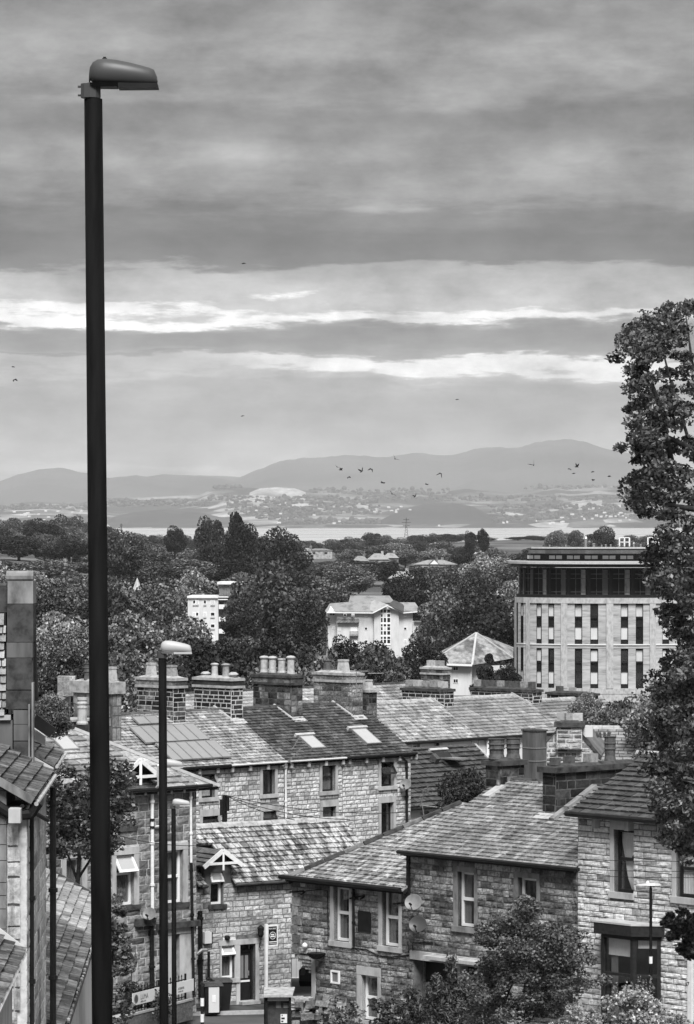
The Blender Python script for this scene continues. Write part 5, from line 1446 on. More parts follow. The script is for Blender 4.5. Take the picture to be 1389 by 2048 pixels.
roof(hA3, rA3, [(uV3, 0), (uA3, 0), (uA3, t3), (uV3, t3)], .275, (.31, .34), M['slate_blue' if False else 'tile_dark'], piece='roof_tile', protos=THICK, kind='thick', seed=96, jitter=.0, zs=.9)
ridge(hA3, rA3.p(uV3, t3), rA3.p(uA3, t3), .45, .14, M['coping'])
A = rA3.p(uV3, t3); B_ = rA3.p(uA3, t3); dn = bA * 5.2 - UP * 2.5
MB().prism([A, B_, B_ + dn, A + dn], UP * -.12).build('rear_roof', M['tile_dark'], hA3)
shell(hA3, fA, uA2 + .02, uA3, vb, vE3 - .1, 9.6, M['stone_light'])
gx = MB(); a = fA.p(uA2 + .03, vE2 - .1, -.1); gx.prism([a, a + bA * 9.4, a + bA * 9.4 + UP * 1.5, Vector((a.x, a.y, rA3.p(0, t3).z - .3)) + bA * 4.8, Vector((a.x, a.y, fA.o.z + vE3 - .1))], eA * .3); gx.build('gable_wall', M['stone_mid'], hA3)
gm = MB(); a = fA.p(uA3 - .02, vE3 - .1, -.02); gm.prism([a, a + bA * 9.5, Vector((a.x, a.y, rA3.p(0, t3).z - .15)) + bA * 4.9], -eA * .3); gm.build('gable_wall', M['stone_mid'], hA3)
gutter(hA3, fA.p(uA2 - .1, vE3 - .05, .38), fA.p(uA3, vE3 - .05, .38), .08)
MB().pbox(fA, uA2 - .05, vE3 - .13, uA3, vE3 - .02, 0.001, .3).build('soffit', M['black_paint'], hA3)
for q in range(10): MB().pbox(fA, uA2 + .75 + q * 1.28, vE3 - .42, uA2 + .9 + q * 1.28, vE3 - .14, 0, .2).build('gutter_bracket', M['dress'], hA3)
# bay window: front light and a return light
bu0, bv0, bu1, bv1 = bayr
um_ = A_px(1266, 1940)[0]; D_ = .55
bfr = fA.shift(D_)
x0 = bfr.px(1203, 1940)[0]; xm = bfr.px(1266, 1940)[0]
bv0 = vb + .35
fb1 = Fr(bfr.p(x0, 0), fA.ex, UP)
wdt = xm - x0
e2 = (fA.p(bu1 + .05, 0, .05) - bfr.p(xm, 0)).normalized(); w2_ = (fA.p(bu1 + .05, 0, .05) - bfr.p(xm, 0)).length
fb2 = Fr(bfr.p(xm, 0), e2, UP)
bay = MB()
vmid = A_px(1235, 1942)[1]
for fr_, w_ in ((fb1, wdt), (fb2, w2_)):
    sash(bay, fr_, 0, bv0, w_, bv1 - .02, .10, -.12, 0)
    bay.pbox(fr_, .10, vmid - .04, w_ - .10, vmid + .04, -.10, .01)
bw_ = bay.build('bay_window', M['dark_wood'], hA3)
for fr_, w_ in ((fb1, wdt), (fb2, w2_)):
    MB().pbox(fr_, .10, bv0 + .1, w_ - .1, vmid - .04, -.07, -.06).build('pane', M['glass'], bw_)
    MB().pbox(fr_, .10, vmid + .04, w_ - .1, bv1 - .12, -.07, -.06).build('pane', M['glass'], bw_)
mb = MB(); mb.pbox(fb1, .12, bv1 - .62, wdt - .1, bv1 - .12, -.2, -.18); mb.build('blind', M['curtain'], bw_)
mb = MB(); mb.pbox(fb2, .14, bv1 - .36, w2_ - .12, bv1 - .14, -.2, -.18); mb.build('blind', M['curtain'], bw_)
mb = MB(); mb.pbox(fb1, .18, bv0 + .1, .42, bv1 - .6, -.26, -.23); mb.build('curtain', M['curtain_grey'], bw_)
mb = MB(); mb.pbox(fb1, -.02, vb, wdt, bv0, -.5, -.02).pbox(fb2, 0, vb, w2_, bv0, -.4, -.02); mb.build('bay_base', M['dress'], bw_)
mb = MB(); p_ = [fb1.p(-.16, bv1, .14), fb1.p(wdt + .06, bv1, .14), fb2.p(w2_ + .1, bv1, .1), fA.p(bu1 + .1, bv1, -.1), fA.p(x0 - .2, bv1, -.1)]
mb.prism(p_, UP * .30); mb.build('bay_cornice', M['dark_wood'], bw_)
cen = sum(p_, Vector()) / 5
mb = MB(); mb.prism([cen + (x - cen) * 1.04 + UP * .30 for x in p_], UP * .05); mb.build('bay_roof', M['lead'], bw_)
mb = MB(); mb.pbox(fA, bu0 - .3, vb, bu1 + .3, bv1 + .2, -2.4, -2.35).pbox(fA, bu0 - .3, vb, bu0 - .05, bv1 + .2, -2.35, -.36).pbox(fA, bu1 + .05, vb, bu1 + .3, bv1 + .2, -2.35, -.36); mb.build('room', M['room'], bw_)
# number 7 on the jamb
def text(s, fr, u, v, size, m, parent, z=.01, ext=.004, sx=1.0, name='lettering'):
    c = bpy.data.curves.new(name, 'FONT'); c.body = s; c.size = size; c.extrude = ext; c.resolution_u = 2
    q = bpy.data.objects.new(name, c); COL.objects.link(q); c.materials.append(m)
    bpy.context.view_layer.update()
    me = bpy.data.meshes.new_from_object(q.evaluated_get(bpy.context.evaluated_depsgraph_get())); bpy.data.objects.remove(q)
    me.materials.clear(); me.materials.append(m)
    o = bpy.data.objects.new(name, me); COL.objects.link(o)
    p = fr.p(u, v, z) - wloc(parent); o.parent = parent
    ex, ey, n = fr.ex * sx, fr.ey, fr.n
    o.matrix_basis = Matrix(((ex.x, ey.x, n.x, p.x), (ex.y, ey.y, n.y, p.y), (ex.z, ey.z, n.z, p.z), (0, 0, 0, 1)))
    return o
uv = A_px(1377.5, 1971); text('7', fA, uv[0], uv[1], .16, M['black_paint'], hA3, z=.055, name='house_number')

# ------------------------------------------------------------------ G: rubble gable with its chimney, and the pale hipped roof beyond
eG = hdir(-6); bG = Vector((-eG.y, eG.x, 0))
fG = wall_fr(1095, 1530, 128.0, eG)
zG_ = -17
hG = root('rubble_house', 'rubble-walled gable with a white-capped chimney head in front of the pale roof', 'house', (fG.p(1, 0).x, fG.p(1, 0).y, zG_))
def gq(x, y): return fG.px(x, y)
gp = [gq(1093, 1545), gq(1203, 1545), gq(1203, 1516), gq(1166, 1474), gq(1108, 1470), gq(1093, 1488)]
wG = wall(hG, 'gable_wall', fG, gp, M['mortar_light'], M['stone_mid'], (.13, .24), (.16, .42), protos=ROCK, kind='rock', seed=101, gap=.05, thick=.5)
MB().pbox(fG, gq(1093, 1545)[0], zG_ - fG.o.z, gq(1203, 1545)[0], gq(1150, 1545)[1], -6, 0).build('lower_wall', M['stone_mid'], hG)
a = fG.hit(1203, 1516, .03); b = fG.hit(1164, 1470, .03); MB().bar(a, b, .05, .10).build('verge', M['coping_dark'], hG)
# roofs run back from the gable
for s_, (x0, y0), (x1, y1) in ((1, (1166, 1474), (1203, 1516)), (-1, (1108, 1470), (1093, 1488))):
    p0, p1 = fG.hit(x0, y0), fG.hit(x1, y1); mb = MB(); mb.prism([p0, p1, p1 + bG * 6, p0 + bG * 6], UP * .08); mb.build('side_roof', M['slate_dark'], hG)
c = P3(1163, 1452, 127.6)
st = chimney(hG, 'chimney', P3(1114, 1454, 127.7), bG, .6, eG, .86, .75, stone='stone_mid', mort='mortar_light', ch=(.12, .2), cw=(.14, .3), cap=.16, capm='coping_dark', band=False, over=.09, protos=ROCK, kind='rock', gap=.04,
    pots=[(.5, .18, 'block', .26, .19, 'pot'), (.5, .48, 'block', .26, .19, 'pot'), (.5, .82, 'block', .26, .2, 'pot_pale')], seed=33, label='rubble chimney head with bright mortar cap and three block pots')
MB().pbox(fG, gq(1166, 1474)[0], gq(1166, 1474)[1], gq(1186, 1474)[0], gq(1166, 1452)[1], -.3, .02).build('pale_slab', M['render_pale'], hG)
fG2 = wall_fr(1185, 1524, 140.0, hdir(-7)); rG2 = roof_fr(fG2.p(0, 0, 0), hdir(-7), 25)
hG2 = root('bungalow', 'house with a pale grey hipped slate roof running under the big tree', 'house', (fG2.p(3, 0).x, fG2.p(3, 0).y, -17.5))
tt = rG2.px(1215, 1455)[1]; ua = rG2.px(1150, 1524)[0]
roof(hG2, rG2, [(ua, -.4), (rG2.px(1385, 1524)[0], -.4), (rG2.px(1310, 1455)[0], tt), (ua, tt)], .25, (.3, .55), M['slate_blue'], seed=102)
ridge(hG2, rG2.p(ua, tt), rG2.p(rG2.px(1300, 1455)[0], tt), .42, .16, M['coping'])
MB().bar(rG2.p(rG2.px(1385, 1524)[0], -.4, .04), rG2.p(rG2.px(1310, 1455)[0], tt, .04), .25, .12).build('hip_ridge', M['coping'], hG2)
MB().pbox(fG2, ua, -17.5 - fG2.o.z, rG2.px(1380, 1524)[0], -.4, -7, -.2).build('walls', M['stone_grey'], hG2)
A = rG2.p(ua, tt); B_ = rG2.p(rG2.px(1310, 1455)[0], tt); dn = Vector((0, 4, -2.4)); MB().prism([A, B_, B_ + dn + Vector((2, 0, 0)), A + dn], UP * -.1).build('rear_roof', M['slate_blue'], hG2)

# ------------------------------------------------------------------ left foreground row: walls run down the street beside the camera
def SV(px, py, Y): return P3(px, py, Y)
eS = Vector((-232 / 7500, 1, 0)).normalized()          # along the street, away
oS = Vector((eS.y, -eS.x, 0))                           # out of the wall, to the right
hL = root('street_house', 'near house at the left edge with blackened stone stack and moss-edged slate eave', 'house', SV(60, 1800, 61) * 1.0)
hL.location.z = -9.6
def street_roof(h, eave_far, Yf, Ynear, run, pitch, m, expo, cw, seed, piece='slate', cap=300, z=0.0):
    o = P3(eave_far[0], eave_far[1], Yf); L = (Yf - Ynear) / eS.y
    back = -oS
    fr = Fr(o, -eS, back * math.cos(R(pitch)) + UP * math.sin(R(pitch)))   # ex towards the camera
    if fr.n.z < 0: fr = Fr(o - eS * L, eS, fr.ey); 
    sl = run / math.cos(R(pitch))
    r = roof(h, fr, [(0, 0), (L, 0), (L, sl), (0, sl)], expo, cw, M[m], seed=seed, protos=THICK, kind='thick', piece=piece, jitter=.02, cap=cap, thick=.08, gap=.02)
    return fr, L, sl
# R2 / R1 : lower neighbour
hN = root('street_house', 'lower neighbour with mossy stone-flag roof over a whitewashed wall behind the lamp column', 'house', SV(150, 1950, 72)); hN.location.z = -10.8
fr2, L2_, sl2 = street_roof(hN, (183, 1878), 78, 64.2, 2.6, 29, 'flag', .20, (.34, .7), 111, piece='roof_flag')
fr1, L1_, sl1 = street_roof(hN, (207, 1804.5), 85.4, 78.1, 3.0, 29, 'flag_pale', .20, (.4, .8), 112, piece='roof_flag')
wf = P3(183, 1878, 78) - UP * .12 - oS * .22
mb = MB(); a = wf; b = wf - eS * 14; c = wf + eS * 8
mb.quadbox([b - UP * 5 - oS * .3, b - UP * 5, c - UP * 5, c - UP * 5 - oS * .3, b - oS * .3, b, c, c - oS * .3]); mb.build('side_wall', M['render_pale'], hN)
e0 = P3(183, 1878, 78) - UP * .06; MB().tube([e0 + oS * .06, e0 + oS * .06 - eS * 13.8], .05, 6).build('gutter', M['black_paint'], hN)
rng = random.Random(8); mb = MB()
for q in range(130):
    t = rng.random() * 13.5; p = e0 + oS * .07 - eS * t + UP * rng.uniform(0, .06); r_ = rng.uniform(.015, .04); mb.lathe(p, [(r_, 0), (r_, r_), (r_ * .4, r_ * 1.5)], 5)
mb.build('gutter_moss', M['wood_pale'], hN, kind='stuff')
t0 = P3(185, 1792, 85.3); MB().bar(P3(97, 1741, 85.3), P3(212, 1806, 85.3), .1, .14).build('verge', M['coping_dark'], hN)
mb = MB(); mb.quadbox([P3(97, 1744, 85.4) - UP * 3, P3(212, 1808, 85.4) - UP * 3, P3(212, 1808, 85.6) - UP * 3, P3(97, 1744, 85.6) - UP * 3, P3(97, 1744, 85.4), P3(212, 1808, 85.4), P3(212, 1808, 85.6), P3(97, 1744, 85.6)]); mb.build('gable_wall', M['stone_grey'], hN)
# LH main wall: from px 15 (near) to 97 (far)
pf = P3(92, 1560, 64.0); wn_ = Vector((pf.x, pf.y, 0)); L_ = 6.0
fL = Fr(Vector((pf.x, pf.y, -9.6)) - eS * L_, eS, UP)
if fL.n.x < 0: fL = Fr(fL.o + fL.ex * L_, -fL.ex, UP)
top = pf.z + 9.6
wall(hL, 'street_wall', fL, [(0, 0), (L_, 0), (L_, top), (0, top)], M['mortar_light'], M['stone_light'], (.22, .34), (.5, 1.3), protos=SMOOTH, kind='smooth', seed=121, cap=300, gap=.012)
# far end return wall and chimney stack with blocks
for (x, w_) in ((47, .05), (92.5, .055)):
    Yp = 58.8 if x < 60 else 63.9
    p0 = P3(x, 1600, Yp); p0 = Vector((p0.x, Yp, 0)) + oS * .12
    pipe(hL, [Vector((p0.x, p0.y, P3(x, 1575 if x > 60 else 1600, Yp).z)), Vector((p0.x, p0.y, P3(x, 2100, Yp).z))], w_, M['black_paint'])
# front face of the near block at the left edge: smooth ashlar courses
fK = Fr(P3(-60, 2100, 57.95), Vector((1, 0, 0)), UP)
def kq(x, y): return fK.px(x, y)
a, b = kq(-60, 1872), kq(13.5, 1560)
mb = MB().pbox(fK, a[0], -1, b[0], b[1], -1.5, 0); ww = mb.build('front_wall', M['mortar_dark'], hL)
rng = random.Random(3); v_ = kq(0, 2060)[1]
while v_ < b[1] - .1:
    h_ = min(rng.uniform(.16, .34), b[1] - v_)
    MB().pbox(fK, a[0], v_ + .006, b[0] - .0, v_ + h_ - .006, 0, .03).build('ashlar_block', M['dress_dark'], ww); v_ += h_
fq = Fr(P3(14.5, 2100, 57.96), Vector((1, 0, 0)), UP); qa = fq.px(14.5, 2090)[1]; qb = fq.px(0, 1644)[1]; qw = fq.px(42, 0)[0]
masonry(ww, fq, [(0, qa), (qw, qa), (qw, qb), (0, qb)], (.2, .45), (.3, .5), M['stone_streak'], 'quoin', protos=ROCK, kind='rock', rng=random.Random(12), zs=.6)
MB().pbox(fK, *[q for q in (kq(22, 1642)[0], kq(22, 1642)[1], kq(46, 1614)[0], kq(46, 1614)[1])], .0, .4).build('kneeler_stone', M['dress'], hL)
# hooded slate eave of this house
frL, LL, slL = street_roof(hL, (105, 1546), 64.0, 57.8, 1.5, 30, 'flag', .21, (.35, .6), 131, piece='roof_flag')
e0 = P3(105, 1546, 64.0); MB().tube([e0 + oS * .05 - UP * .05, e0 + oS * .05 - UP * .05 - eS * 6.2], .035, 8).build('gutter', M['dress'], hL)
MB().bar(e0 - eS * 6.2 + UP * .0, e0 - eS * 6.2 - oS * 1.5 + UP * .87, .06, .12).build('verge', M['dress_dark'], hL)
MB().bar(e0 + UP * .04, e0 - oS * 1.5 + UP * .91, .08, .10).build('verge', M['dress'], hL)
mb = MB(); c = P3(62, 1605, 57.9); mb.tube([c - oS * .55 - UP * .03, c - oS * .28 - UP * .2, c - UP * .18, c + oS * .12 - UP * .0], .09, 8); mb.build('gutter_end', M['black_iron'], hL)
mb = MB(); mb.tube([P3(45, 1612, 57.8), P3(95, 1640, 62)], .035, 6); mb.build('waste_pipe', M['black_iron'], hL)
fr5, L5, sl5 = street_roof(hL, (127, 1507), 68.0, 64.4, 1.3, 30, 'flag', .21, (.4, .7), 133, piece='roof_flag')
e5 = P3(127, 1507, 68.0); MB().tube([e5 + oS * .05, e5 + oS * .05 - eS * 3.6], .03, 6).build('gutter', M['dress'], hL)
MB().bar(P3(68, 1438, 66), P3(106, 1466, 66), .1, .2).build('verge_board', M['black_paint'], hL)
MB().prism([P3(68, 1457, 66.2), P3(90, 1472, 66.2), P3(91, 1492, 66.2), P3(68, 1480, 66.2)], Vector((0, .2, 0))).build('upstand', M['render_pale'], hL)
# stack
fS = Fr(P3(15, 1535, 63.6), Vector((1, 0, 0)), UP)
def sq(x, y): return fS.px(x, y)
stk = MB().pbox(fS, sq(28, 1535)[0], sq(28, 1540)[1], sq(57, 1535)[0], sq(57, 1420)[1], -.8, 0).build('stack_base', M['mortar_dark'], hL)
for (x0, y0, x1, y1, m_, z_) in [(28, 1535, 57, 1483, 'coping_dark', .02), (28, 1481, 57, 1449, 'render_grey', .02), (28, 1448, 57, 1420, 'render_grey', .02)]:
    MB().pbox(fS, sq(x0, y0)[0], sq(x0, y0)[1], sq(x1, y1)[0], sq(x1, y1)[1], 0, z_).build('stack_block', M[m_], stk)
ck = MB().pbox(fS, sq(15, 1418)[0], sq(15, 1418)[1], sq(65, 1155)[0], sq(65, 1162)[1], -.6, -.02).build('chimney', M['mortar_dark'], hL)
for (x0, y0, x1, y1, m_) in [(12, 1418, 63, 1381, 'coping_dark'), (14, 1379, 64, 1316, 'coping_dark'), (14, 1315, 66, 1285, 'render_grey'), (15, 1284, 67, 1208, 'coping_dark'), (16, 1207, 67, 1162, 'dress_dark')]:
    MB().pbox(fS, sq(x0, y0)[0], sq(x0, y0)[1], sq(x1, y1)[0], sq(x1, y1)[1], -.62, .03).build('chimney_block', M[m_], ck)
mb = MB(); mb.tube([fS.hit(14, 1154, -.25), fS.hit(68, 1154, -.25)], .11, 12); mb.build('roll_cap', M['dress_dark'], ck)
mb = MB(); mb.prism([fS.hit(66, 1215, -.3), fS.hit(69, 1215, -.3), fS.hit(76, 1402, -.3), fS.hit(66, 1402, -.3)], fS.n * -.2); mb.build('lead_strip', M['black_iron'], ck)
mb = MB(); mb.pbox(fS, sq(57.5, 1545)[0], sq(57, 1545)[1], sq(61, 1408)[0], sq(61, 1408)[1], -.2, .06).pbox(fS, sq(64, 1545)[0], sq(57, 1545)[1], sq(67.5, 1350)[0], sq(61, 1365)[1], -.2, .04); mb.build('timber_post', M['dress_dark'], hL)
# slates hung beside the stack
mb = MB().pbox(fS, sq(-30, 1440)[0], sq(0, 1432)[1], sq(12, 1440)[0], sq(0, 1226)[1], -.5, -.02); hs = mb.build('slate_hanging', M['under'], hL)
masonry(hs, fS, [(sq(-30, 0)[0], sq(0, 1432)[1]), (sq(13.5, 0)[0], sq(0, 1432)[1]), (sq(13.5, 0)[0], sq(0, 1226)[1]), (sq(-30, 0)[0], sq(0, 1226)[1])], (.14, .14), (.1, .2), M['slate_blue'], 'slate', protos=SLATE, kind='slate', rng=random.Random(4))
MB().tube([fS.hit(-30, 1172, -.2), fS.hit(14, 1172, -.2)], .05, 8).pbox(fS, sq(-30, 1225)[0], sq(0, 1225)[1], sq(14, 1225)[0], sq(0, 1175)[1], -.5, -.1).build('ridge_roll', M['coping_dark'], hL)
MB().pbox(fS, sq(-30, 1560)[0], sq(0, 1560)[1], sq(25, 1560)[0], sq(0, 1441)[1], -.5, -.05).build('rendered_gable', M['render_grey'], hL)
MB().pbox(fS, sq(-30, 1440)[0], sq(0, 1440)[1], sq(22, 1560)[0], sq(0, 1430)[1], -.5, .02).build('kneeler_course', M['dress'], hL)
# porch roof bottom left
hP = root('porch', 'slate-roofed porch with a moss-filled gutter at the bottom left corner', 'porch', P3(10, 2040, 50)); hP.location.z = -7.8
frP, LP, slP = street_roof(hP, (49, 1905), 54.0, 42, 1.2, 30, 'flag', .18, (.35, .6), 135, piece='roof_flag')
e0 = P3(50, 1907, 54.0); MB().tube([e0, e0 - eS * 12], .035, 6).build('gutter', M['white_paint'], hP)
rng = random.Random(9); mb = MB()
for q in range(160):
    t = rng.random() * 11; p = e0 - oS * .03 - eS * t + UP * rng.uniform(0, .06); r_ = rng.uniform(.012, .035); mb.lathe(p, [(r_, 0), (r_, r_), (r_ * .4, r_ * 1.5)], 5)
mb.build('gutter_moss', M['leaf_flower'], hP, kind='stuff')
MB().bar(P3(-6, 1862, 54.1), P3(50, 1905, 54.1), .07, .12).build('lead_flashing', M['render_pale'], hP)
mb = MB(); q0 = e0 - oS * .18 - UP * .06; mb.quadbox([q0 - eS * 12 - UP * 3 - oS * .2, q0 - eS * 12 - UP * 3, q0 - UP * 3, q0 - UP * 3 - oS * .2, q0 - eS * 12 - oS * .2, q0 - eS * 12, q0, q0 - oS * .2]); mb.build('side_wall', M['dress'], hP)
# ================================================================== STREET FURNITURE AND THINGS BY THE LANE
def lamp(px_top, py_top, px_bot, Y, groundz, lid, label, wcol, size=1.0, heading=0.0, housing='lantern', flat=False):
    t = P3(px_top, py_top, Y); bx = P3(px_bot, 2048, Y)
    sl = (bx.x - t.x) / (bx.z - t.z); base = Vector((t.x + sl * (groundz - t.z), Y, groundz))
    r = root('street_lamp', label, 'street lamp', base, 'street lamps down the hill')
    rad = wcol / F * Y / 2
    d = (t - base)
    mb = MB(); mb.lathe(base, [(rad * 1.1, 0), (rad * 1.1, d.length * .02), (rad * 1.08, d.length * .03), (rad * .95, d.length * .999)], 16, ez=d.normalized()); mb.build('column', M['column'], r, smooth=True)
    if flat:
        c = t + UP * .07; st = [(-.40, .02, .004), (-.33, .07, .02), (-.1, .12, .035), (.1, .12, .04), (.24, .08, .03), (.28, .04, .01)]; mb = MB(); V = []
        for x, w_, h_ in st: V += [c + Vector((x, -w_, 0)), c + Vector((x, w_, 0)), c + Vector((x, w_ * .7, h_ * 1.6)), c + Vector((x, -w_ * .7, h_ * 1.6))]
        mb.v = [tuple(v) for v in V]; mb.f = [(i * 4 + k, i * 4 + (k + 1) % 4, i * 4 + 4 + (k + 1) % 4, i * 4 + 4 + k) for i in range(5) for k in range(4)] + [(0, 1, 2, 3), (23, 22, 21, 20)]
        mb.build('canopy', M[lid], r); MB().lathe(c + Vector((-.08, 0, .05)), [(.05, 0), (.05, .03), (.02, .07)], 8).build('photocell', M['white_paint'], r)
        MB().lathe(t, [(.03, 0), (.03, .08)], 8).build('spigot', M[housing], r)
        return r
    ex = Vector((math.cos(heading), math.sin(heading), 0)); ey = Vector((-ex.y, ex.x, 0)); S = size
    mb = MB(); mb.lathe(t + UP * -.02 * S, [(.052 * S, 0), (.058 * S, .03 * S), (.056 * S, .13 * S)], 10, ex=ex, ey=ey)
    mb.lathe(t + UP * .0 * S + ex * -.02 * S, [(.075 * S, .0), (.075 * S, .105 * S)], 10, ex=ex, ey=ey)
    for zz in (.02, .085): mb.tube([t - ex * .07 * S + UP * zz * S, t - ex * .115 * S + UP * zz * S], .009 * S, 6)
    mb.build('spigot', M[housing], r)
    # lantern body: teardrop section lofted along its length
    L = .50 * S; n = 14; V = []; Fc = []
    st = [(-.03, .02, .12, .04), (-.022, .055, .175, .07), (.0, .03, .215, .10), (.035, .012, .238, .12), (.09, .004, .245, .13), (.17, .0, .235, .135), (.27, .0, .212, .13), (.37, .0, .182, .115), (.42, .0, .165, .10), (.455, .005, .148, .085), (.475, .01, .09, .07), (.478, .012, .06, .06)]
    for (x, z0, z1, hw) in st:
        for k in range(n):
            a = 2 * math.pi * k / n; zc = (z0 + z1) / 2; hz = (z1 - z0) / 2
            cy = math.copysign(abs(math.cos(a)) ** .7, math.cos(a)) * hw; cz = math.copysign(abs(math.sin(a)) ** .75, math.sin(a)) * hz
            V.append(t + ex * x * S + ey * cy * S + UP * (.085 + (zc + cz) * .84) * S)
    m_ = len(st)
    for i in range(m_ - 1):
        for k in range(n): k2 = (k + 1) % n; Fc.append((i * n + k, i * n + k2, (i + 1) * n + k2, (i + 1) * n + k))
    mb = MB(); mb.v = [tuple(v) for v in V]; mb.f = Fc + [tuple(range(n)), tuple(range((m_ - 1) * n, m_ * n))[::-1]]
    mb.build('canopy', M[lid], r, smooth=True)
    mb = MB(); c0 = t + UP * .068 * S
    mb.quadbox([c0 + ex * .19 * S - ey * .11 * S, c0 + ex * .488 * S - ey * .085 * S, c0 + ex * .488 * S + ey * .085 * S, c0 + ex * .19 * S + ey * .11 * S] + [x + UP * .036 * S for x in (c0 + ex * .19 * S - ey * .11 * S, c0 + ex * .482 * S - ey * .085 * S, c0 + ex * .482 * S + ey * .085 * S, c0 + ex * .19 * S + ey * .11 * S)])
    mb.build('lamp_bowl', M['black_paint'] if lid == 'lantern' else M['lantern_lid'], r)
    mb = MB(); c0 = t + UP * .076 * S
    mb.quadbox([c0 + ex * .0 * S - ey * .08 * S, c0 + ex * .182 * S - ey * .10 * S, c0 + ex * .182 * S + ey * .10 * S, c0 + ex * .0 * S + ey * .08 * S] + [x + UP * .03 * S for x in (c0 + ex * -.02 * S - ey * .1 * S, c0 + ex * .19 * S - ey * .12 * S, c0 + ex * .19 * S + ey * .12 * S, c0 + ex * -.02 * S + ey * .1 * S)])
    mb.build('gear_cover', M['black_paint'] if lid == 'lantern' else M['lantern_lid'], r)
    mb = MB(); mb.lathe(t + ex * .085 * S + UP * .283 * S, [(.02 * S, 0), (.02 * S, .012 * S), (.012 * S, .016 * S), (.012 * S, .024 * S)], 8); mb.build('photocell', M['black_paint'], r)
    return r
lamp(187, 196, 205, 28.0, -4.0, 'lantern', 'tall dark street lamp nearest the camera, its lantern against the sky', 38.5, 1.0)
lamp(325.5, 1316, 328.5, 62.0, -8.8, 'lantern_lid', 'second street lamp down the hill, pale lantern in front of the terrace chimneys', 17.2, 1.0)
lamp(328, 1541, 330, 92.0, -12.95, 'lantern_lid', 'street lamp hidden behind the second column, only its pale lantern showing', 11.5, .98)
lamp(347.5, 1617, 349, 110.0, -15.3, 'lantern_lid', 'fourth street lamp, pale lantern in front of the stone house wall', 9.5, 1.0)
r5 = lamp(1302, 1776, 1302, 99.5, -15.0, 'lantern_lid', 'slim street lamp with white bands and flat lantern in front of the bay window', 6.2, 1.0, flat=True)
for yy, h_ in ((1920, 14), (2000, 14), (2022, 8)):
    p = P3(1302, yy, 99.5); MB().lathe(p - UP * h_ / F * 99.5 * .5, [(.047, 0), (.047, h_ / F * 99.5)], 12).build('white_band', M['white_paint'], r5)

# satellite dishes: each fixed thing on a wall
def dish(fr, x, y, rpx, label, aim=(-.35, -.8, .35), m='dish', z=.45):
    c = fr.hit(x, y, z); rr = rpx / F * c.y
    a = Vector(aim).normalized(); s = a.cross(UP).normalized(); u = s.cross(a).normalized()
    r = root('satellite_dish', label, 'satellite dish', fr.hit(x, y, .02), 'satellite dishes on the walls')
    mb = MB(); prof = [(0.001, .0), (rr * .4, rr * .04), (rr * .75, rr * .14), (rr, rr * .26), (rr * 1.03, rr * .27), (rr * 1.0, rr * .22), (rr * .7, rr * .08), (0.001, -rr * .05)]
    mb.lathe(c - a * rr * .1, prof, 22, ex=s, ey=u * .9, ez=a); mb.build('reflector', M[m], r, smooth=True)
    mb = MB(); f = c + a * rr * 1.1 - u * rr * .45; mb.tube([c - u * rr * .9, f], .014, 6); mb.tube([f, f - a * .12], .035, 8); mb.build('feed_arm', M['black_iron'], r)
    mb = MB(); w0 = fr.hit(x + 4, y + rpx * .6, .0); mb.tube([w0, w0 + fr.n * .2, c - a * rr * .15 - u * .05], .02, 6); mb.build('wall_bracket', M['black_iron'], r)
dish(fA, 828, 1805, 18, 'upper of the two satellite dishes beside the sash windows')
dish(fA, 837, 1849, 18.5, 'lower of the two satellite dishes beside the sash windows', m='lantern')
dish(fD, 300, 1828, 14, 'grey satellite dish beside the downpipe of the tall stone house')
dish(fB, 812, 1569, 12, 'satellite dish on the end cottage corner by the black downpipe', m='dish', z=.3)
# aerials
def aerial(p, L, d, n, label, el=.35, up=None, mast=None):
    r = root('tv_aerial', label, 'aerial', p, 'television aerials')
    d = Vector(d).normalized(); side = d.cross(UP).normalized()
    mb = MB(); mb.tube([p, p + d * L], .014, 5); mb.build('boom', M['galv'], r)
    for i in range(n):
        q = p + d * L * (i + .5) / n
        MB().tube([q - side * el * (1 - .3 * i / n), q + side * el * (1 - .3 * i / n)], .010, 4).build('element', M['galv'], r)
    if mast: MB().tube([p + d * L * .3, p + d * L * .3 + mast], .016, 5).build('mast', M['galv'], r)
    return r
aerial(fB.hit(567, 1533, .5), 1.0, (.75, -.2, .75), 7, 'zigzag television aerial fixed at the eave between the cottages', mast=Vector((.25, .2, -.35)))
aerial(fB.hit(584, 1500, .4), .55, (.55, .1, .9), 4, 'small upper aerial at the eave between the cottages', .28)
aerial(P3(838, 1612, 143), .85, (.45, -.3, 1), 6, 'bristling aerial in front of the dark tiled roof', .3, mast=Vector((.1, 0, -.6)))
aerial(P3(846, 1611, 143), .85, (.95, -.2, -.1), 7, 'sideways aerial beside the bristling one', .16)
aerial(P3(703, 1343, 141), .7, (.85, .4, 0), 7, 'upper aerial of the mast on the chimney with the dark pot', .2, mast=Vector((0, 0, -1.0)))
aerial(P3(737, 1347, 141), .6, (.95, .3, 0), 6, 'small aerial right of the last terrace chimney', .16)
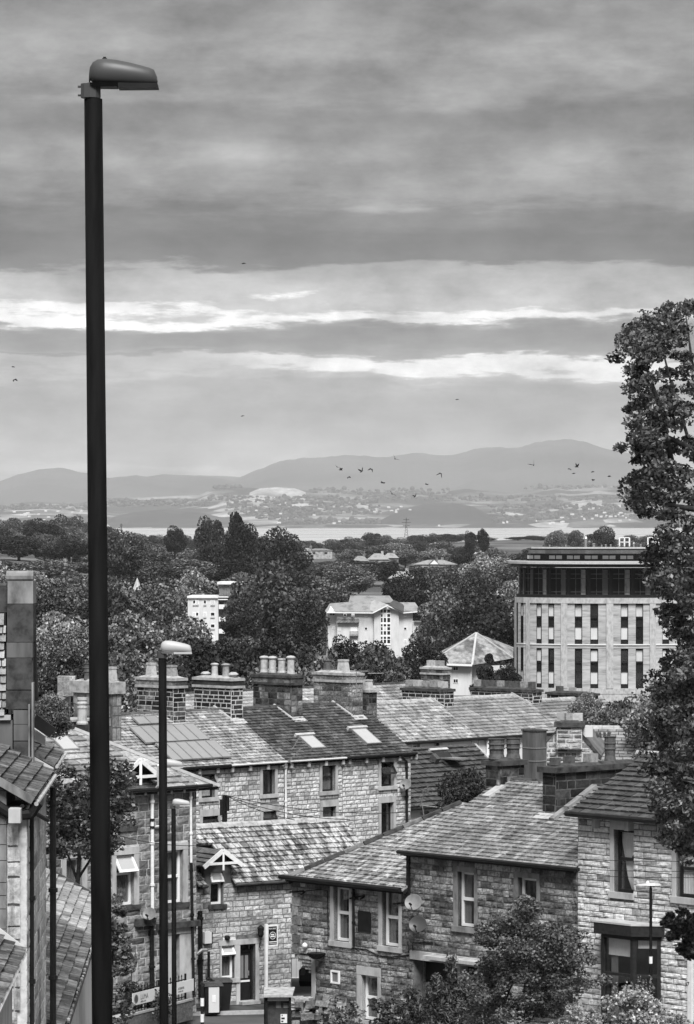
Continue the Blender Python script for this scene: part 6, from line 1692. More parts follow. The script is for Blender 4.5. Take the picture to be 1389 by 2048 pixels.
# telegraph pole, wires
pr = root('telegraph_pole', 'short dark telegraph pole with wires rising behind the cottage ridge', 'pole', P3(449, 1690, 130))
MB().tube([P3(449, 1720, 130), P3(450, 1590, 130)], .10, 10, .085).build('pole', M['black_iron'], pr)
b = MB(); c = P3(450, 1610, 130); b.lathe(c + Vector((-.1, -.12, -.35)), [(.07, 0), (.07, .55)], 8); b.lathe(c + Vector((.10, -.12, -.2)), [(.07, 0), (.07, .5)], 8); b.build('junction_box', M['black_iron'], pr)
def wire(a, b, sag, label, r=.012, n=14):
    pts = []
    for i in range(n + 1):
        t = i / n; p = a.lerp(b, t); p.z -= sag * 4 * t * (1 - t); pts.append(p)
    mb = MB(); mb.tube(pts, r, 4); return mb.build('overhead_wire', M['black_iron'], label=label, category='wire', group='overhead wires across the lane')
pt = P3(450, 1590, 130)
wire(pt, P3(820, 1624, 128), .25, 'upper wire from the telegraph pole to the dark tiled roof')
wire(pt, P3(700, 1639, 122), .2, 'middle wire falling from the telegraph pole')
wire(pt, P3(590, 1640, 120), .1, 'lowest short wire from the telegraph pole')
wire(P3(240, 1672, 112), P3(420, 1690, 118), .12, 'thin wire sagging across the tall stone house', .010)
wire(P3(1160, 1718, 100), P3(1400, 1722, 100), .03, 'upper thin wire crossing the tall pale house', .008)
wire(P3(1160, 1738, 100), P3(1400, 1742, 100), .03, 'middle thin wire crossing the tall pale house', .008)
wire(P3(1160, 1750, 100), P3(1400, 1755, 100), .03, 'lower thin wire crossing the tall pale house', .008)

# FOR SALE board
fr = Fr(P3(533, 1990, 120.0), eC, UP)
sb = root('for_sale_board', 'black and white FOR SALE board on a white post by the cottage door', 'sign', P3(533, 1990, 120.0))
def q_(x, y): return fr.px(x, y)
MB().pbox(fr, q_(530.5, 1990)[0], -.25, q_(535.5, 1990)[0], q_(533, 1848)[1], -.04, .03).build('post', M['white_paint'], sb)
a = q_(536, 1893); b = q_(556, 1849)
MB().pbox(fr, a[0], a[1], b[0], b[1], -.03, 0).build('board', M['white_paint'], sb)
MB().pbox(fr, a[0] + .03, a[1] + .05, b[0] - .04, b[1] - .05, 0, .006).build('black_panel', M['black_paint'], sb)
uc = (a[0] + b[0]) / 2; vc = (a[1] + b[1]) / 2
text('FOR SALE', fr, a[0] + .035, b[1] - .14, .062, M['white_paint'], sb, z=.010)
mb = MB()
for k in range(24):
    t0, t1 = 2 * math.pi * k / 24, 2 * math.pi * (k + 1) / 24; R0, R1 = .105, .12
    mb.prism([fr.p(uc - .005 + math.cos(t0) * R0, vc + math.sin(t0) * R0, .007), fr.p(uc - .005 + math.cos(t1) * R0, vc + math.sin(t1) * R0, .007), fr.p(uc - .005 + math.cos(t1) * R1, vc + math.sin(t1) * R1, .007), fr.p(uc - .005 + math.cos(t0) * R1, vc + math.sin(t0) * R1, .007)], fr.n * .004)
mb.build('logo_ring', M['white_paint'], sb)
MB().pbox(fr, uc - .07, vc + .01, uc + .05, vc + .05, .007, .012).pbox(fr, uc - .085, vc - .05, uc + .07, vc - .01, .007, .012).build('logo_name', M['white_paint'], sb)
MB().pbox(fr, a[0] + .045, a[1] + .125, b[0] - .05, a[1] + .155, .007, .012).pbox(fr, a[0] + .045, a[1] + .08, b[0] - .06, a[1] + .092, .007, .012).build('small_print', M['white_paint'], sb)

# railings in front of D with the banner
eR = (P3(388, 1982, 117.2) - P3(266, 1996, 113.5)); eR.z = 0; eR.normalize()
fR_ = Fr(P3(262, 2030, 113.4), eR, UP)
rl_ = root('railing', 'low black iron railing on a dwarf wall before the tall stone house', 'railing', P3(262, 2035, 113.4))
Lr = 3.6
mb = MB(); 
for zz in (.12, .66): mb.pbox(fR_, -.3, zz, Lr, zz + .03, -.015, .015)
mb.build('rail', M['black_iron'], rl_)
k = 20
for q in range(k):
    u = -.25 + q * (Lr + .2) / k
    mb = MB(); mb.pbox(fR_, u, .05, u + .018, .78, -.009, .009); mb.build('baluster', M['black_iron'], rl_)
    MB().lathe(fR_.p(u + .009, .77), [(.02, 0), (.026, .03), (.004, .08)], 6).build('finial', M['black_iron'], rl_)
for u in (-.3, Lr * .5, Lr): MB().pbox(fR_, u, -.3, u + .05, .85, -.025, .025).build('rail_post', M['black_iron'], rl_)
dwf = MB().pbox(fR_, -1.2, -.6, Lr + .3, .0, -.18, .12).build('dwarf_wall', M['stone_grey'], label='low stone wall with pale coping under the railing', category='wall')
MB().pbox(fR_, -1.2, .0, Lr + .3, .06, -.2, .14).build('coping', M['kerb'], dwf)
MB().pbox(fR_, -1.25, .06, .9, .36, -.35, -.3).build('picket_board', M['black_iron'], rl_)
bn = root('banner_sign', 'pale advertising banner with a round emblem fixed on the railing', 'sign', P3(266, 2005, 113.2))
fN = Fr(P3(266, 2010, 113.2), eR, UP)
def nq(x, y): return fN.px(x, y)
u1 = nq(388, 1990)[0]; v0_ = nq(266, 2012)[1]; v1_ = nq(266, 1992)[1]; v1_ = v0_ + .37
MB().pbox(fN, 0, v0_, u1, v1_, -.02, 0).build('board', M['render_white'], bn)
mb = MB()
for q in range(4): mb.lathe(fN.p(.22, (v0_ + v1_) / 2, .001), [(.035 + .033 * q, 0), (.035 + .033 * q, .003), (.018 + .033 * q, .003)], 20, ex=fN.ex, ey=fN.ey, ez=fN.n)
mb.build('round_emblem', M['curtain_grey'], bn)
text('LUMA', fN, .50, v0_ + .14, .22, M['dress_dark'], bn, z=.003, sx=.85)
text('07876 6910', fN, .50, v0_ + .045, .075, M['dress_dark'], bn, z=.003)
text('INTERIORS', fN, u1 * .735, v0_ + .14, .10, M['dress_dark'], bn, z=.003, sx=.85)
text('website.com', fN, u1 * .735, v0_ + .06, .075, M['dress_dark'], bn, z=.003, sx=.9)

# wheelie bins
def bin_(x, y, Y, label, m='black_paint', rot=.3):
    p = P3(x, y, Y); ex = Vector((math.cos(rot), math.sin(rot), 0)); ey = Vector((-ex.y, ex.x, 0))
    r = root('wheelie_bin', label, 'wheelie bin', p, 'bins beside the cottage')
    def q(w, d, z): return [p + ex * sx * w + ey * sy * d + UP * z for sx, sy in ((-1, -1), (1, -1), (1, 1), (-1, 1))]
    MB().quadbox(q(.22, .24, .06) + q(.29, .33, .95)).build('body', M[m], r)
    MB().quadbox(q(.31, .36, .95) + q(.29, .34, 1.03)).quadbox([x + UP * 0 for x in q(.31, .05, 1.03)] + q(.29, .04, 1.06)).build('lid', M['tile_dark'], r)
    for s in (-1, 1): MB().lathe(p + ex * s * .22 + ey * .25 + UP * .1, [(.1, 0), (.1, .05)], 12, ex=ey, ey=UP, ez=ex).build('wheel', M['black_iron'], r)
    return r, ex, ey, p
r_, ex_, ey_, p_ = bin_(424, 2030, 119.4, 'front wheelie bin with a pale brick-patterned panel and white label', rot=.25)
fbn = Fr(p_ - ey_ * .30 - ex_ * .17, ex_, (UP - ey_ * -.0).normalized())
MB().pbox(fbn, 0, .12, .34, .93, .0, .035).build('pale_panel', M['render_pale'], r_)
MB().pbox(fbn, .11, .45, .23, .68, .036, .042).build('white_label', M['white_paint'], r_)
bin_(442, 2022, 119.9, 'dark wheelie bin tucked behind the front one, lid half open', rot=.3)
# bollard with white bands
bo = root('bollard', 'thin black bollard post with white bands beside the bins', 'bollard', P3(405, 2062, 112))
MB().tube([P3(405, 2066, 112), P3(405, 1972, 112)], .05, 10).build('post', M['black_paint'], bo)
for yy in (2004, 2036): p = P3(405, yy, 112); MB().lathe(p - UP * .12, [(.058, 0), (.058, .24)], 10).build('white_band', M['white_paint'], bo)

# open-fronted notice shelter / kiosk
kq0 = P3(534, 2110, 108.0)
ks = root('notice_kiosk', 'dark kiosk with pale flat roof and pasted notices in front of the cottage', 'kiosk', kq0)
ek = hdir(4); fk = Fr(kq0, ek, UP); bk_ = Vector((-ek.y, ek.x, 0))
def kk(x, y): return fk.px(x, y)
k0 = kk(531, 2048)[0]; k1 = kk(583, 2048)[0]; kt = kk(555, 1995)[1]
for u in (k0, k1 - .07): MB().pbox(fk, u, 0, u + .07, kt, -.07, 0).build('post', M['black_iron'], ks); MB().pbox(fk, u, 0, u + .07, kt, -.8, -.73).build('post', M['black_iron'], ks)
MB().pbox(fk, k0 + .07, kt - .1, k1 - .07, kt, -.06, -.01).build('header', M['galv'], ks)
MB().pbox(fk, k0 + .03, 0, k1 - .03, kt - .02, -.76, -.72).build('back_panel', M['dark_wood'], ks)
MB().pbox(fk, k0 + .16, 0, k0 + .24, kt - .12, -.3, -.25).build('inner_post', M['tile_dark'], ks)
MB().pbox(fk, k1 - .06, .0, k1 - .03, kt - .1, -.7, -.08).build('side_panel', M['dark_wood'], ks)
p4 = [fk.p(k0 - .06, kt + .02, .12), fk.p(k1 + .03, kt + .02, .12), fk.p(k1 + .16, kt + .12, -.95), fk.p(k0 + .02, kt + .12, -.95)]
MB().prism(p4, UP * .06).build('roof_slab', M['coping'], ks)
a = kk(553, 2018); b = kk(563, 2003); MB().pbox(fk, a[0], a[1], b[0], b[1], -.20, -.19).build('notice', M['curtain_grey'], ks)
a = kk(568, 2018); b = kk(578, 2008); MB().pbox(fk, a[0], a[1], b[0], b[1], -.20, -.19).build('notice', M['curtain_grey'], ks)
a = kk(562, 2047); b = kk(575, 2029); nn_ = MB().pbox(fk, a[0], a[1], b[0], b[1], -.10, -.09).build('poster', M['render_white'], ks)
MB().pbox(fk, a[0] + .02, a[1] + .11, a[0] + .12, a[1] + .16, -.09, -.085).pbox(fk, a[0] + .03, a[1] + .20, a[0] + .06, a[1] + .24, -.09, -.085).pbox(fk, a[0] + .02, a[1] + .03, a[0] + .08, a[1] + .07, -.09, -.085).build('poster_print', M['black_paint'], nn_)
MB().pbox(fk, k0 + .07, kt - .9, k1 - .07, kt - .1, -.24, -.21).build('notice_panel', M['tile_dark'], ks)

M['car_paint'] = M_plain('dark_car_paint', .07, .25, .5, var=.05)
# car in the passage between the cottage and the corner house
car = root('parked_car', 'dark hatchback parked nose-in through the passage, rear showing', 'car', P3(622, 1998, 126))
cy = Vector((.25, 1, 0)).normalized(); cx = Vector((cy.y, -cy.x, 0)); co = P3(647, 1998, 127); co.z = -16.35
def cpt(x, y, z): return co + cx * x + cy * y + UP * z
secs = [(0.0, .84, .30, .62, .80), (.06, .87, .22, .95, .82), (.25, .88, .2, 1.02, .80), (.55, .88, .2, 1.36, .62), (1.2, .88, .2, 1.45, .6), (2.4, .88, .2, 1.42, .6), (3.0, .88, .2, 1.0, .78), (3.9, .86, .22, .82, .76), (4.05, .80, .3, .6, .7)]
V = []; 
for (y, hw, z0, zt, tw) in secs:
    zb = min(zt, .92)
    V += [cpt(-hw * .92, y, z0), cpt(-hw, y, .5), cpt(-hw, y, zb * .98), cpt(-tw, y, zt), cpt(tw, y, zt), cpt(hw, y, zb * .98), cpt(hw, y, .5), cpt(hw * .92, y, z0)]
Fq = []
for i in range(len(secs) - 1):
    for k in range(8): k2 = (k + 1) % 8; Fq.append((i * 8 + k, i * 8 + k2, (i + 1) * 8 + k2, (i + 1) * 8 + k))
mb = MB(); mb.v = [tuple(v) for v in V]; mb.f = Fq + [tuple(range(8)), tuple(range(len(V) - 8, len(V)))[::-1]]
mb.build('body', M['car_paint'], car, smooth=False)
MB().quadbox([cpt(-.66, .10, .97), cpt(.66, .10, .97), cpt(.66, .12, .97), cpt(-.66, .12, .97), cpt(-.55, .48, 1.32), cpt(.55, .48, 1.32), cpt(.55, .5, 1.32), cpt(-.55, .5, 1.32)]).build('rear_window', M['black_paint'], car)
MB().quadbox([cpt(-.8, -.04, .3), cpt(.8, -.04, .3), cpt(.8, .1, .3), cpt(-.8, .1, .3), cpt(-.84, -.04, .55), cpt(.84, -.04, .55), cpt(.84, .1, .55), cpt(-.84, .1, .55)]).build('bumper', M['black_paint'], car)
MB().quadbox([cpt(-.27, -.05, .66), cpt(.27, -.05, .66), cpt(.27, -.02, .66), cpt(-.27, -.02, .66), cpt(-.27, -.03, .78), cpt(.27, -.03, .78), cpt(.27, 0, .78), cpt(-.27, 0, .78)]).build('number_plate', M['white_paint'], car)
for s in (-1, 1):
    MB().quadbox([cpt(s * .72 - .08, -.01, .74), cpt(s * .72 + .08, .03, .74), cpt(s * .72 + .08, .1, .74), cpt(s * .72 - .08, .1, .74), cpt(s * .7 - .08, .02, 1.0), cpt(s * .7 + .08, .05, 1.0), cpt(s * .7 + .08, .15, 1.0), cpt(s * .7 - .08, .15, 1.0)]).build('tail_light', M['curtain_grey'], car)
    for y in (.75, 3.2): MB().lathe(cpt(s * .80, y, .31), [(.31, -.08), (.31, .08)], 16, ex=cy, ey=UP, ez=cx).build('wheel', M['black_iron'], car)
# garage front behind the car
gg = root('garage', 'pale-doored garage at the back of the passage behind the parked car', 'garage', P3(605, 1990, 134))
fg = Fr(P3(583, 2020, 131.5), hdir(12), UP)
MB().pbox(fg, -.3, 0, 3.2, 2.6, -.3, 0).build('wall', M['stone_grey'], gg)
a = fg.px(584, 1955); b = fg.px(612, 1914)
for q in range(8): MB().pbox(fg, a[0] + q * .16, a[1], a[0] + q * .16 + .15, b[1], 0, .03).build('door_plank', M['render_pale'], gg)
MB().pbox(fg, a[0] - .02, b[1], a[0] + .25, b[1] + .1, 0, .06).pbox(fg, a[0] - .02, a[1] - .1, a[0] + .3, a[1], 0, .06).build('white_board', M['white'], gg)
# hanging basket and ball light on the chamfered corner
hk = root('hanging_basket', 'dark wire hanging basket on the corner of the corner house', 'basket', fA.hit(632, 1903, .4))
c = fA.hit(633, 1906, .3); mb = MB(); mb.lathe(c - UP * .18, [(.12, 0), (.24, .08), (.30, .18), (.28, .18)], 14); mb.build('bowl', M['black_iron'], hk)
mb = MB(); mb.tube([c, c + UP * .12, fA.hit(633, 1895, .0)], .012, 5); mb.build('arm', M['black_iron'], hk)
c = fA.hit(610, 1891, .12); MB().lathe(c - UP * .08, [(.03, 0), (.08, .04), (.09, .09), (.05, .15), (.01, .17)], 12).build('corner_light', M['white_paint'], label='small white ball light on the corner of the corner house', category='wall light')

# road, pavements, kerbs
def sheet(name, pts, z, m, kind='structure', lift=0.0):
    mb = MB(); b = len(mb.v)
    mb.v = [(x, y, (ground_z(x, y) if z is None else z) + lift) for x, y in pts]; mb.f = [tuple(range(len(pts)))]
    return mb.build(name, m, kind=kind)
V = []; Fc = []
def strip(name, xl, xr, y0, y1, m, lift, n=30):
    V = []; Fc = []
    for i in range(n + 1):
        y = y0 + (y1 - y0) * i / n; c = -.035 * y
        for x in (xl + c, xr + c): V.append((x, y, gz(y) + lift))
    for i in range(n): Fc.append((2 * i, 2 * i + 1, 2 * i + 3, 2 * i + 2))
    return np_mesh(name, np.array(V), np.array(Fc), m, kind='structure')
strip('road', -.4, 5.6, -20, 113, M['asphalt'], .02, 66)
strip('pavement', -2.9, -.4, -20, 108, M['paving'], .13, 64)
strip('pavement', 5.6, 8.0, -20, 106, M['paving'], .13, 64)
def band(name, a, b, w, z0, z1, m, **t):
    mb = MB(); a = Vector(a); b = Vector(b); d = (b - a).normalized(); s = Vector((-d.y, d.x, 0)) * w
    mb.quadbox([Vector((q.x, q.y, z0)) for q in (a, b, b + s, a + s)] + [Vector((q.x, q.y, z1)) for q in (a, b, b + s, a + s)])
    return mb.build(name, m, **t)
# pavement before the cottage, kerb and cross road
g0 = -15.84
A0 = P3(388, 2024, 119.3); A1 = P3(530, 2010, 121.0)
pv = MB(); q = [Vector((x, y, 0)) for x, y in ((-6.6, 119.1), (-1.2, 120.3), (-1.0, 126), (-7.6, 126))]
pv.quadbox([Vector((x.x, x.y, -16.3)) for x in q] + [Vector((x.x, x.y, g0)) for x in q]); pv.build('pavement', M['asphalt'], kind='structure')
kb = band('kerb', (-6.7, 118.98, 0), (-1.2, 120.18, 0), .13, -16.3, g0 + .01, M['kerb'], kind='structure')
MB().box((-14, 106, -16.6), (6, 118.9, -15.985)).build('road', M['asphalt'], kind='structure')
mb = MB(); mb.v = [(x, y, -15.981) for x, y in ((-4.9, 115.9), (-2.6, 116.3), (-2.6, 116.45), (-4.9, 116.05))]; mb.f = [(0, 1, 2, 3)]; mb.build('road_marking', M['road_paint'], kind='structure')
mb = MB(); mb.v = [(x, y, -15.981) for x, y in ((-6.0, 117.4), (-2.4, 118.2), (-2.4, 118.32), (-6.0, 117.52))]; mb.f = [(0, 1, 2, 3)]; mb.build('road_marking', M['road_paint'], kind='structure')

# ================================================================== MODERN BUILDINGS AND FAR HOUSES
# H: curved student block
YH = 505.0; sH = YH / F
hH = root('apartment_block', 'big curved stone-clad apartment block with dark glazed top storey behind the trees', 'building', P3(1200, 1385, YH))
def Hc(px, py, dz=0.0):
    """point on the curved front: bows towards the camera on the right, turns away at the left end"""
    t = (px - 1240) / 215.0
    back = 8 * (1 - math.sqrt(max(0.0, 1 - min(1.0, abs(t)) ** 2.4)))
    Yc = YH + back + dz
    return Vector(((px - CX) / F * Yc, Yc, (HY - py) / F * YH))
def arc(x0, x1, n): return [x0 + (x1 - x0) * i / n for i in range(n + 1)]
def curved(name, x0, x1, y0, y1, d0, d1, m, parent, n=1, o=0):
    mb = MB(); xs = arc(x0, x1, n)
    for a, b in zip(xs, xs[1:]):
        A, B = Hc(a, y1), Hc(b, y1); A2, B2 = Hc(a, y0), Hc(b, y0)
        f = Vector((0, -1, 0))
        mb.quadbox([A + f * d0, B + f * d0, B + f * d1, A + f * d1, A2 + f * d0, B2 + f * d0, B2 + f * d1, A2 + f * d1])
    return mb.build(name, m, parent)
H_sandy = M_blocks('coursed_cladding', [(0, .34), (.5, .42), (1, .52)], soot=.15, soot_scale=.3, bump=.01, fine=.2, fscale=2)
def M_coursed():
    k = MN('thin_coursed_cladding'); f = k.noise(1.0, 4, .7, stretch=(.35, .35, 2.6)); g_ = k.noise(.15, 3, .5)
    k.col(k.math('MULTIPLY', k.ramp(f, [(.3, .20), (.45, .36), (.6, .46)]), k.ramp(g_, [(.3, .85), (.7, 1.1)]))); k.set(.85, .2); return k.m
M['clad'] = M_coursed()
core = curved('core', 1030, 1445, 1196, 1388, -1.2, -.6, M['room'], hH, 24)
curved('cladding', 1030, 1445, 1196, 1207, -.5, .25, M['dress'], hH, 24)
curved('cladding', 1030, 1445, 1288.5, 1290.5, -.5, .18, M['render_white'], hH, 24)
curved('cladding', 1030, 1445, 1290.5, 1297, -.5, .05, M['clad'], hH, 24)
curved('cladding', 1030, 1445, 1377, 1388, -.5, .15, M['dress'], hH, 24)
piers = [(1029, 1033), (1052, 1060), (1122, 1135), (1213, 1227), (1300, 1312), (1385, 1398)]
for a, b in piers: curved('pier', a, b, 1207, 1377, -.5, .22, M['dress'], hH, 2)
wins = [(1034, 1036.5, 0), (1042, 1047.5, 0), (1073.5, 1084, 1), (1097, 1109, 1), (1150, 1165, 1), (1181, 1197, 1), (1242, 1257, 1), (1272, 1287, 1), (1325, 1339, 1), (1354, 1369, 1), (1410, 1424, 1)]
edges = [1030] + [e for w in wins for e in w[:2]] + [1445]
for k in range(0, len(edges), 2):
    if edges[k + 1] - edges[k] > .5:
        curved('cladding', edges[k], edges[k + 1], 1207, 1288.5, -.5, 0, M['clad'], hH, max(1, int((edges[k + 1] - edges[k]) / 12)))
        curved('cladding', edges[k], edges[k + 1], 1297, 1377, -.5, 0, M['clad'], hH, max(1, int((edges[k + 1] - edges[k]) / 12)))
rng = random.Random(21)
for (a, b, full) in wins:
    for (y0, y1) in ((1209, 1287), (1299, 1376)):
        w = curved('window', a, b, y0, y1, -.5, -.42, M['black_paint'], hH)
        curved('frame', a, a + .9, y0, y1, -.42, -.1, M['black_paint'], w); curved('frame', b - .9, b, y0, y1, -.42, -.1, M['black_paint'], w)
        h_ = y1 - y0
        for (f0, f1) in ((.03, .31), (.58, .90)):
            pal = rng.random() < .72
            curved('blind' if pal else 'pane', a + 1.2, b - 1.2, y0 + h_ * f0, y0 + h_ * f1, -.42, -.34, M['render_pale'] if pal else M['glass'], w)
        curved('spandrel', a + .9, b - .9, y0 + h_ * .33, y0 + h_ * .36, -.42, -.2, M['black_paint'], w)
        curved('spandrel', a + .9, b - .9, y0 + h_ * .56, y0 + h_ * .58, -.42, -.2, M['black_paint'], w)
# top storey
def Hc_in(px, py, off): 
    p = Hc(px, py); return p
curved('glazing', 1040, 1445, 1136, 1194, -2.2, -2.0, M['tile_dark'], hH, 24)
curved('sill_band', 1034, 1445, 1190, 1196, -2.2, -.3, M['black_paint'], hH, 24)
xs_ = [1041, 1050, 1068, 1096, 1135, 1175, 1220, 1264, 1305, 1345, 1385, 1425]
for x in xs_:
    wdt_ = 3 if x < 1070 else 8
    curved('column', x, x + wdt_, 1136, 1191, -2.0, -1.3, M['black_paint'], hH)
for i in range(len(xs_) - 1):
    a, b = xs_[i] + (3 if xs_[i] < 1070 else 8), xs_[i + 1]
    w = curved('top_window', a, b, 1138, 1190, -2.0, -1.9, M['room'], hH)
    for t in (.33, .66): curved('mullion', a + (b - a) * t - .4, a + (b - a) * t + .4, 1138, 1190, -1.9, -1.7, M['dress_dark'], w)
    for yy in (1148, 1157, 1184): curved('transom', a, b, yy, yy + 1, -1.9, -1.7, M['dress_dark'], w)
    curved('curtain', a + (b - a) * .68, a + (b - a) * .95, 1140, 1190, -1.9, -1.82, M['curtain_grey'] if i % 2 else M['dress'], w)
curved('eave', 1016, 1450, 1123, 1128, -6, 2.4, M['lead'], hH, 24)
curved('eave', 1022, 1450, 1128, 1134, -6, 1.6, M['black_paint'], hH, 24)
curved('upper_wall', 1065, 1450, 1108, 1123, -6.2, -5.5, M['black_paint'], hH, 24)
for i in range(10):
    a = 1066 + i * 36 - (8 if i == 0 else 0)
    for q in (0, 1):
        curved('clerestory_pane', a + q * 14 + 1, a + q * 14 + 13, 1112, 1119, -5.5, -5.3, M['skyl'], hH)
curved('roof_edge', 1062, 1450, 1101, 1108, -6.5, -4.2, M['tile_dark'], hH, 24)
curved('roof_edge', 1066, 1450, 1095, 1098, -7, -4.8, M['lead'], hH, 24)
curved('roof_deck', 1064, 1450, 1098, 1101, -12, -4.8, M['black_paint'], hH, 24)
rng = random.Random(2)
for x, w_, h_ in [(1172, 8, 22), (1188, 8, 8), (1204, 4, 5), (1212, 5, 6), (1222, 4, 6), (1237, 4, 7), (1268, 5, 10), (1282, 6, 6), (1295, 4, 5), (1100, 3, 5), (1132, 3, 5)]:
    p0 = Hc(x, 1096, 9); s_ = sH
    MB().lathe(p0, [(w_ * s_ * .4, 0), (w_ * s_ * .4, h_ * s_ * .8), (w_ * s_ * .55, h_ * s_ * .82), (w_ * s_ * .3, h_ * s_)], 8).build('roof_vent', M['galv'], hH)
for x in (1240, 1297):
    mb = MB(); a = Hc(x, 1094, 8); b = Hc(x + 20, 1076, 8)
    for xx in (a.x, (a.x + b.x) / 2, b.x):
        for yy in (0, 1.2): mb.bar(Vector((xx, a.y + yy, a.z)), Vector((xx, a.y + yy, b.z)), .10)
    for zz in (b.z, (a.z + b.z) / 2):
        for yy in (0, 1.2): mb.bar(Vector((a.x, a.y + yy, zz)), Vector((b.x, a.y + yy, zz)), .10)
    mb.build('roof_guardrail', M['white_paint'], hH)
mb = MB(); a = Hc(1311, 1115, 4)
for s_ in (0, .5): mb.bar(a + Vector((s_, 0, 0)), a + Vector((s_, 0, 2.4)), .07)
for q in range(7): mb.bar(a + Vector((0, 0, .3 * q)), a + Vector((.5, 0, .3 * q)), .06)
mb.build('ladder', M['white_paint'], hH)
MB().box((Hc(1130, 1300).x, YH + 10, -26), (Hc(1440, 1300).x, YH + 26, Hc(1200, 1140).z)).build('rear_block', M['stone_grey'], hH)
curved('plinth', 1030, 1445, 1388, 1440, -8, .1, M['dress'], hH, 24)

# I: white apartments with the tall stair window
YI = 800.0; fI = Fr(P3(656, 1330, YI), hdir(3), UP)
hI = root('apartment_house', 'pale rendered apartments with a grey hipped roof and tall central stair window', 'building', P3(750, 1330, YI))
def iq(x, y): return fI.px(x, y)
def irect(x0, y0, x1, y1): 
    a = iq(x0, y1); b = iq(x1, y0); return (a[0], a[1], b[0], b[1])
def ibox(name, x0, y0, x1, y1, z0, z1, m, par=None): return MB().pbox(fI, *irect(x0, y0, x1, y1), z0, z1).build(name, M[m], par or hI)
ibox('wall', 674, 1224, 748, 1330, -10, 0, 'render_pale'); ibox('wall', 798, 1224, 826, 1330, -10, 0, 'render_pale'); ibox('bay_wall', 748.2, 1222, 797.8, 1330, -10, .8, 'render_pale')
MB().prism([fI.p(iq(748.2, 1222)[0], iq(748, 1222)[1], -10), fI.p(iq(797.8, 1222)[0], iq(798, 1222)[1], -10), fI.p(iq(774, 1213)[0], iq(774, 1213)[1], -10)], fI.n * 10.8).build('bay_gable', M['render_pale'], hI)
ibox('wing', 657, 1225, 674, 1330, -10, -1.2, 'render_pale'); ibox('wing', 826.2, 1244.5, 848, 1330, -10, .3, 'render_pale'); ibox('wing', 674.2, 1246, 718, 1330, 0.01, .9, 'render_pale')
st_ = ibox('stair_window', 761, 1217, 781, 1290, .8, .95, 'white')
for ci, (a, b) in enumerate(((761.8, 765.2), (767.4, 772.2), (774.6, 780.2))):
    for (y0, y1) in ((1219, 1225), (1228, 1233.5), (1235.5, 1244), (1248, 1252.5), (1254, 1260), (1262, 1269), (1273, 1277.5), (1279, 1286)):
        MB().pbox(fI, *irect(a, y0, b, y1), .95, .98).build('pane', M['black_paint' if (ci, y0) not in ((1, 1228), (1, 1254)) else 'render_pale'], st_)
for (x, y, dk) in [(732, 1231, 0), (732.5, 1257.5, 1), (733, 1283, 1), (811, 1230, 0), (811, 1257.5, 1), (811, 1282, 0), (663, 1229, 1), (668, 1229, 1), (668, 1256, 0), (690, 1230, 1), (706, 1230, 0), (679, 1258, 0), (836, 1287, 0)]:
    w = ibox('window', x - 3, y - 3.2, x + 3, y + 3.2, (.0 if x > 720 or x < 675 else .9) - (1.2 if x < 672 else 0), (.08 if x > 720 or x < 675 else .98) - (1.2 if x < 672 else 0), 'white')
    zz = w.data.vertices[4].co.y
    MB().pbox(fI, *irect(x - 2.2, y - 2.4, x + 2.2, y + 1.8), (.08 if x > 720 or x < 675 else .98) - (1.2 if x < 672 else 0), (.11 if x > 720 or x < 675 else 1.01) - (1.2 if x < 672 else 0)).build('pane', M['black_paint' if dk else 'render_pale'], w)
def balcony(x0, y0, x1, y1, z0, zf, n):
    b = ibox('balcony', x0, y1 - 1.2, x1, y1, z0, z0 + zf, 'black_iron')
    for k in range(n + 1): 
        x = x0 + (x1 - x0 - .6) * k / n; MB().pbox(fI, *irect(x, y0, x + .6, y1 - 1.2), z0 + zf - .06, z0 + zf).build('baluster', M['black_iron'], b)
    MB().pbox(fI, *irect(x0, y0 - .6, x1, y0), z0 + zf - .08, z0 + zf + .02).build('handrail', M['black_iron'], b)
balcony(674.5, 1238, 718, 1246, .9, .9, 34); balcony(699, 1263, 716.5, 1273, .9, .8, 12); balcony(699, 1288, 716.5, 1298, .9, .8, 12); balcony(828, 1237, 849, 1244, .3, .8, 14); balcony(836.5, 1261, 848.5, 1271, .3, .8, 8)
ibox('balcony_door', 701, 1254, 714, 1272, .9, 1.0, 'white'); ibox('balcony_door', 702, 1280, 714, 1297, .9, 1.0, 'white')
def iroof(name, pts, d0, m='slate_dark', th=.25):
    mb = MB(); mb.prism([fI.p(*iq(x, y), z) for x, y, z in pts], UP * th); return mb.build(name, M[m], hI)
iroof('roof', [(650, 1224, 1.2), (752, 1225, 1.2), (744, 1204, -4.5), (662, 1210, -4)], 0, 'slate_blue')
iroof('roof', [(796, 1224, 1.2), (841, 1222, 1.2), (833, 1208, -4), (800, 1208, -4.5)], 0, 'slate_blue')
iroof('bay_roof', [(746, 1225, 2.0), (776, 1211, 2.0), (752, 1203, -4), (726, 1216, -3)], 0, 'slate_blue')
iroof('bay_roof', [(776, 1211, 2.0), (805, 1225, 2.0), (820, 1216, -3), (790, 1203, -4)], 0, 'slate_dark')
iroof('main_roof', [(700, 1207, -4.2), (792, 1207, -4.2), (784, 1195, -8), (705, 1195, -8)], 0, 'slate_blue')
mb = MB(); mb.prism([fI.p(*iq(650, 1225.5), 1.0), fI.p(*iq(657, 1222), 1.0), fI.p(*iq(662, 1212), -.5), fI.p(*iq(670, 1224), 1.0)], fI.n * .3); mb.build('gable_board', M['white_paint'], hI)
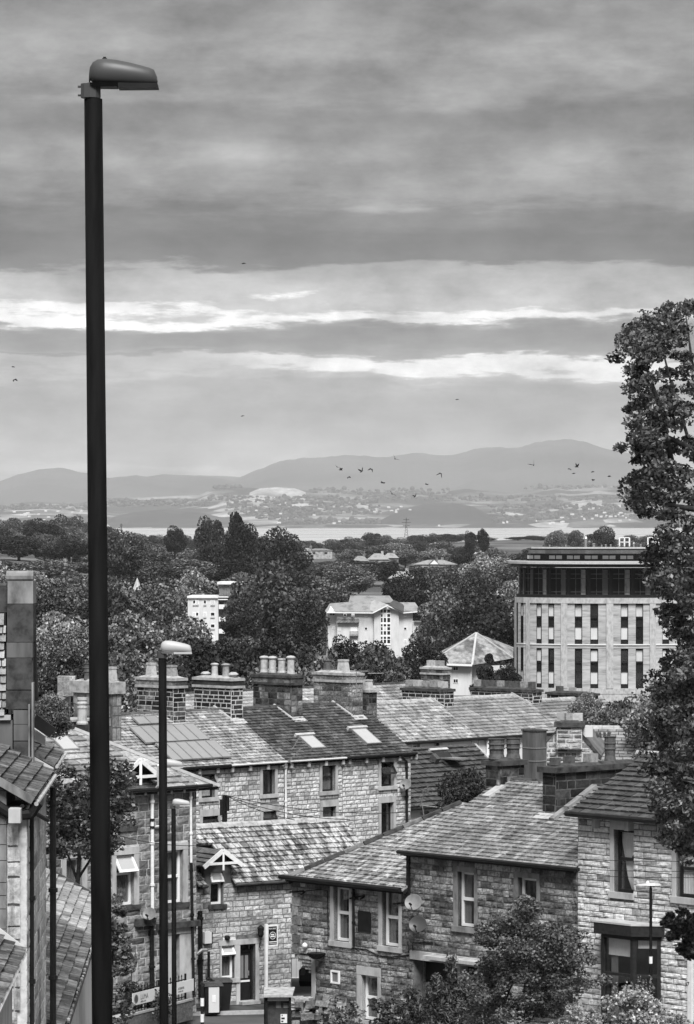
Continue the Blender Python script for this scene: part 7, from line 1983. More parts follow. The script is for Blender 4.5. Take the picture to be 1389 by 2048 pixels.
for (a, b) in (((650, 1225), (746, 1226)), ((746, 1226), (775, 1211)), ((775, 1211), (806, 1226)), ((806, 1226), (842, 1223))):
    MB().bar(fI.hit(*a, 1.3 if a[0] < 740 or a[0] > 800 else 2.1), fI.hit(*b, 2.1 if 740 < b[0] < 800 else 1.3), .3, .22).build('fascia', M['white_paint'], hI)

# J: flat block at the left
YJ = 830.0; fJ = Fr(P3(376, 1340, YJ), hdir(-3), UP)
hJ = root('flat_block', 'pale four-storey block of flats with flat roof and slatted rooftop plant room', 'building', P3(430, 1340, YJ))
def jb(name, x0, y0, x1, y1, z0, z1, m, par=None):
    a = fJ.px(x0, y1); b = fJ.px(x1, y0); return MB().pbox(fJ, a[0], a[1], b[0], b[1], z0, z1).build(name, M[m], par or hJ)
jb('wall', 376, 1196, 437, 1340, -12, 0, 'render_pale'); jb('recessed_wall', 437.2, 1196, 500, 1340, -12, -1.6, 'render_grey')
jb('roof_fascia', 375, 1192, 437, 1196, -12, .5, 'render_white'); jb('roof_fascia', 437.2, 1193, 500, 1195, -12, .2, 'render_white'); jb('parapet', 437.2, 1198, 470, 1200, -1.6, .3, 'render_white')
pr_ = jb('plant_room', 437, 1169, 486, 1192, -9, -2, 'tile_dark'); jb('plant_roof', 434, 1164, 488, 1169, -10, -1, 'render_white')
for k in range(24): jb('slat', 437.5 + k * 2, 1170, 438.6 + k * 2, 1191.5, -2, -1.8, 'dress_dark', pr_)
for r_i, y in enumerate((1204, 1228.5, 1252, 1276)):
    for (x, wv) in ((392, 12), (410.5, 6), (426, 9)):
        w = jb('window', x - wv / 2, y - 4, x + wv / 2, y + 4, .0, .1, 'white')
        jb('sill', x - wv / 2, y + 5.4, x + wv / 2, y + 6.4, .0, .3, 'white', w)
        n_ = 2 if wv > 10 else 1
        for k in range(n_):
            xa = x - wv / 2 + .9 + k * wv / 2; xb = xa + wv / n_ - 1.9
            jb('pane', xa, y - 3.2, xb, y + 2.6, .1, .14, 'black_paint' if (r_i + k + int(x)) % 3 else 'render_pale', w)
for y in (1209, 1234, 1258): jb('balcony_panel', 438, y, 451, y + 9, -1.6, .2, 'render_white')

# K: hipped villa in front of the curved block
YK = 560.0; fK2 = Fr(P3(866, 1420, YK), hdir(-6), UP)
hK = root('villa', 'rendered house with a broad mottled hipped roof left of the curved block', 'house', P3(920, 1420, YK))
def kb_(name, x0, y0, x1, y1, z0, z1, m, par=None):
    a = fK2.px(x0, y1); b = fK2.px(x1, y0); return MB().pbox(fK2, a[0], a[1], b[0], b[1], z0, z1).build(name, M[m], par or hK)
kb_('wall', 866, 1328, 944, 1420, -9, 0, 'render_pale')
for (x, y, w_) in ((881, 1336, 3), (895, 1335.5, 6), (912, 1337, 10), (896, 1361, 6), (912, 1361.5, 10), (881, 1362, 3)):
    w = kb_('window', x - w_ / 2, y - 4, x + w_ / 2, y + 5, 0, .08, 'white'); kb_('pane', x - w_ / 2 + .8, y - 3, x - .3, y + 3.4, .08, .11, 'black_paint', w)
    if w_ > 5: kb_('pane', x + .5, y - 3, x + w_ / 2 - .8, y + 3.4, .08, .11, 'black_paint', w)
M['patchy'] = M_blocks('mottled_roof', [(0, .2), (1, .3)], soot=.6, soot_scale=.35, soot_thr=(.42, .52), rough=.8, bump=.02, fine=.5, fscale=1.5)
def kp(x, y, z): return fK2.p(*fK2.px(x, y), z)
ap = fK2.p(*fK2.px(948, 1268), -6)
pts = [kp(858, 1327, 1.2), kp(946, 1330, 1.2), kp(1024, 1318, -3.5), kp(1018, 1300, -12), kp(870, 1308, -10)]
mb = MB(); apx = fK2.p(fK2.px(948, 1300)[0], fK2.px(948, 1268)[1], -5.5)
mb.v = [tuple(p) for p in pts] + [tuple(apx)]; mb.f = [(0, 1, 5), (1, 2, 5), (2, 3, 5), (3, 4, 5), (4, 0, 5), (4, 3, 2, 1, 0)]
mb.build('hipped_roof', M['patchy'], hK)
for p in (pts[0], pts[1], pts[2]): MB().bar(p + UP * .05, apx + UP * .05, .3, .15).build('hip_ridge', M['lead'], hK)
MB().bar(pts[0], pts[1], .15, .3).build('gutter', M['white_paint'], hK)
kb_('wall', 944, 1332, 1010, 1420, -9, -1.5, 'render_pale')

# far bungalows and streets among the trees
def far_house(x, y, w, h, Y, label, roofm='slate_blue', gable=False, wallm='stone_grey'):
    """x,y: centre of the eave line in the picture; w eave width; h ridge rise"""
    p = P3(x, y, Y); s = Y / F; W2 = w * s / 2; H_ = h * s; g = ground_z(p.x, Y)
    r = root('far_house', label, 'house', (p.x, Y, min(g, p.z - 2.5)), 'distant houses among the trees')
    z0 = min(g, p.z - 2.5)
    MB().box((p.x - W2 * .92, Y, z0), (p.x + W2 * .92, Y + 8, p.z)).build('walls', M[wallm], r)
    mb = MB()
    if gable:
        mb.prism([(p.x - W2, Y - .4, p.z), (p.x + W2, Y - .4, p.z), (p.x, Y - .4, p.z + H_)], (0, 9, 0))
    else:
        k = .35
        b = [(p.x - W2, Y - .5, p.z), (p.x + W2, Y - .5, p.z), (p.x + W2, Y + 8.5, p.z), (p.x - W2, Y + 8.5, p.z), (p.x - W2 * k, Y + 4, p.z + H_), (p.x + W2 * k, Y + 4, p.z + H_)]
        mb.v = b; mb.f = [(0, 1, 5, 4), (1, 2, 5), (2, 3, 4, 5), (3, 0, 4), (3, 2, 1, 0)]
    mb.build('roof', M[roofm], r)
    if gable: MB().prism([(p.x - W2 * .8, Y - .5, p.z + .1), (p.x + W2 * .8, Y - .5, p.z + .1), (p.x, Y - .5, p.z + H_ * .8)], (0, .06, 0)).build('gable', M['white_paint'], r)
    for q in (-1, 1):
        w_ = MB().box((p.x + q * W2 * .45 - .8, Y - .05, p.z - 2.0), (p.x + q * W2 * .45 + .8, Y + .05, p.z - .9)).build('window', M['black_paint'], r)
    MB().box((p.x + W2 * .25, Y + 3.5, p.z + H_ * .5), (p.x + W2 * .25 + 1.0, Y + 4.4, p.z + H_ + 1.0)).build('chimney', M['stone_mid'], r)
    return r
FH = [(757, 1119, 46, 12, 1500, 'middle pale-roofed bungalow of the row under the bay, broadest roof', 'slate_blue', 0), (722, 1122, 34, 10, 1480, 'bungalow left of the broad-roofed one in the bay-side row', 'slate_blue', 0),
      (782, 1116, 34, 10, 1520, 'bungalow right of the broad-roofed one in the bay-side row', 'slate_blue', 0), (700, 1113, 26, 9, 1560, 'small roof at the left end of the bay-side row', 'slate_pale', 0),
      (872, 1129, 90, 9, 1500, 'long low house roof beside the white gable', 'slate_blue', 0), (869, 1129, 22, 11, 1490, 'small white gabled house front left of the tall dark trees', 'slate_dark', 1),
      (805, 1157, 56, 14, 1150, 'lone pale roof peeping out of the woods below the bungalows', 'slate_pale', 0), (1001, 1143, 40, 10, 1150, 'pale roof left of the curved block eave', 'slate_blue', 0),
      (640, 1101, 54, 4, 2100, 'long low terrace roof near the water at centre', 'slate_blue', 0), (616, 1112, 24, 16, 1500, 'steep pale roof between the dark tree and the bungalows', 'slate_pale', 0),
      (152, 1113, 16, 10, 1300, 'small white gabled house in the trees left of the near lamp column', 'slate_blue', 1), (120, 1132, 40, 8, 1150, 'pale roof low in the trees above the stone stack', 'slate_pale', 0),
      (860, 1108, 30, 7, 1900, 'small far roof above the long low house', 'slate_blue', 0), (935, 1122, 30, 7, 1700, 'small far roof beside the tall dark trees', 'slate_pale', 0),
      (300, 1128, 28, 8, 1300, 'small roof among trees right of the near lamp column', 'slate_blue', 0)]
for x, y, w, h, Y, lb, rm, g in FH: far_house(x, y, w, h, Y, lb, rm, bool(g))
# spire
sp_ = root('church_spire', 'tiny pale spire poking out of the trees right of the near lamp column', 'spire', P3(275, 1215, 700))
MB().lathe(P3(275, 1190, 700), [(1.0, 0), (1.0, .8), (.05, 3.2)], 8).build('spire', M['dress'], sp_)
MB().box(tuple(P3(268, 1215, 700) + Vector((0, -1, -4))), tuple(P3(282, 1190, 701))).build('tower', M['stone_grey'], sp_)
# light houses glimpsed at the left
far_house(100, 1402, 46, 8, 210, 'pale rendered extension half hidden by leaves right of the stone stack', 'slate_blue', False)
far_house(172, 1308, 50, 18, 300, 'steep pale roof just left of the near lamp column among the trees', 'slate_pale', False)
# pylons
def pylon(x, ytop, ybot, Y, label):
    t = P3(x, ytop, Y); b = P3(x, ybot, Y); H_ = t.z - b.z
    r = root('pylon', label, 'pylon', b, 'electricity pylons by the water'); mb = MB(); s = H_ / 40; th = max(.35, 1.1 * Y / F)
    for sx in (-1, 1):
        for sy in (-1, 1):
            mb.bar(b + Vector((sx * 4 * s, sy * 4 * s, 0)), b + Vector((sx * 1.2 * s, sy * 1.2 * s, H_ * .6)), th * .5); mb.bar(b + Vector((sx * 1.2 * s, sy * 1.2 * s, H_ * .6)), t, th * .5)
    for k in range(5):
        z0 = H_ * .12 * k; w0 = 4 * s - (2.8 * s) * (z0 / (H_ * .6)); z1 = z0 + H_ * .12; w1 = 4 * s - 2.8 * s * (z1 / (H_ * .6))
        mb.bar(b + Vector((-w0, -w0, z0)), b + Vector((w1, -w1, z1)), th * .35); mb.bar(b + Vector((w0, -w0, z0)), b + Vector((-w1, -w1, z1)), th * .35)
    mb.build('tower', M['black_iron'], r)
    for z_, w_ in ((.62, 6.5), (.77, 8.5), (.90, 5.5)):
        MB().bar(b + Vector((-w_ * s, 0, H_ * z_)), b + Vector((w_ * s, 0, H_ * z_)), th * .5, th * .7).build('cross_arm', M['black_iron'], r)
pylon(813, 1035, 1078, 3300, 'black lattice pylon standing against the pale bay water')
pylon(243, 1047, 1062, 4500, 'tiny pylon by the water just right of the near lamp column')

# birds
def bird(x, y, span, ang, fold, lab):
    Y = 420 + (hash((x * 7 + y) % 97) % 90); c = P3(x, y, Y); s = span / F * Y
    r = root('bird', lab, 'bird', c, 'birds over the rooftops')
    rt = Matrix.Rotation(ang, 3, 'Y') @ Matrix.Rotation(ang * 2, 3, 'Z')
    def q(a, b, d): return c + rt @ Vector((a * s, b * s, d * s))
    mb = MB(); mb.tube([q(-.28, 0, -.02), q(-.12, 0, 0), q(.1, 0, .01), q(.24, 0, .04), q(.34, 0, .02)], .085 * s, 7, .03 * s); mb.build('body', M['black_iron'], r)
    MB().prism([q(-.26, -.03, 0), q(-.26, .03, 0), q(-.46, .09, -.03), q(-.46, -.09, -.03)], Vector((0, 0, .02 * s))).build('tail', M['black_iron'], r)
    for sg in (-1, 1):
        MB().prism([q(-.1, sg * .05, .03), q(.14, sg * .05, .03), q(.16, sg * .32, .05 + fold * .3), q(-.02, sg * .62, fold * .62), q(-.14, sg * .34, .02 + fold * .3)], Vector((0, 0, .02 * s))).build('wing', M['black_iron'], r)
BR = [(27, 734, 9, .2, .2), (30, 759, 11, -.3, -.6), (488, 527, 11, .0, .1), (486, 832, 9, -.1, .1), (541, 1022, 10, .8, .4), (915, 799, 9, .0, .1), (675, 934, 9, .6, .1), (682, 940, 10, .2, .7), (698, 954, 9, -.3, -.5),
      (724, 943, 11, -.4, 1.0), (743, 938, 11, .4, -.7), (766, 966, 12, .3, .3), (785, 988, 13, .7, .2), (791, 918, 12, .7, .5), (854, 969, 9, .3, .3), (882, 947, 11, .5, -1.0), (831, 993, 9, -.4, .8),
      (1068, 930, 12, -.7, 1.1), (1140, 938, 9, .3, -.3), (1154, 934, 11, .2, 1.0), (1148, 947, 9, .0, .2), (1186, 944, 9, .0, .2), (1187, 959, 9, .1, -.5), (1219, 953, 9, .1, .3)]
where = ['highest of the pair at the left edge', 'lower of the pair at the left edge, wings down', 'lone high bird in the cloud right of the near lamp', 'lone gliding bird above the left hills', 'bird low over the wooded hill by the shore', 'lone bird in the pale sky left of the summit', 'first of the left-hand flock, diving', 'bird with raised wings just below the diving one', 'lowest small bird of the left-hand flock',
         'bird with wings straight up in the left-hand flock', 'bird with bent wings beside the straight-winged one', 'bird gliding over the lower slope', 'dark bird banking over the near hill crest', 'bird highest over the long ridge', 'small bird left of the bent-winged one over the slope', 'bent-winged bird at the right of the middle flock', 'bird flapping low over the green hills',
         'bird with upright wings below the mountain summit', 'left bird of the tight group of three', 'top bird of the tight group of three', 'bottom bird of the tight group of three', 'upper bird of the pair by the big tree', 'lower bird of the pair by the big tree', 'bird closest to the big tree']
for i, (x, y, sp2, a, f) in enumerate(BR): bird(x, y, sp2 * 1.15, a, f, where[i])
# ================================================================== TREES AND BUSHES
rng = random.Random(77)
# rectangles (px) that must stay open, with the depth of what shows there
KEEP = [(374, 1160, 455, 1262, 830), (655, 1190, 850, 1284, 800), (868, 1266, 1026, 1330, 560), (880, 1325, 935, 1372, 560), (1012, 1090, 1345, 1385, 505),
        (690, 1100, 800, 1115, 1450), (830, 1116, 915, 1127, 1450), (785, 1143, 828, 1149, 1120), (262, 1162, 284, 1190, 690), (500, 1058, 660, 1082, 2600), (665, 1058, 1280, 1070, 2600),
        (600, 1094, 672, 1103, 2050), (140, 1103, 165, 1118, 1250), (935, 1076, 1100, 1092, 2500), (605, 1098, 628, 1116, 1400)]
def blocked(x, top, w, Y, bot):
    for (x0, y0, x1, y1, Yb) in KEEP:
        if Y < Yb and x + w * .66 > x0 and x - w * .66 < x1 and top < y1 and bot > y0: return True
    return False
HAND = [  # px, top, width, Y, kind, mat, label
 (418, 1034, 80, 1150, 'tall', 'wood_dark', 'left half of the tall dark tree pair standing above the bay shoreline'),
 (478, 1033, 84, 1130, 'tall', 'wood_dark', 'right half of the tall dark tree pair standing above the bay shoreline'),
 (350, 1056, 52, 1250, 'round', 'wood_dark', 'round dark tree just left of the tall dark pair'),
 (248, 1062, 90, 900, 'broad', 'wood_mid', 'broad mid-grey tree right of the near lamp column below the water'),
 (560, 1066, 110, 1000, 'broad', 'wood_dark', 'broad dark tree right of the tall dark pair'),
 (545, 1128, 176, 640, 'broad', 'wood_mid', 'big spreading tree between the flat block and the white apartments'),
 (486, 1196, 90, 620, 'round', 'wood_dark', 'dark tree overlapping the right side of the flat block'),
 (610, 1200, 110, 600, 'round', 'wood_dark', 'dark tree at the left corner of the white apartments'),
 (941, 1062, 28, 1400, 'tall', 'wood_dark', 'narrow dark cypress, left of the close pair above the curved block'),
 (966, 1060, 30, 1400, 'tall', 'wood_dark', 'narrow dark cypress, right of the close pair above the curved block'),
 (110, 1160, 120, 330, 'round', 'wood_pale', 'pale tree beside the stone stack at the left'),
 (300, 1170, 130, 620, 'broad', 'wood_mid', 'domed tree behind the second lamp, left of the flat block'),
 (120, 1230, 150, 260, 'broad', 'wood_pale', 'pale leafy tree filling the gap left of the near lamp column'),
 (140, 1258, 110, 250, 'round', 'wood_mid', 'leafy tree low beside the near lamp column'),
 (265, 1240, 160, 330, 'broad', 'wood_pale', 'pale feathery tree between the two nearest lamp columns'),
 (360, 1246, 150, 420, 'broad', 'wood_mid', 'tree right behind the second lamp lantern'),
 (560, 1262, 150, 330, 'broad', 'wood_dark', 'dark tree behind the four pale chimney pots'),
 (470, 1280, 140, 340, 'round', 'wood_dark', 'dark tree behind the black brick chimney'),
 (690, 1276, 100, 420, 'round', 'wood_dark', 'dark shrubby tree at the foot of the white apartments, left'),
 (760, 1288, 120, 430, 'broad', 'wood_dark', 'dark leafy mass at the foot of the white apartments, middle'),
 (840, 1284, 110, 440, 'broad', 'wood_dark', 'dark leafy mass at the foot of the white apartments, right'),
 (890, 1198, 130, 620, 'broad', 'wood_mid', 'mid-grey domed tree right of the white apartments'),
 (990, 1196, 90, 640, 'tall', 'wood_dark', 'dark tree between the villa and the curved block'),
 (975, 1312, 100, 380, 'conifer', 'wood_dark', 'dark bushy conifer in front of the villa'),
 (1015, 1330, 60, 400, 'round', 'wood_dark', 'dark bush between the villa and the curved block'),
 (820, 1144, 110, 900, 'broad', 'wood_dark', 'wide dark tree above the right side of the white apartments'),
 (1110, 1062, 48, 1700, 'round', 'wood_mid', 'round tree on the skyline above the curved block'),
 (1205, 1058, 60, 1500, 'broad', 'wood_dark', 'thin-topped tree on the skyline behind the roof vents'),
 (1150, 1062, 40, 1800, 'round', 'wood_mid', 'small round tree on the skyline left of the tall roof vent'),
 (1250, 1400, 190, 150, 'broad', 'leaf_pale', 'leafy tree behind the pale hipped roof, below the curved block'),
 (1175, 1392, 80, 160, 'round', 'leaf_pale', 'small tree sprouting over the low black chimney'),
 (1330, 1380, 170, 140, 'broad', 'leaf_pale', 'leafy tree beyond the hipped roof at the right'),
 (925, 1540, 110, 127, 'round', 'wood_mid', 'bushy shrub rising in front of the dark tiled roof'),
 (100, 1392, 90, 110, 'round', 'wood_mid', 'small leafy tree right of the stone stack'),
]
for (x, t, w, Y, kd, m, lb) in HAND:
    if tree(x, t, w, Y, kd, m, lb, rng=rng) is None: print('no tree', lb)
rows = [(2700, 1072, 8, 42, 'skyline trees along the shore'), (2300, 1084, 8, 48, 'small trees on the rise before the bay'), (1900, 1092, 8, 56, 'trees of the far wood'), (1550, 1098, 9, 62, 'trees of the far wood'), (1420, 1124, 5, 60, 'trees of the far wood'),
        (1300, 1102, 14, 72, 'trees of the middle wood'), (1200, 1130, 8, 72, 'trees of the middle wood'), (1080, 1120, 14, 88, 'trees of the middle wood'), (900, 1142, 14, 96, 'trees of the middle wood'),
        (740, 1168, 16, 100, 'trees of the near wood'), (600, 1205, 16, 118, 'trees of the near wood'), (480, 1246, 16, 128, 'trees of the near wood'), (380, 1284, 14, 140, 'garden trees behind the terraces'), (300, 1318, 12, 150, 'garden trees behind the terraces'), (235, 1352, 12, 150, 'garden trees behind the terraces')]
LB = {'skyline trees along the shore': 'small dark tree of the skyline row against the bay', 'small trees on the rise before the bay': 'small tree on the low rise before the bay',
      'trees of the far wood': 'one of the dark trees of the far wood', 'trees of the middle wood': 'one of the dark bushy trees of the middle wood',
      'trees of the near wood': 'one of the leafy trees of the near wood', 'garden trees behind the terraces': 'one of the garden trees behind the terrace roofs'}
nT = 0
MARKS = [(15, 'over the stone stack'), (95, 'between the stone stack and the near lamp'), (165, 'hugging the left of the near lamp'), (235, 'just right of the near lamp'), (290, 'over the square-potted chimney'),
         (345, 'over the second lamp lantern'), (400, 'over the left of the flat block'), (455, 'over the plant room'), (505, 'under the tall dark pair'), (560, 'over the four pale pots'),
         (615, 'left of the white apartments'), (675, 'over the apartments left gable'), (740, 'over the stair window'), (800, 'under the pylon'), (850, 'right of the white apartments'),
         (905, 'over the left of the villa'), (955, 'under the cypress pair'), (1005, 'left of the curved block'), (1060, 'over the curved block corner'), (1130, 'over the curved block'), (1210, 'behind the roof vents'), (1300, 'behind the lime'), (1420, 'at the right edge')]
ROWN = {2700: 'skyline tree', 2300: 'tree on the bay rise', 1900: 'upper far-wood tree', 1550: 'lower far-wood tree', 1420: 'lowest far-wood tree', 1300: 'upper middle-wood tree', 1200: 'small middle-wood tree', 1080: 'middle-wood tree', 900: 'lower middle-wood tree', 740: 'upper near-wood tree',
        600: 'near-wood tree', 480: 'lower near-wood tree', 380: 'upper garden tree', 300: 'garden tree', 235: 'garden tree at the rooftops'}
TONE = {'wood_dark': 'dark', 'wood_mid': 'mid-grey', 'wood_pale': 'pale'}
SHP = {'round': 'round', 'broad': 'spreading', 'tall': 'tall'}
_used = {}
def tree_label(x, Y, kd, m, grp):
    mk = min(MARKS, key=lambda q: abs(q[0] - x))[1]
    lb = '%s %s %s %s' % (TONE[m], SHP[kd], ROWN[Y], mk)
    k = _used.get(lb, 0); _used[lb] = k + 1
    return lb if k == 0 else lb + [', right one', ', rightmost', ', far right one'][min(k, 3) - 1]
for (Y, ytop, jit, w, grp) in rows:
    x = -30 + rng.uniform(0, w)
    while x < (1640 if Y < 620 else 1420):
        ww = w * rng.uniform(.75, 1.3); top = ytop + rng.uniform(-jit, jit)
        if Y > 1200 and x < 185: top -= 30 + rng.uniform(0, 14)
        elif Y >= 1300 and x < 330: top -= 8
        if Y == 2700 and 510 < x < 665: top += 8
        g = ground_z(P3(x, 0, Y).x, Y); bot = HY - g / Y * F
        if not blocked(x, top, ww, Y, bot):
            kd = rng.choice(['round', 'round', 'broad', 'tall', 'broad']); m = rng.choice(['wood_dark', 'wood_dark', 'wood_mid', 'wood_mid', 'wood_pale', 'wood_pale' if Y < 1000 else 'wood_mid'])
            lb = tree_label(x, Y, kd, m, grp)
            if tree(x, top, ww * 1.25, Y, kd, m, lb, grp, rng=rng): nT += 1
        x += w * rng.uniform(.62, 1.0)
print('auto trees', nT)

# ---- near trees and bushes with their own leaves
def bush(name, label, cat, clumps, per, size, mat, trunk=None, fill=.35, flat=.5, aspect=.62, droop=0.0, base=None, seed=1, crown='crown', group=None):
    r_ = random.Random(seed)
    b = base if base is not None else Vector(clumps[0][0])
    r = root(name, label, cat, b, group)
    pts = clump_points(clumps, per, r_, fill)
    leaf_mesh(crown, pts, size, M[mat], r_, r, flat=flat, aspect=aspect, droop=droop)
    if trunk:
        mb = MB()
        for pl, r0, r1 in trunk: mb.tube(pl, r0, 8, r1)
        mb.build('trunk', M['bark'], r, smooth=True)
    return r
rg = random.Random(31)
# big lime tree at the right edge
YT = 72.0; s = YT / F
def T(px, py, dy=0.0): return P3(px, py, YT) + Vector((0, dy, 0))
edge = [(600, 1322), (625, 1272), (650, 1230), (680, 1212), (720, 1228), (760, 1250), (800, 1234), (850, 1245), (900, 1240), (940, 1262), (985, 1245), (1030, 1272), (1060, 1300), (1100, 1300),
        (1150, 1275), (1190, 1290), (1230, 1310), (1290, 1335), (1350, 1315), (1420, 1292), (1480, 1300), (1530, 1310), (1560, 1265), (1590, 1280), (1640, 1305), (1690, 1320), (1720, 1345)]
clumps = []
def edge_at(y):
    for (a, b), (c, d) in zip(edge, edge[1:]):
        if a <= y <= c: return b + (d - b) * (y - a) / (c - a)
    return 1400
for i in range(520):
    y = rg.uniform(605, 1715); e = edge_at(y) + 8
    x = e + abs(rg.gauss(0, 1)) * 75 + rg.uniform(0, 24)
    if x > 1620: continue
    rr = rg.uniform(11, 24) * s
    dens = 1.0
    clumps.append((tuple(T(x + 5, y, rg.uniform(-2.2, 2.4))), (rr * 1.15, rr * 1.2, rr * .75)))
for i in range(110):
    y = rg.uniform(1060, 1700); e = edge_at(y) + 16; x = rg.uniform(e, 1500); rr = rg.uniform(14, 26) * s
    clumps.append((tuple(T(x, y, rg.uniform(-1.5, 2.5))), (rr * 1.2, rr * 1.2, rr * .8)))
for i in range(60):
    pass
for i in range(420):
    a = rg.uniform(0, 6.283); q = rg.random() ** .5; x = 1590 + math.cos(a) * q * 330; y = 1130 + math.sin(a) * q * 620
    if x < 1450: continue
    clumps.append((tuple(T(x, y, rg.uniform(-2.6, 2.6))), (.26, .26, .18)))
tb = T(1560, 2000); tb.z = gz(YT)
tr = [([tb, T(1555, 1700), T(1530, 1300), T(1500, 1000), T(1480, 700)], .30, .03)]
for (pts) in [[(1535, 1350), (1470, 1150), (1400, 1020), (1345, 930), (1310, 880)], [(1520, 1250), (1440, 1050), (1390, 900), (1350, 760), (1325, 650)], [(1540, 1500), (1450, 1420), (1370, 1370), (1320, 1350)],
              [(1550, 1650), (1460, 1600), (1380, 1570), (1310, 1560)], [(1345, 930), (1320, 800), (1290, 720), (1250, 690)], [(1400, 1020), (1340, 1010), (1300, 985), (1265, 985)], [(1500, 1050), (1440, 850), (1390, 720), (1380, 620)],
              [(1310, 880), (1285, 905), (1262, 925)], [(1390, 900), (1330, 870), (1280, 850), (1250, 845)]]:
    tr.append(([T(x, y, .3 * k) for k, (x, y) in enumerate(pts)], .06, .012))
bush('lime_tree', 'big leafy tree filling the right edge from sky to rooftops', 'tree', clumps, 112, .047, 'leaf_big', tr, fill=.55, flat=.25, droop=.35, aspect=.55, base=tb, seed=41)
# lower boughs that hang over the pale house
cl = []
for (x, y, n, sx, sy) in [(1350, 1650, 10, 28, 26), (1375, 1700, 6, 14, 20), (1350, 1850, 14, 26, 26), (1372, 1895, 10, 16, 26), (1335, 1585, 8, 24, 20), (1340, 1400, 10, 30, 60), (1345, 1480, 12, 30, 50), (1385, 1840, 6, 10, 20)]:
    for k in range(n):
        rr = rg.uniform(8, 15); cl.append((tuple(P3(x + rg.gauss(0, .5) * sx, y + rg.gauss(0, .5) * sy, 78 + rg.uniform(-1, 1))), (rr * .0104, rr * .0104, rr * .008)))
bt = P3(1560, 2150, 79); bt.z = gz(79)
bush('lime_tree', 'hanging leafy boughs at the right edge in front of the white-jambed door', 'tree', cl, 75, .062, 'leaf_big', [([bt, P3(1500, 1900, 79), P3(1420, 1780, 79), P3(1370, 1680, 78)], .1, .02), ([P3(1500, 1900, 79), P3(1430, 1870, 78), P3(1350, 1850, 78)], .05, .01)], fill=.55, flat=.25, droop=.3, base=bt, seed=42)
# dark tree left, in front of the tall stone house
cl = []
for i in range(120):
    t = rg.random(); y = 1530 + 180 * rg.random(); x = rg.uniform(98, 262) if y < 1690 else rg.uniform(98, 215)
    if y > 1640 and x > 240: x -= 30
    rr = rg.uniform(12, 22) * 96 / F; cl.append((tuple(P3(x, y, 96 + rg.uniform(-1.3, 1.3))), (rr, rr, rr * .75)))
bt = P3(150, 2100, 96); bt.z = gz(96)
bush('small_tree', 'dark-leaved tree between the left house and the near lamp column', 'tree', cl, 95, .06, 'leaf_dark', [([bt, P3(150, 1850, 96), P3(160, 1700, 96), P3(180, 1600, 96)], .09, .03), ([P3(155, 1760, 96), P3(200, 1690, 96), P3(245, 1640, 96)], .04, .01), ([P3(155, 1760, 96), P3(125, 1680, 96), P3(110, 1600, 96)], .04, .01)], base=bt, seed=43)
# climber hugging the lane wall by the near column
cl = []
for i in range(60):
    y = rg.uniform(1795, 2060); w_ = 16 + 26 * math.sin((y - 1795) / 265 * 3.0); x = 208 + rg.uniform(0, 1) * (w_ + 16); rr = rg.uniform(8, 15) * 78 / F
    cl.append((tuple(P3(x, y, 78 + rg.uniform(-.8, .8))), (rr, rr, rr * .8)))
bt = P3(220, 2200, 78); bt.z = gz(78)
bush('shrub', 'tall leafy shrub hugging the right side of the near lamp column', 'shrub', cl, 70, .05, 'leaf_pale', [([bt, P3(222, 2050, 78), P3(228, 1850, 78)], .05, .015)], base=bt, seed=44)
# copper maple in front of A2
cl = []
for i in range(170):
    a = rg.uniform(0, 6.283); q = math.sqrt(rg.random()); lb_ = 1 + .14 * math.sin(3 * a + 1) + .10 * math.sin(7 * a); x = 1060 + math.cos(a) * q * 122 * lb_; y = 1932 + math.sin(a) * q * 112 * lb_
    if y < 1850: x = 1055 + (x - 1055) * .75
    rr = rg.uniform(12, 24) * 97 / F; cl.append((tuple(P3(x, y, 97 + rg.uniform(-1.3, 1.3))), (rr * 1.1, rr * 1.1, rr * .7)))
bt = P3(1020, 2150, 97); bt.z = gz(97)
bush('maple_tree', 'dense dark copper-leaved maple in front of the garage wall', 'tree', cl, 170, .044, 'leaf_maple', [([bt, P3(1012, 2060, 97), P3(1008, 2010, 97), P3(1040, 1930, 97)], .07, .03), ([P3(1008, 2030, 97), P3(1100, 1940, 97)], .04, .01)], base=bt, seed=45, fill=.3)
# grey cypress
cl = []
for (cx, top, w) in [(868, 1952, 50), (905, 1918, 38), (935, 1960, 34), (825, 1985, 40)]:
    for i in range(44):
        t = rg.random(); y = top + t * (2100 - top); x = cx + rg.uniform(-1, 1) * w * (.15 + .85 * t); rr = rg.uniform(7, 12) * 101 / F
        cl.append((tuple(P3(x, y, 101 + rg.uniform(-.9, .9) * (.2 + t))), (rr * .8, rr * .8, rr * 1.4)))
bt = P3(880, 2160, 101); bt.z = gz(101)
bush('cypress', 'pale feathery cypress bush in front of the recessed garage', 'shrub', cl, 48, .07, 'leaf_conifer', [([bt, P3(880, 2000, 101)], .05, .02)], base=bt, seed=46, aspect=.28, flat=.0, fill=.2)
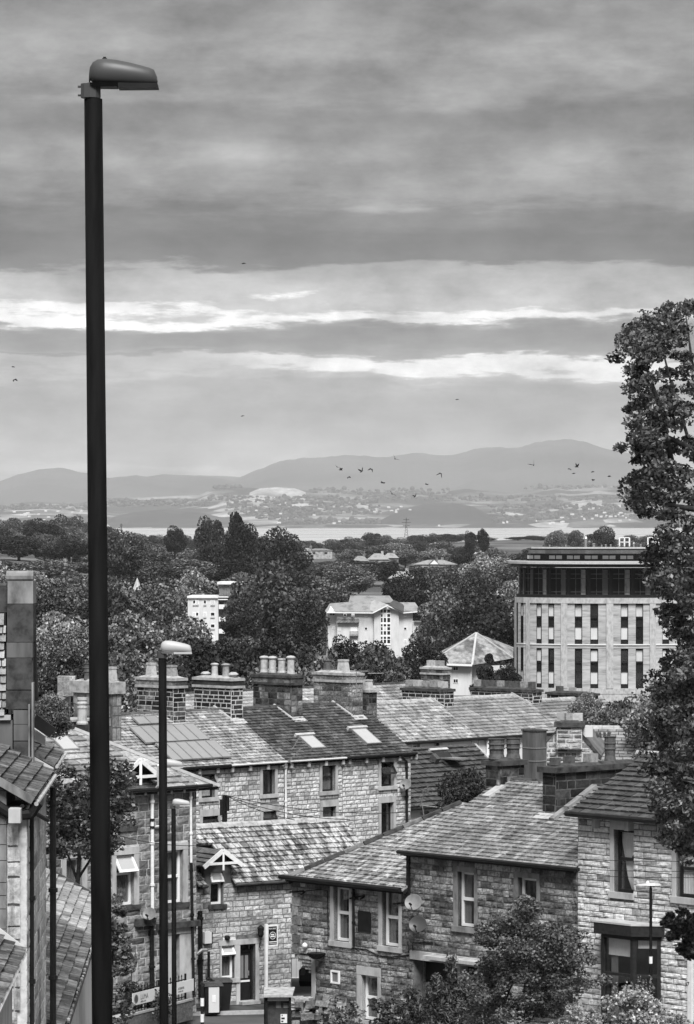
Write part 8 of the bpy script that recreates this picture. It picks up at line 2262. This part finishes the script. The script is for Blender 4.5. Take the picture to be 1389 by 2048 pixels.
# shrubs along the bottom
def low_bush(x0, x1, y0, n, Y, mat, size, label, seed, per=60, cat='shrub', name='shrub', rpx=(10, 18), dome=True):
    r_ = random.Random(seed); cl = []
    for i in range(n):
        t = r_.random(); x = x0 + (x1 - x0) * t
        yt = y0 + (1 - math.sin(math.pi * min(1, max(0, t)))) * (30 if dome else 6)
        y = r_.uniform(yt + 8, 2085); rr = r_.uniform(*rpx) * Y / F
        cl.append((tuple(P3(x, y, Y + r_.uniform(-.6, .6))), (rr, rr, rr * .8)))
    bt = P3((x0 + x1) / 2, 2150, Y); bt.z = gz(Y)
    return bush(name, label, cat, cl, per, size, M_ if False else mat, [([bt, P3((x0 + x1) / 2, 2040, Y)], .03, .01)], base=bt, seed=seed)
low_bush(1100, 1212, 1998, 40, 92, 'leaf_flower', .042, 'rounded flowering hedge, left of the two before the bay window', 51, cat='hedge', name='hedge')
low_bush(1212, 1316, 1968, 60, 90, 'leaf_flower', .042, 'taller rounded hedge with upright sprigs before the bay window', 52, cat='hedge', name='hedge')
low_bush(1300, 1372, 2010, 26, 91, 'leaf_pale', .04, 'low leafy shrub right of the banded lamp post', 53)
low_bush(740, 860, 1975, 44, 104, 'wood_mid', .055, 'dark leafy shrub left of the cypress, in front of the lower window', 54)
low_bush(640, 740, 2000, 30, 105, 'wood_mid', .05, 'straggly shrub at the foot of the corner house wall', 55, per=40, rpx=(6, 13))
low_bush(655, 690, 1985, 16, 110, 'wood_mid', .045, 'thin climber growing up the corner house wall', 56, per=34, rpx=(5, 9))
low_bush(940, 1010, 1985, 26, 99, 'leaf_conifer', .045, 'pale spiky shrub under the maple', 57)
# upright sprigs on the hedge
mbp = []
for i in range(16):
    x = rg.uniform(1225, 1310); yb = 1985; yt = rg.uniform(1948, 1972)
    for k in range(14): mbp.append(tuple(P3(x + rg.uniform(-2.4, 2.4), yb - (yb - yt) * k / 13, 90 + rg.uniform(-.03, .03))))
hd = [o for o in bpy.data.objects if o.get('label', '').startswith('taller rounded hedge')][0]
leaf_mesh('sprig', mbp, .03, M['leaf_flower'], rg, hd)
# dark plants behind the railing
cl = [(tuple(P3(rg.uniform(210, 340), rg.uniform(1975, 2030), 114.6)), (.22, .22, .2)) for i in range(30)]
bt = P3(275, 2040, 114.6)
bush('shrub', 'dark climbing plant tangled behind the banner railing', 'shrub', cl, 60, .05, 'leaf_dark', base=bt, seed=58)
# flat mossy rubble at the foot of the corner
st_ = MB(); r2 = random.Random(6)
for i in range(150):
    p = P3(r2.uniform(585, 690), r2.uniform(1998, 2046), 113 + r2.uniform(-2, 2)); w = r2.uniform(.1, .26); h = r2.uniform(.06, .14)
    st_.quadbox([p + Vector((sx * w * r2.uniform(.6, 1), sy * w * r2.uniform(.5, .9), sz * h * r2.uniform(.5, 1))) for sz in (-1, 1) for sx, sy in ((-1, -1), (1, -1), (1, 1), (-1, 1))])
st_.build('rubble', M['stone_mid'], label='loose rubble heap at the foot of the corner house', category='rubble', kind='stuff')
MB().pbox(Fr(P3(585, 2048, 113.6), eA, UP), 0, -.6, 1.6, .35, -.4, 0).build('rubble_bank', M['stone_mid'], label='low stony bank beside the kiosk under the corner house', category='bank')
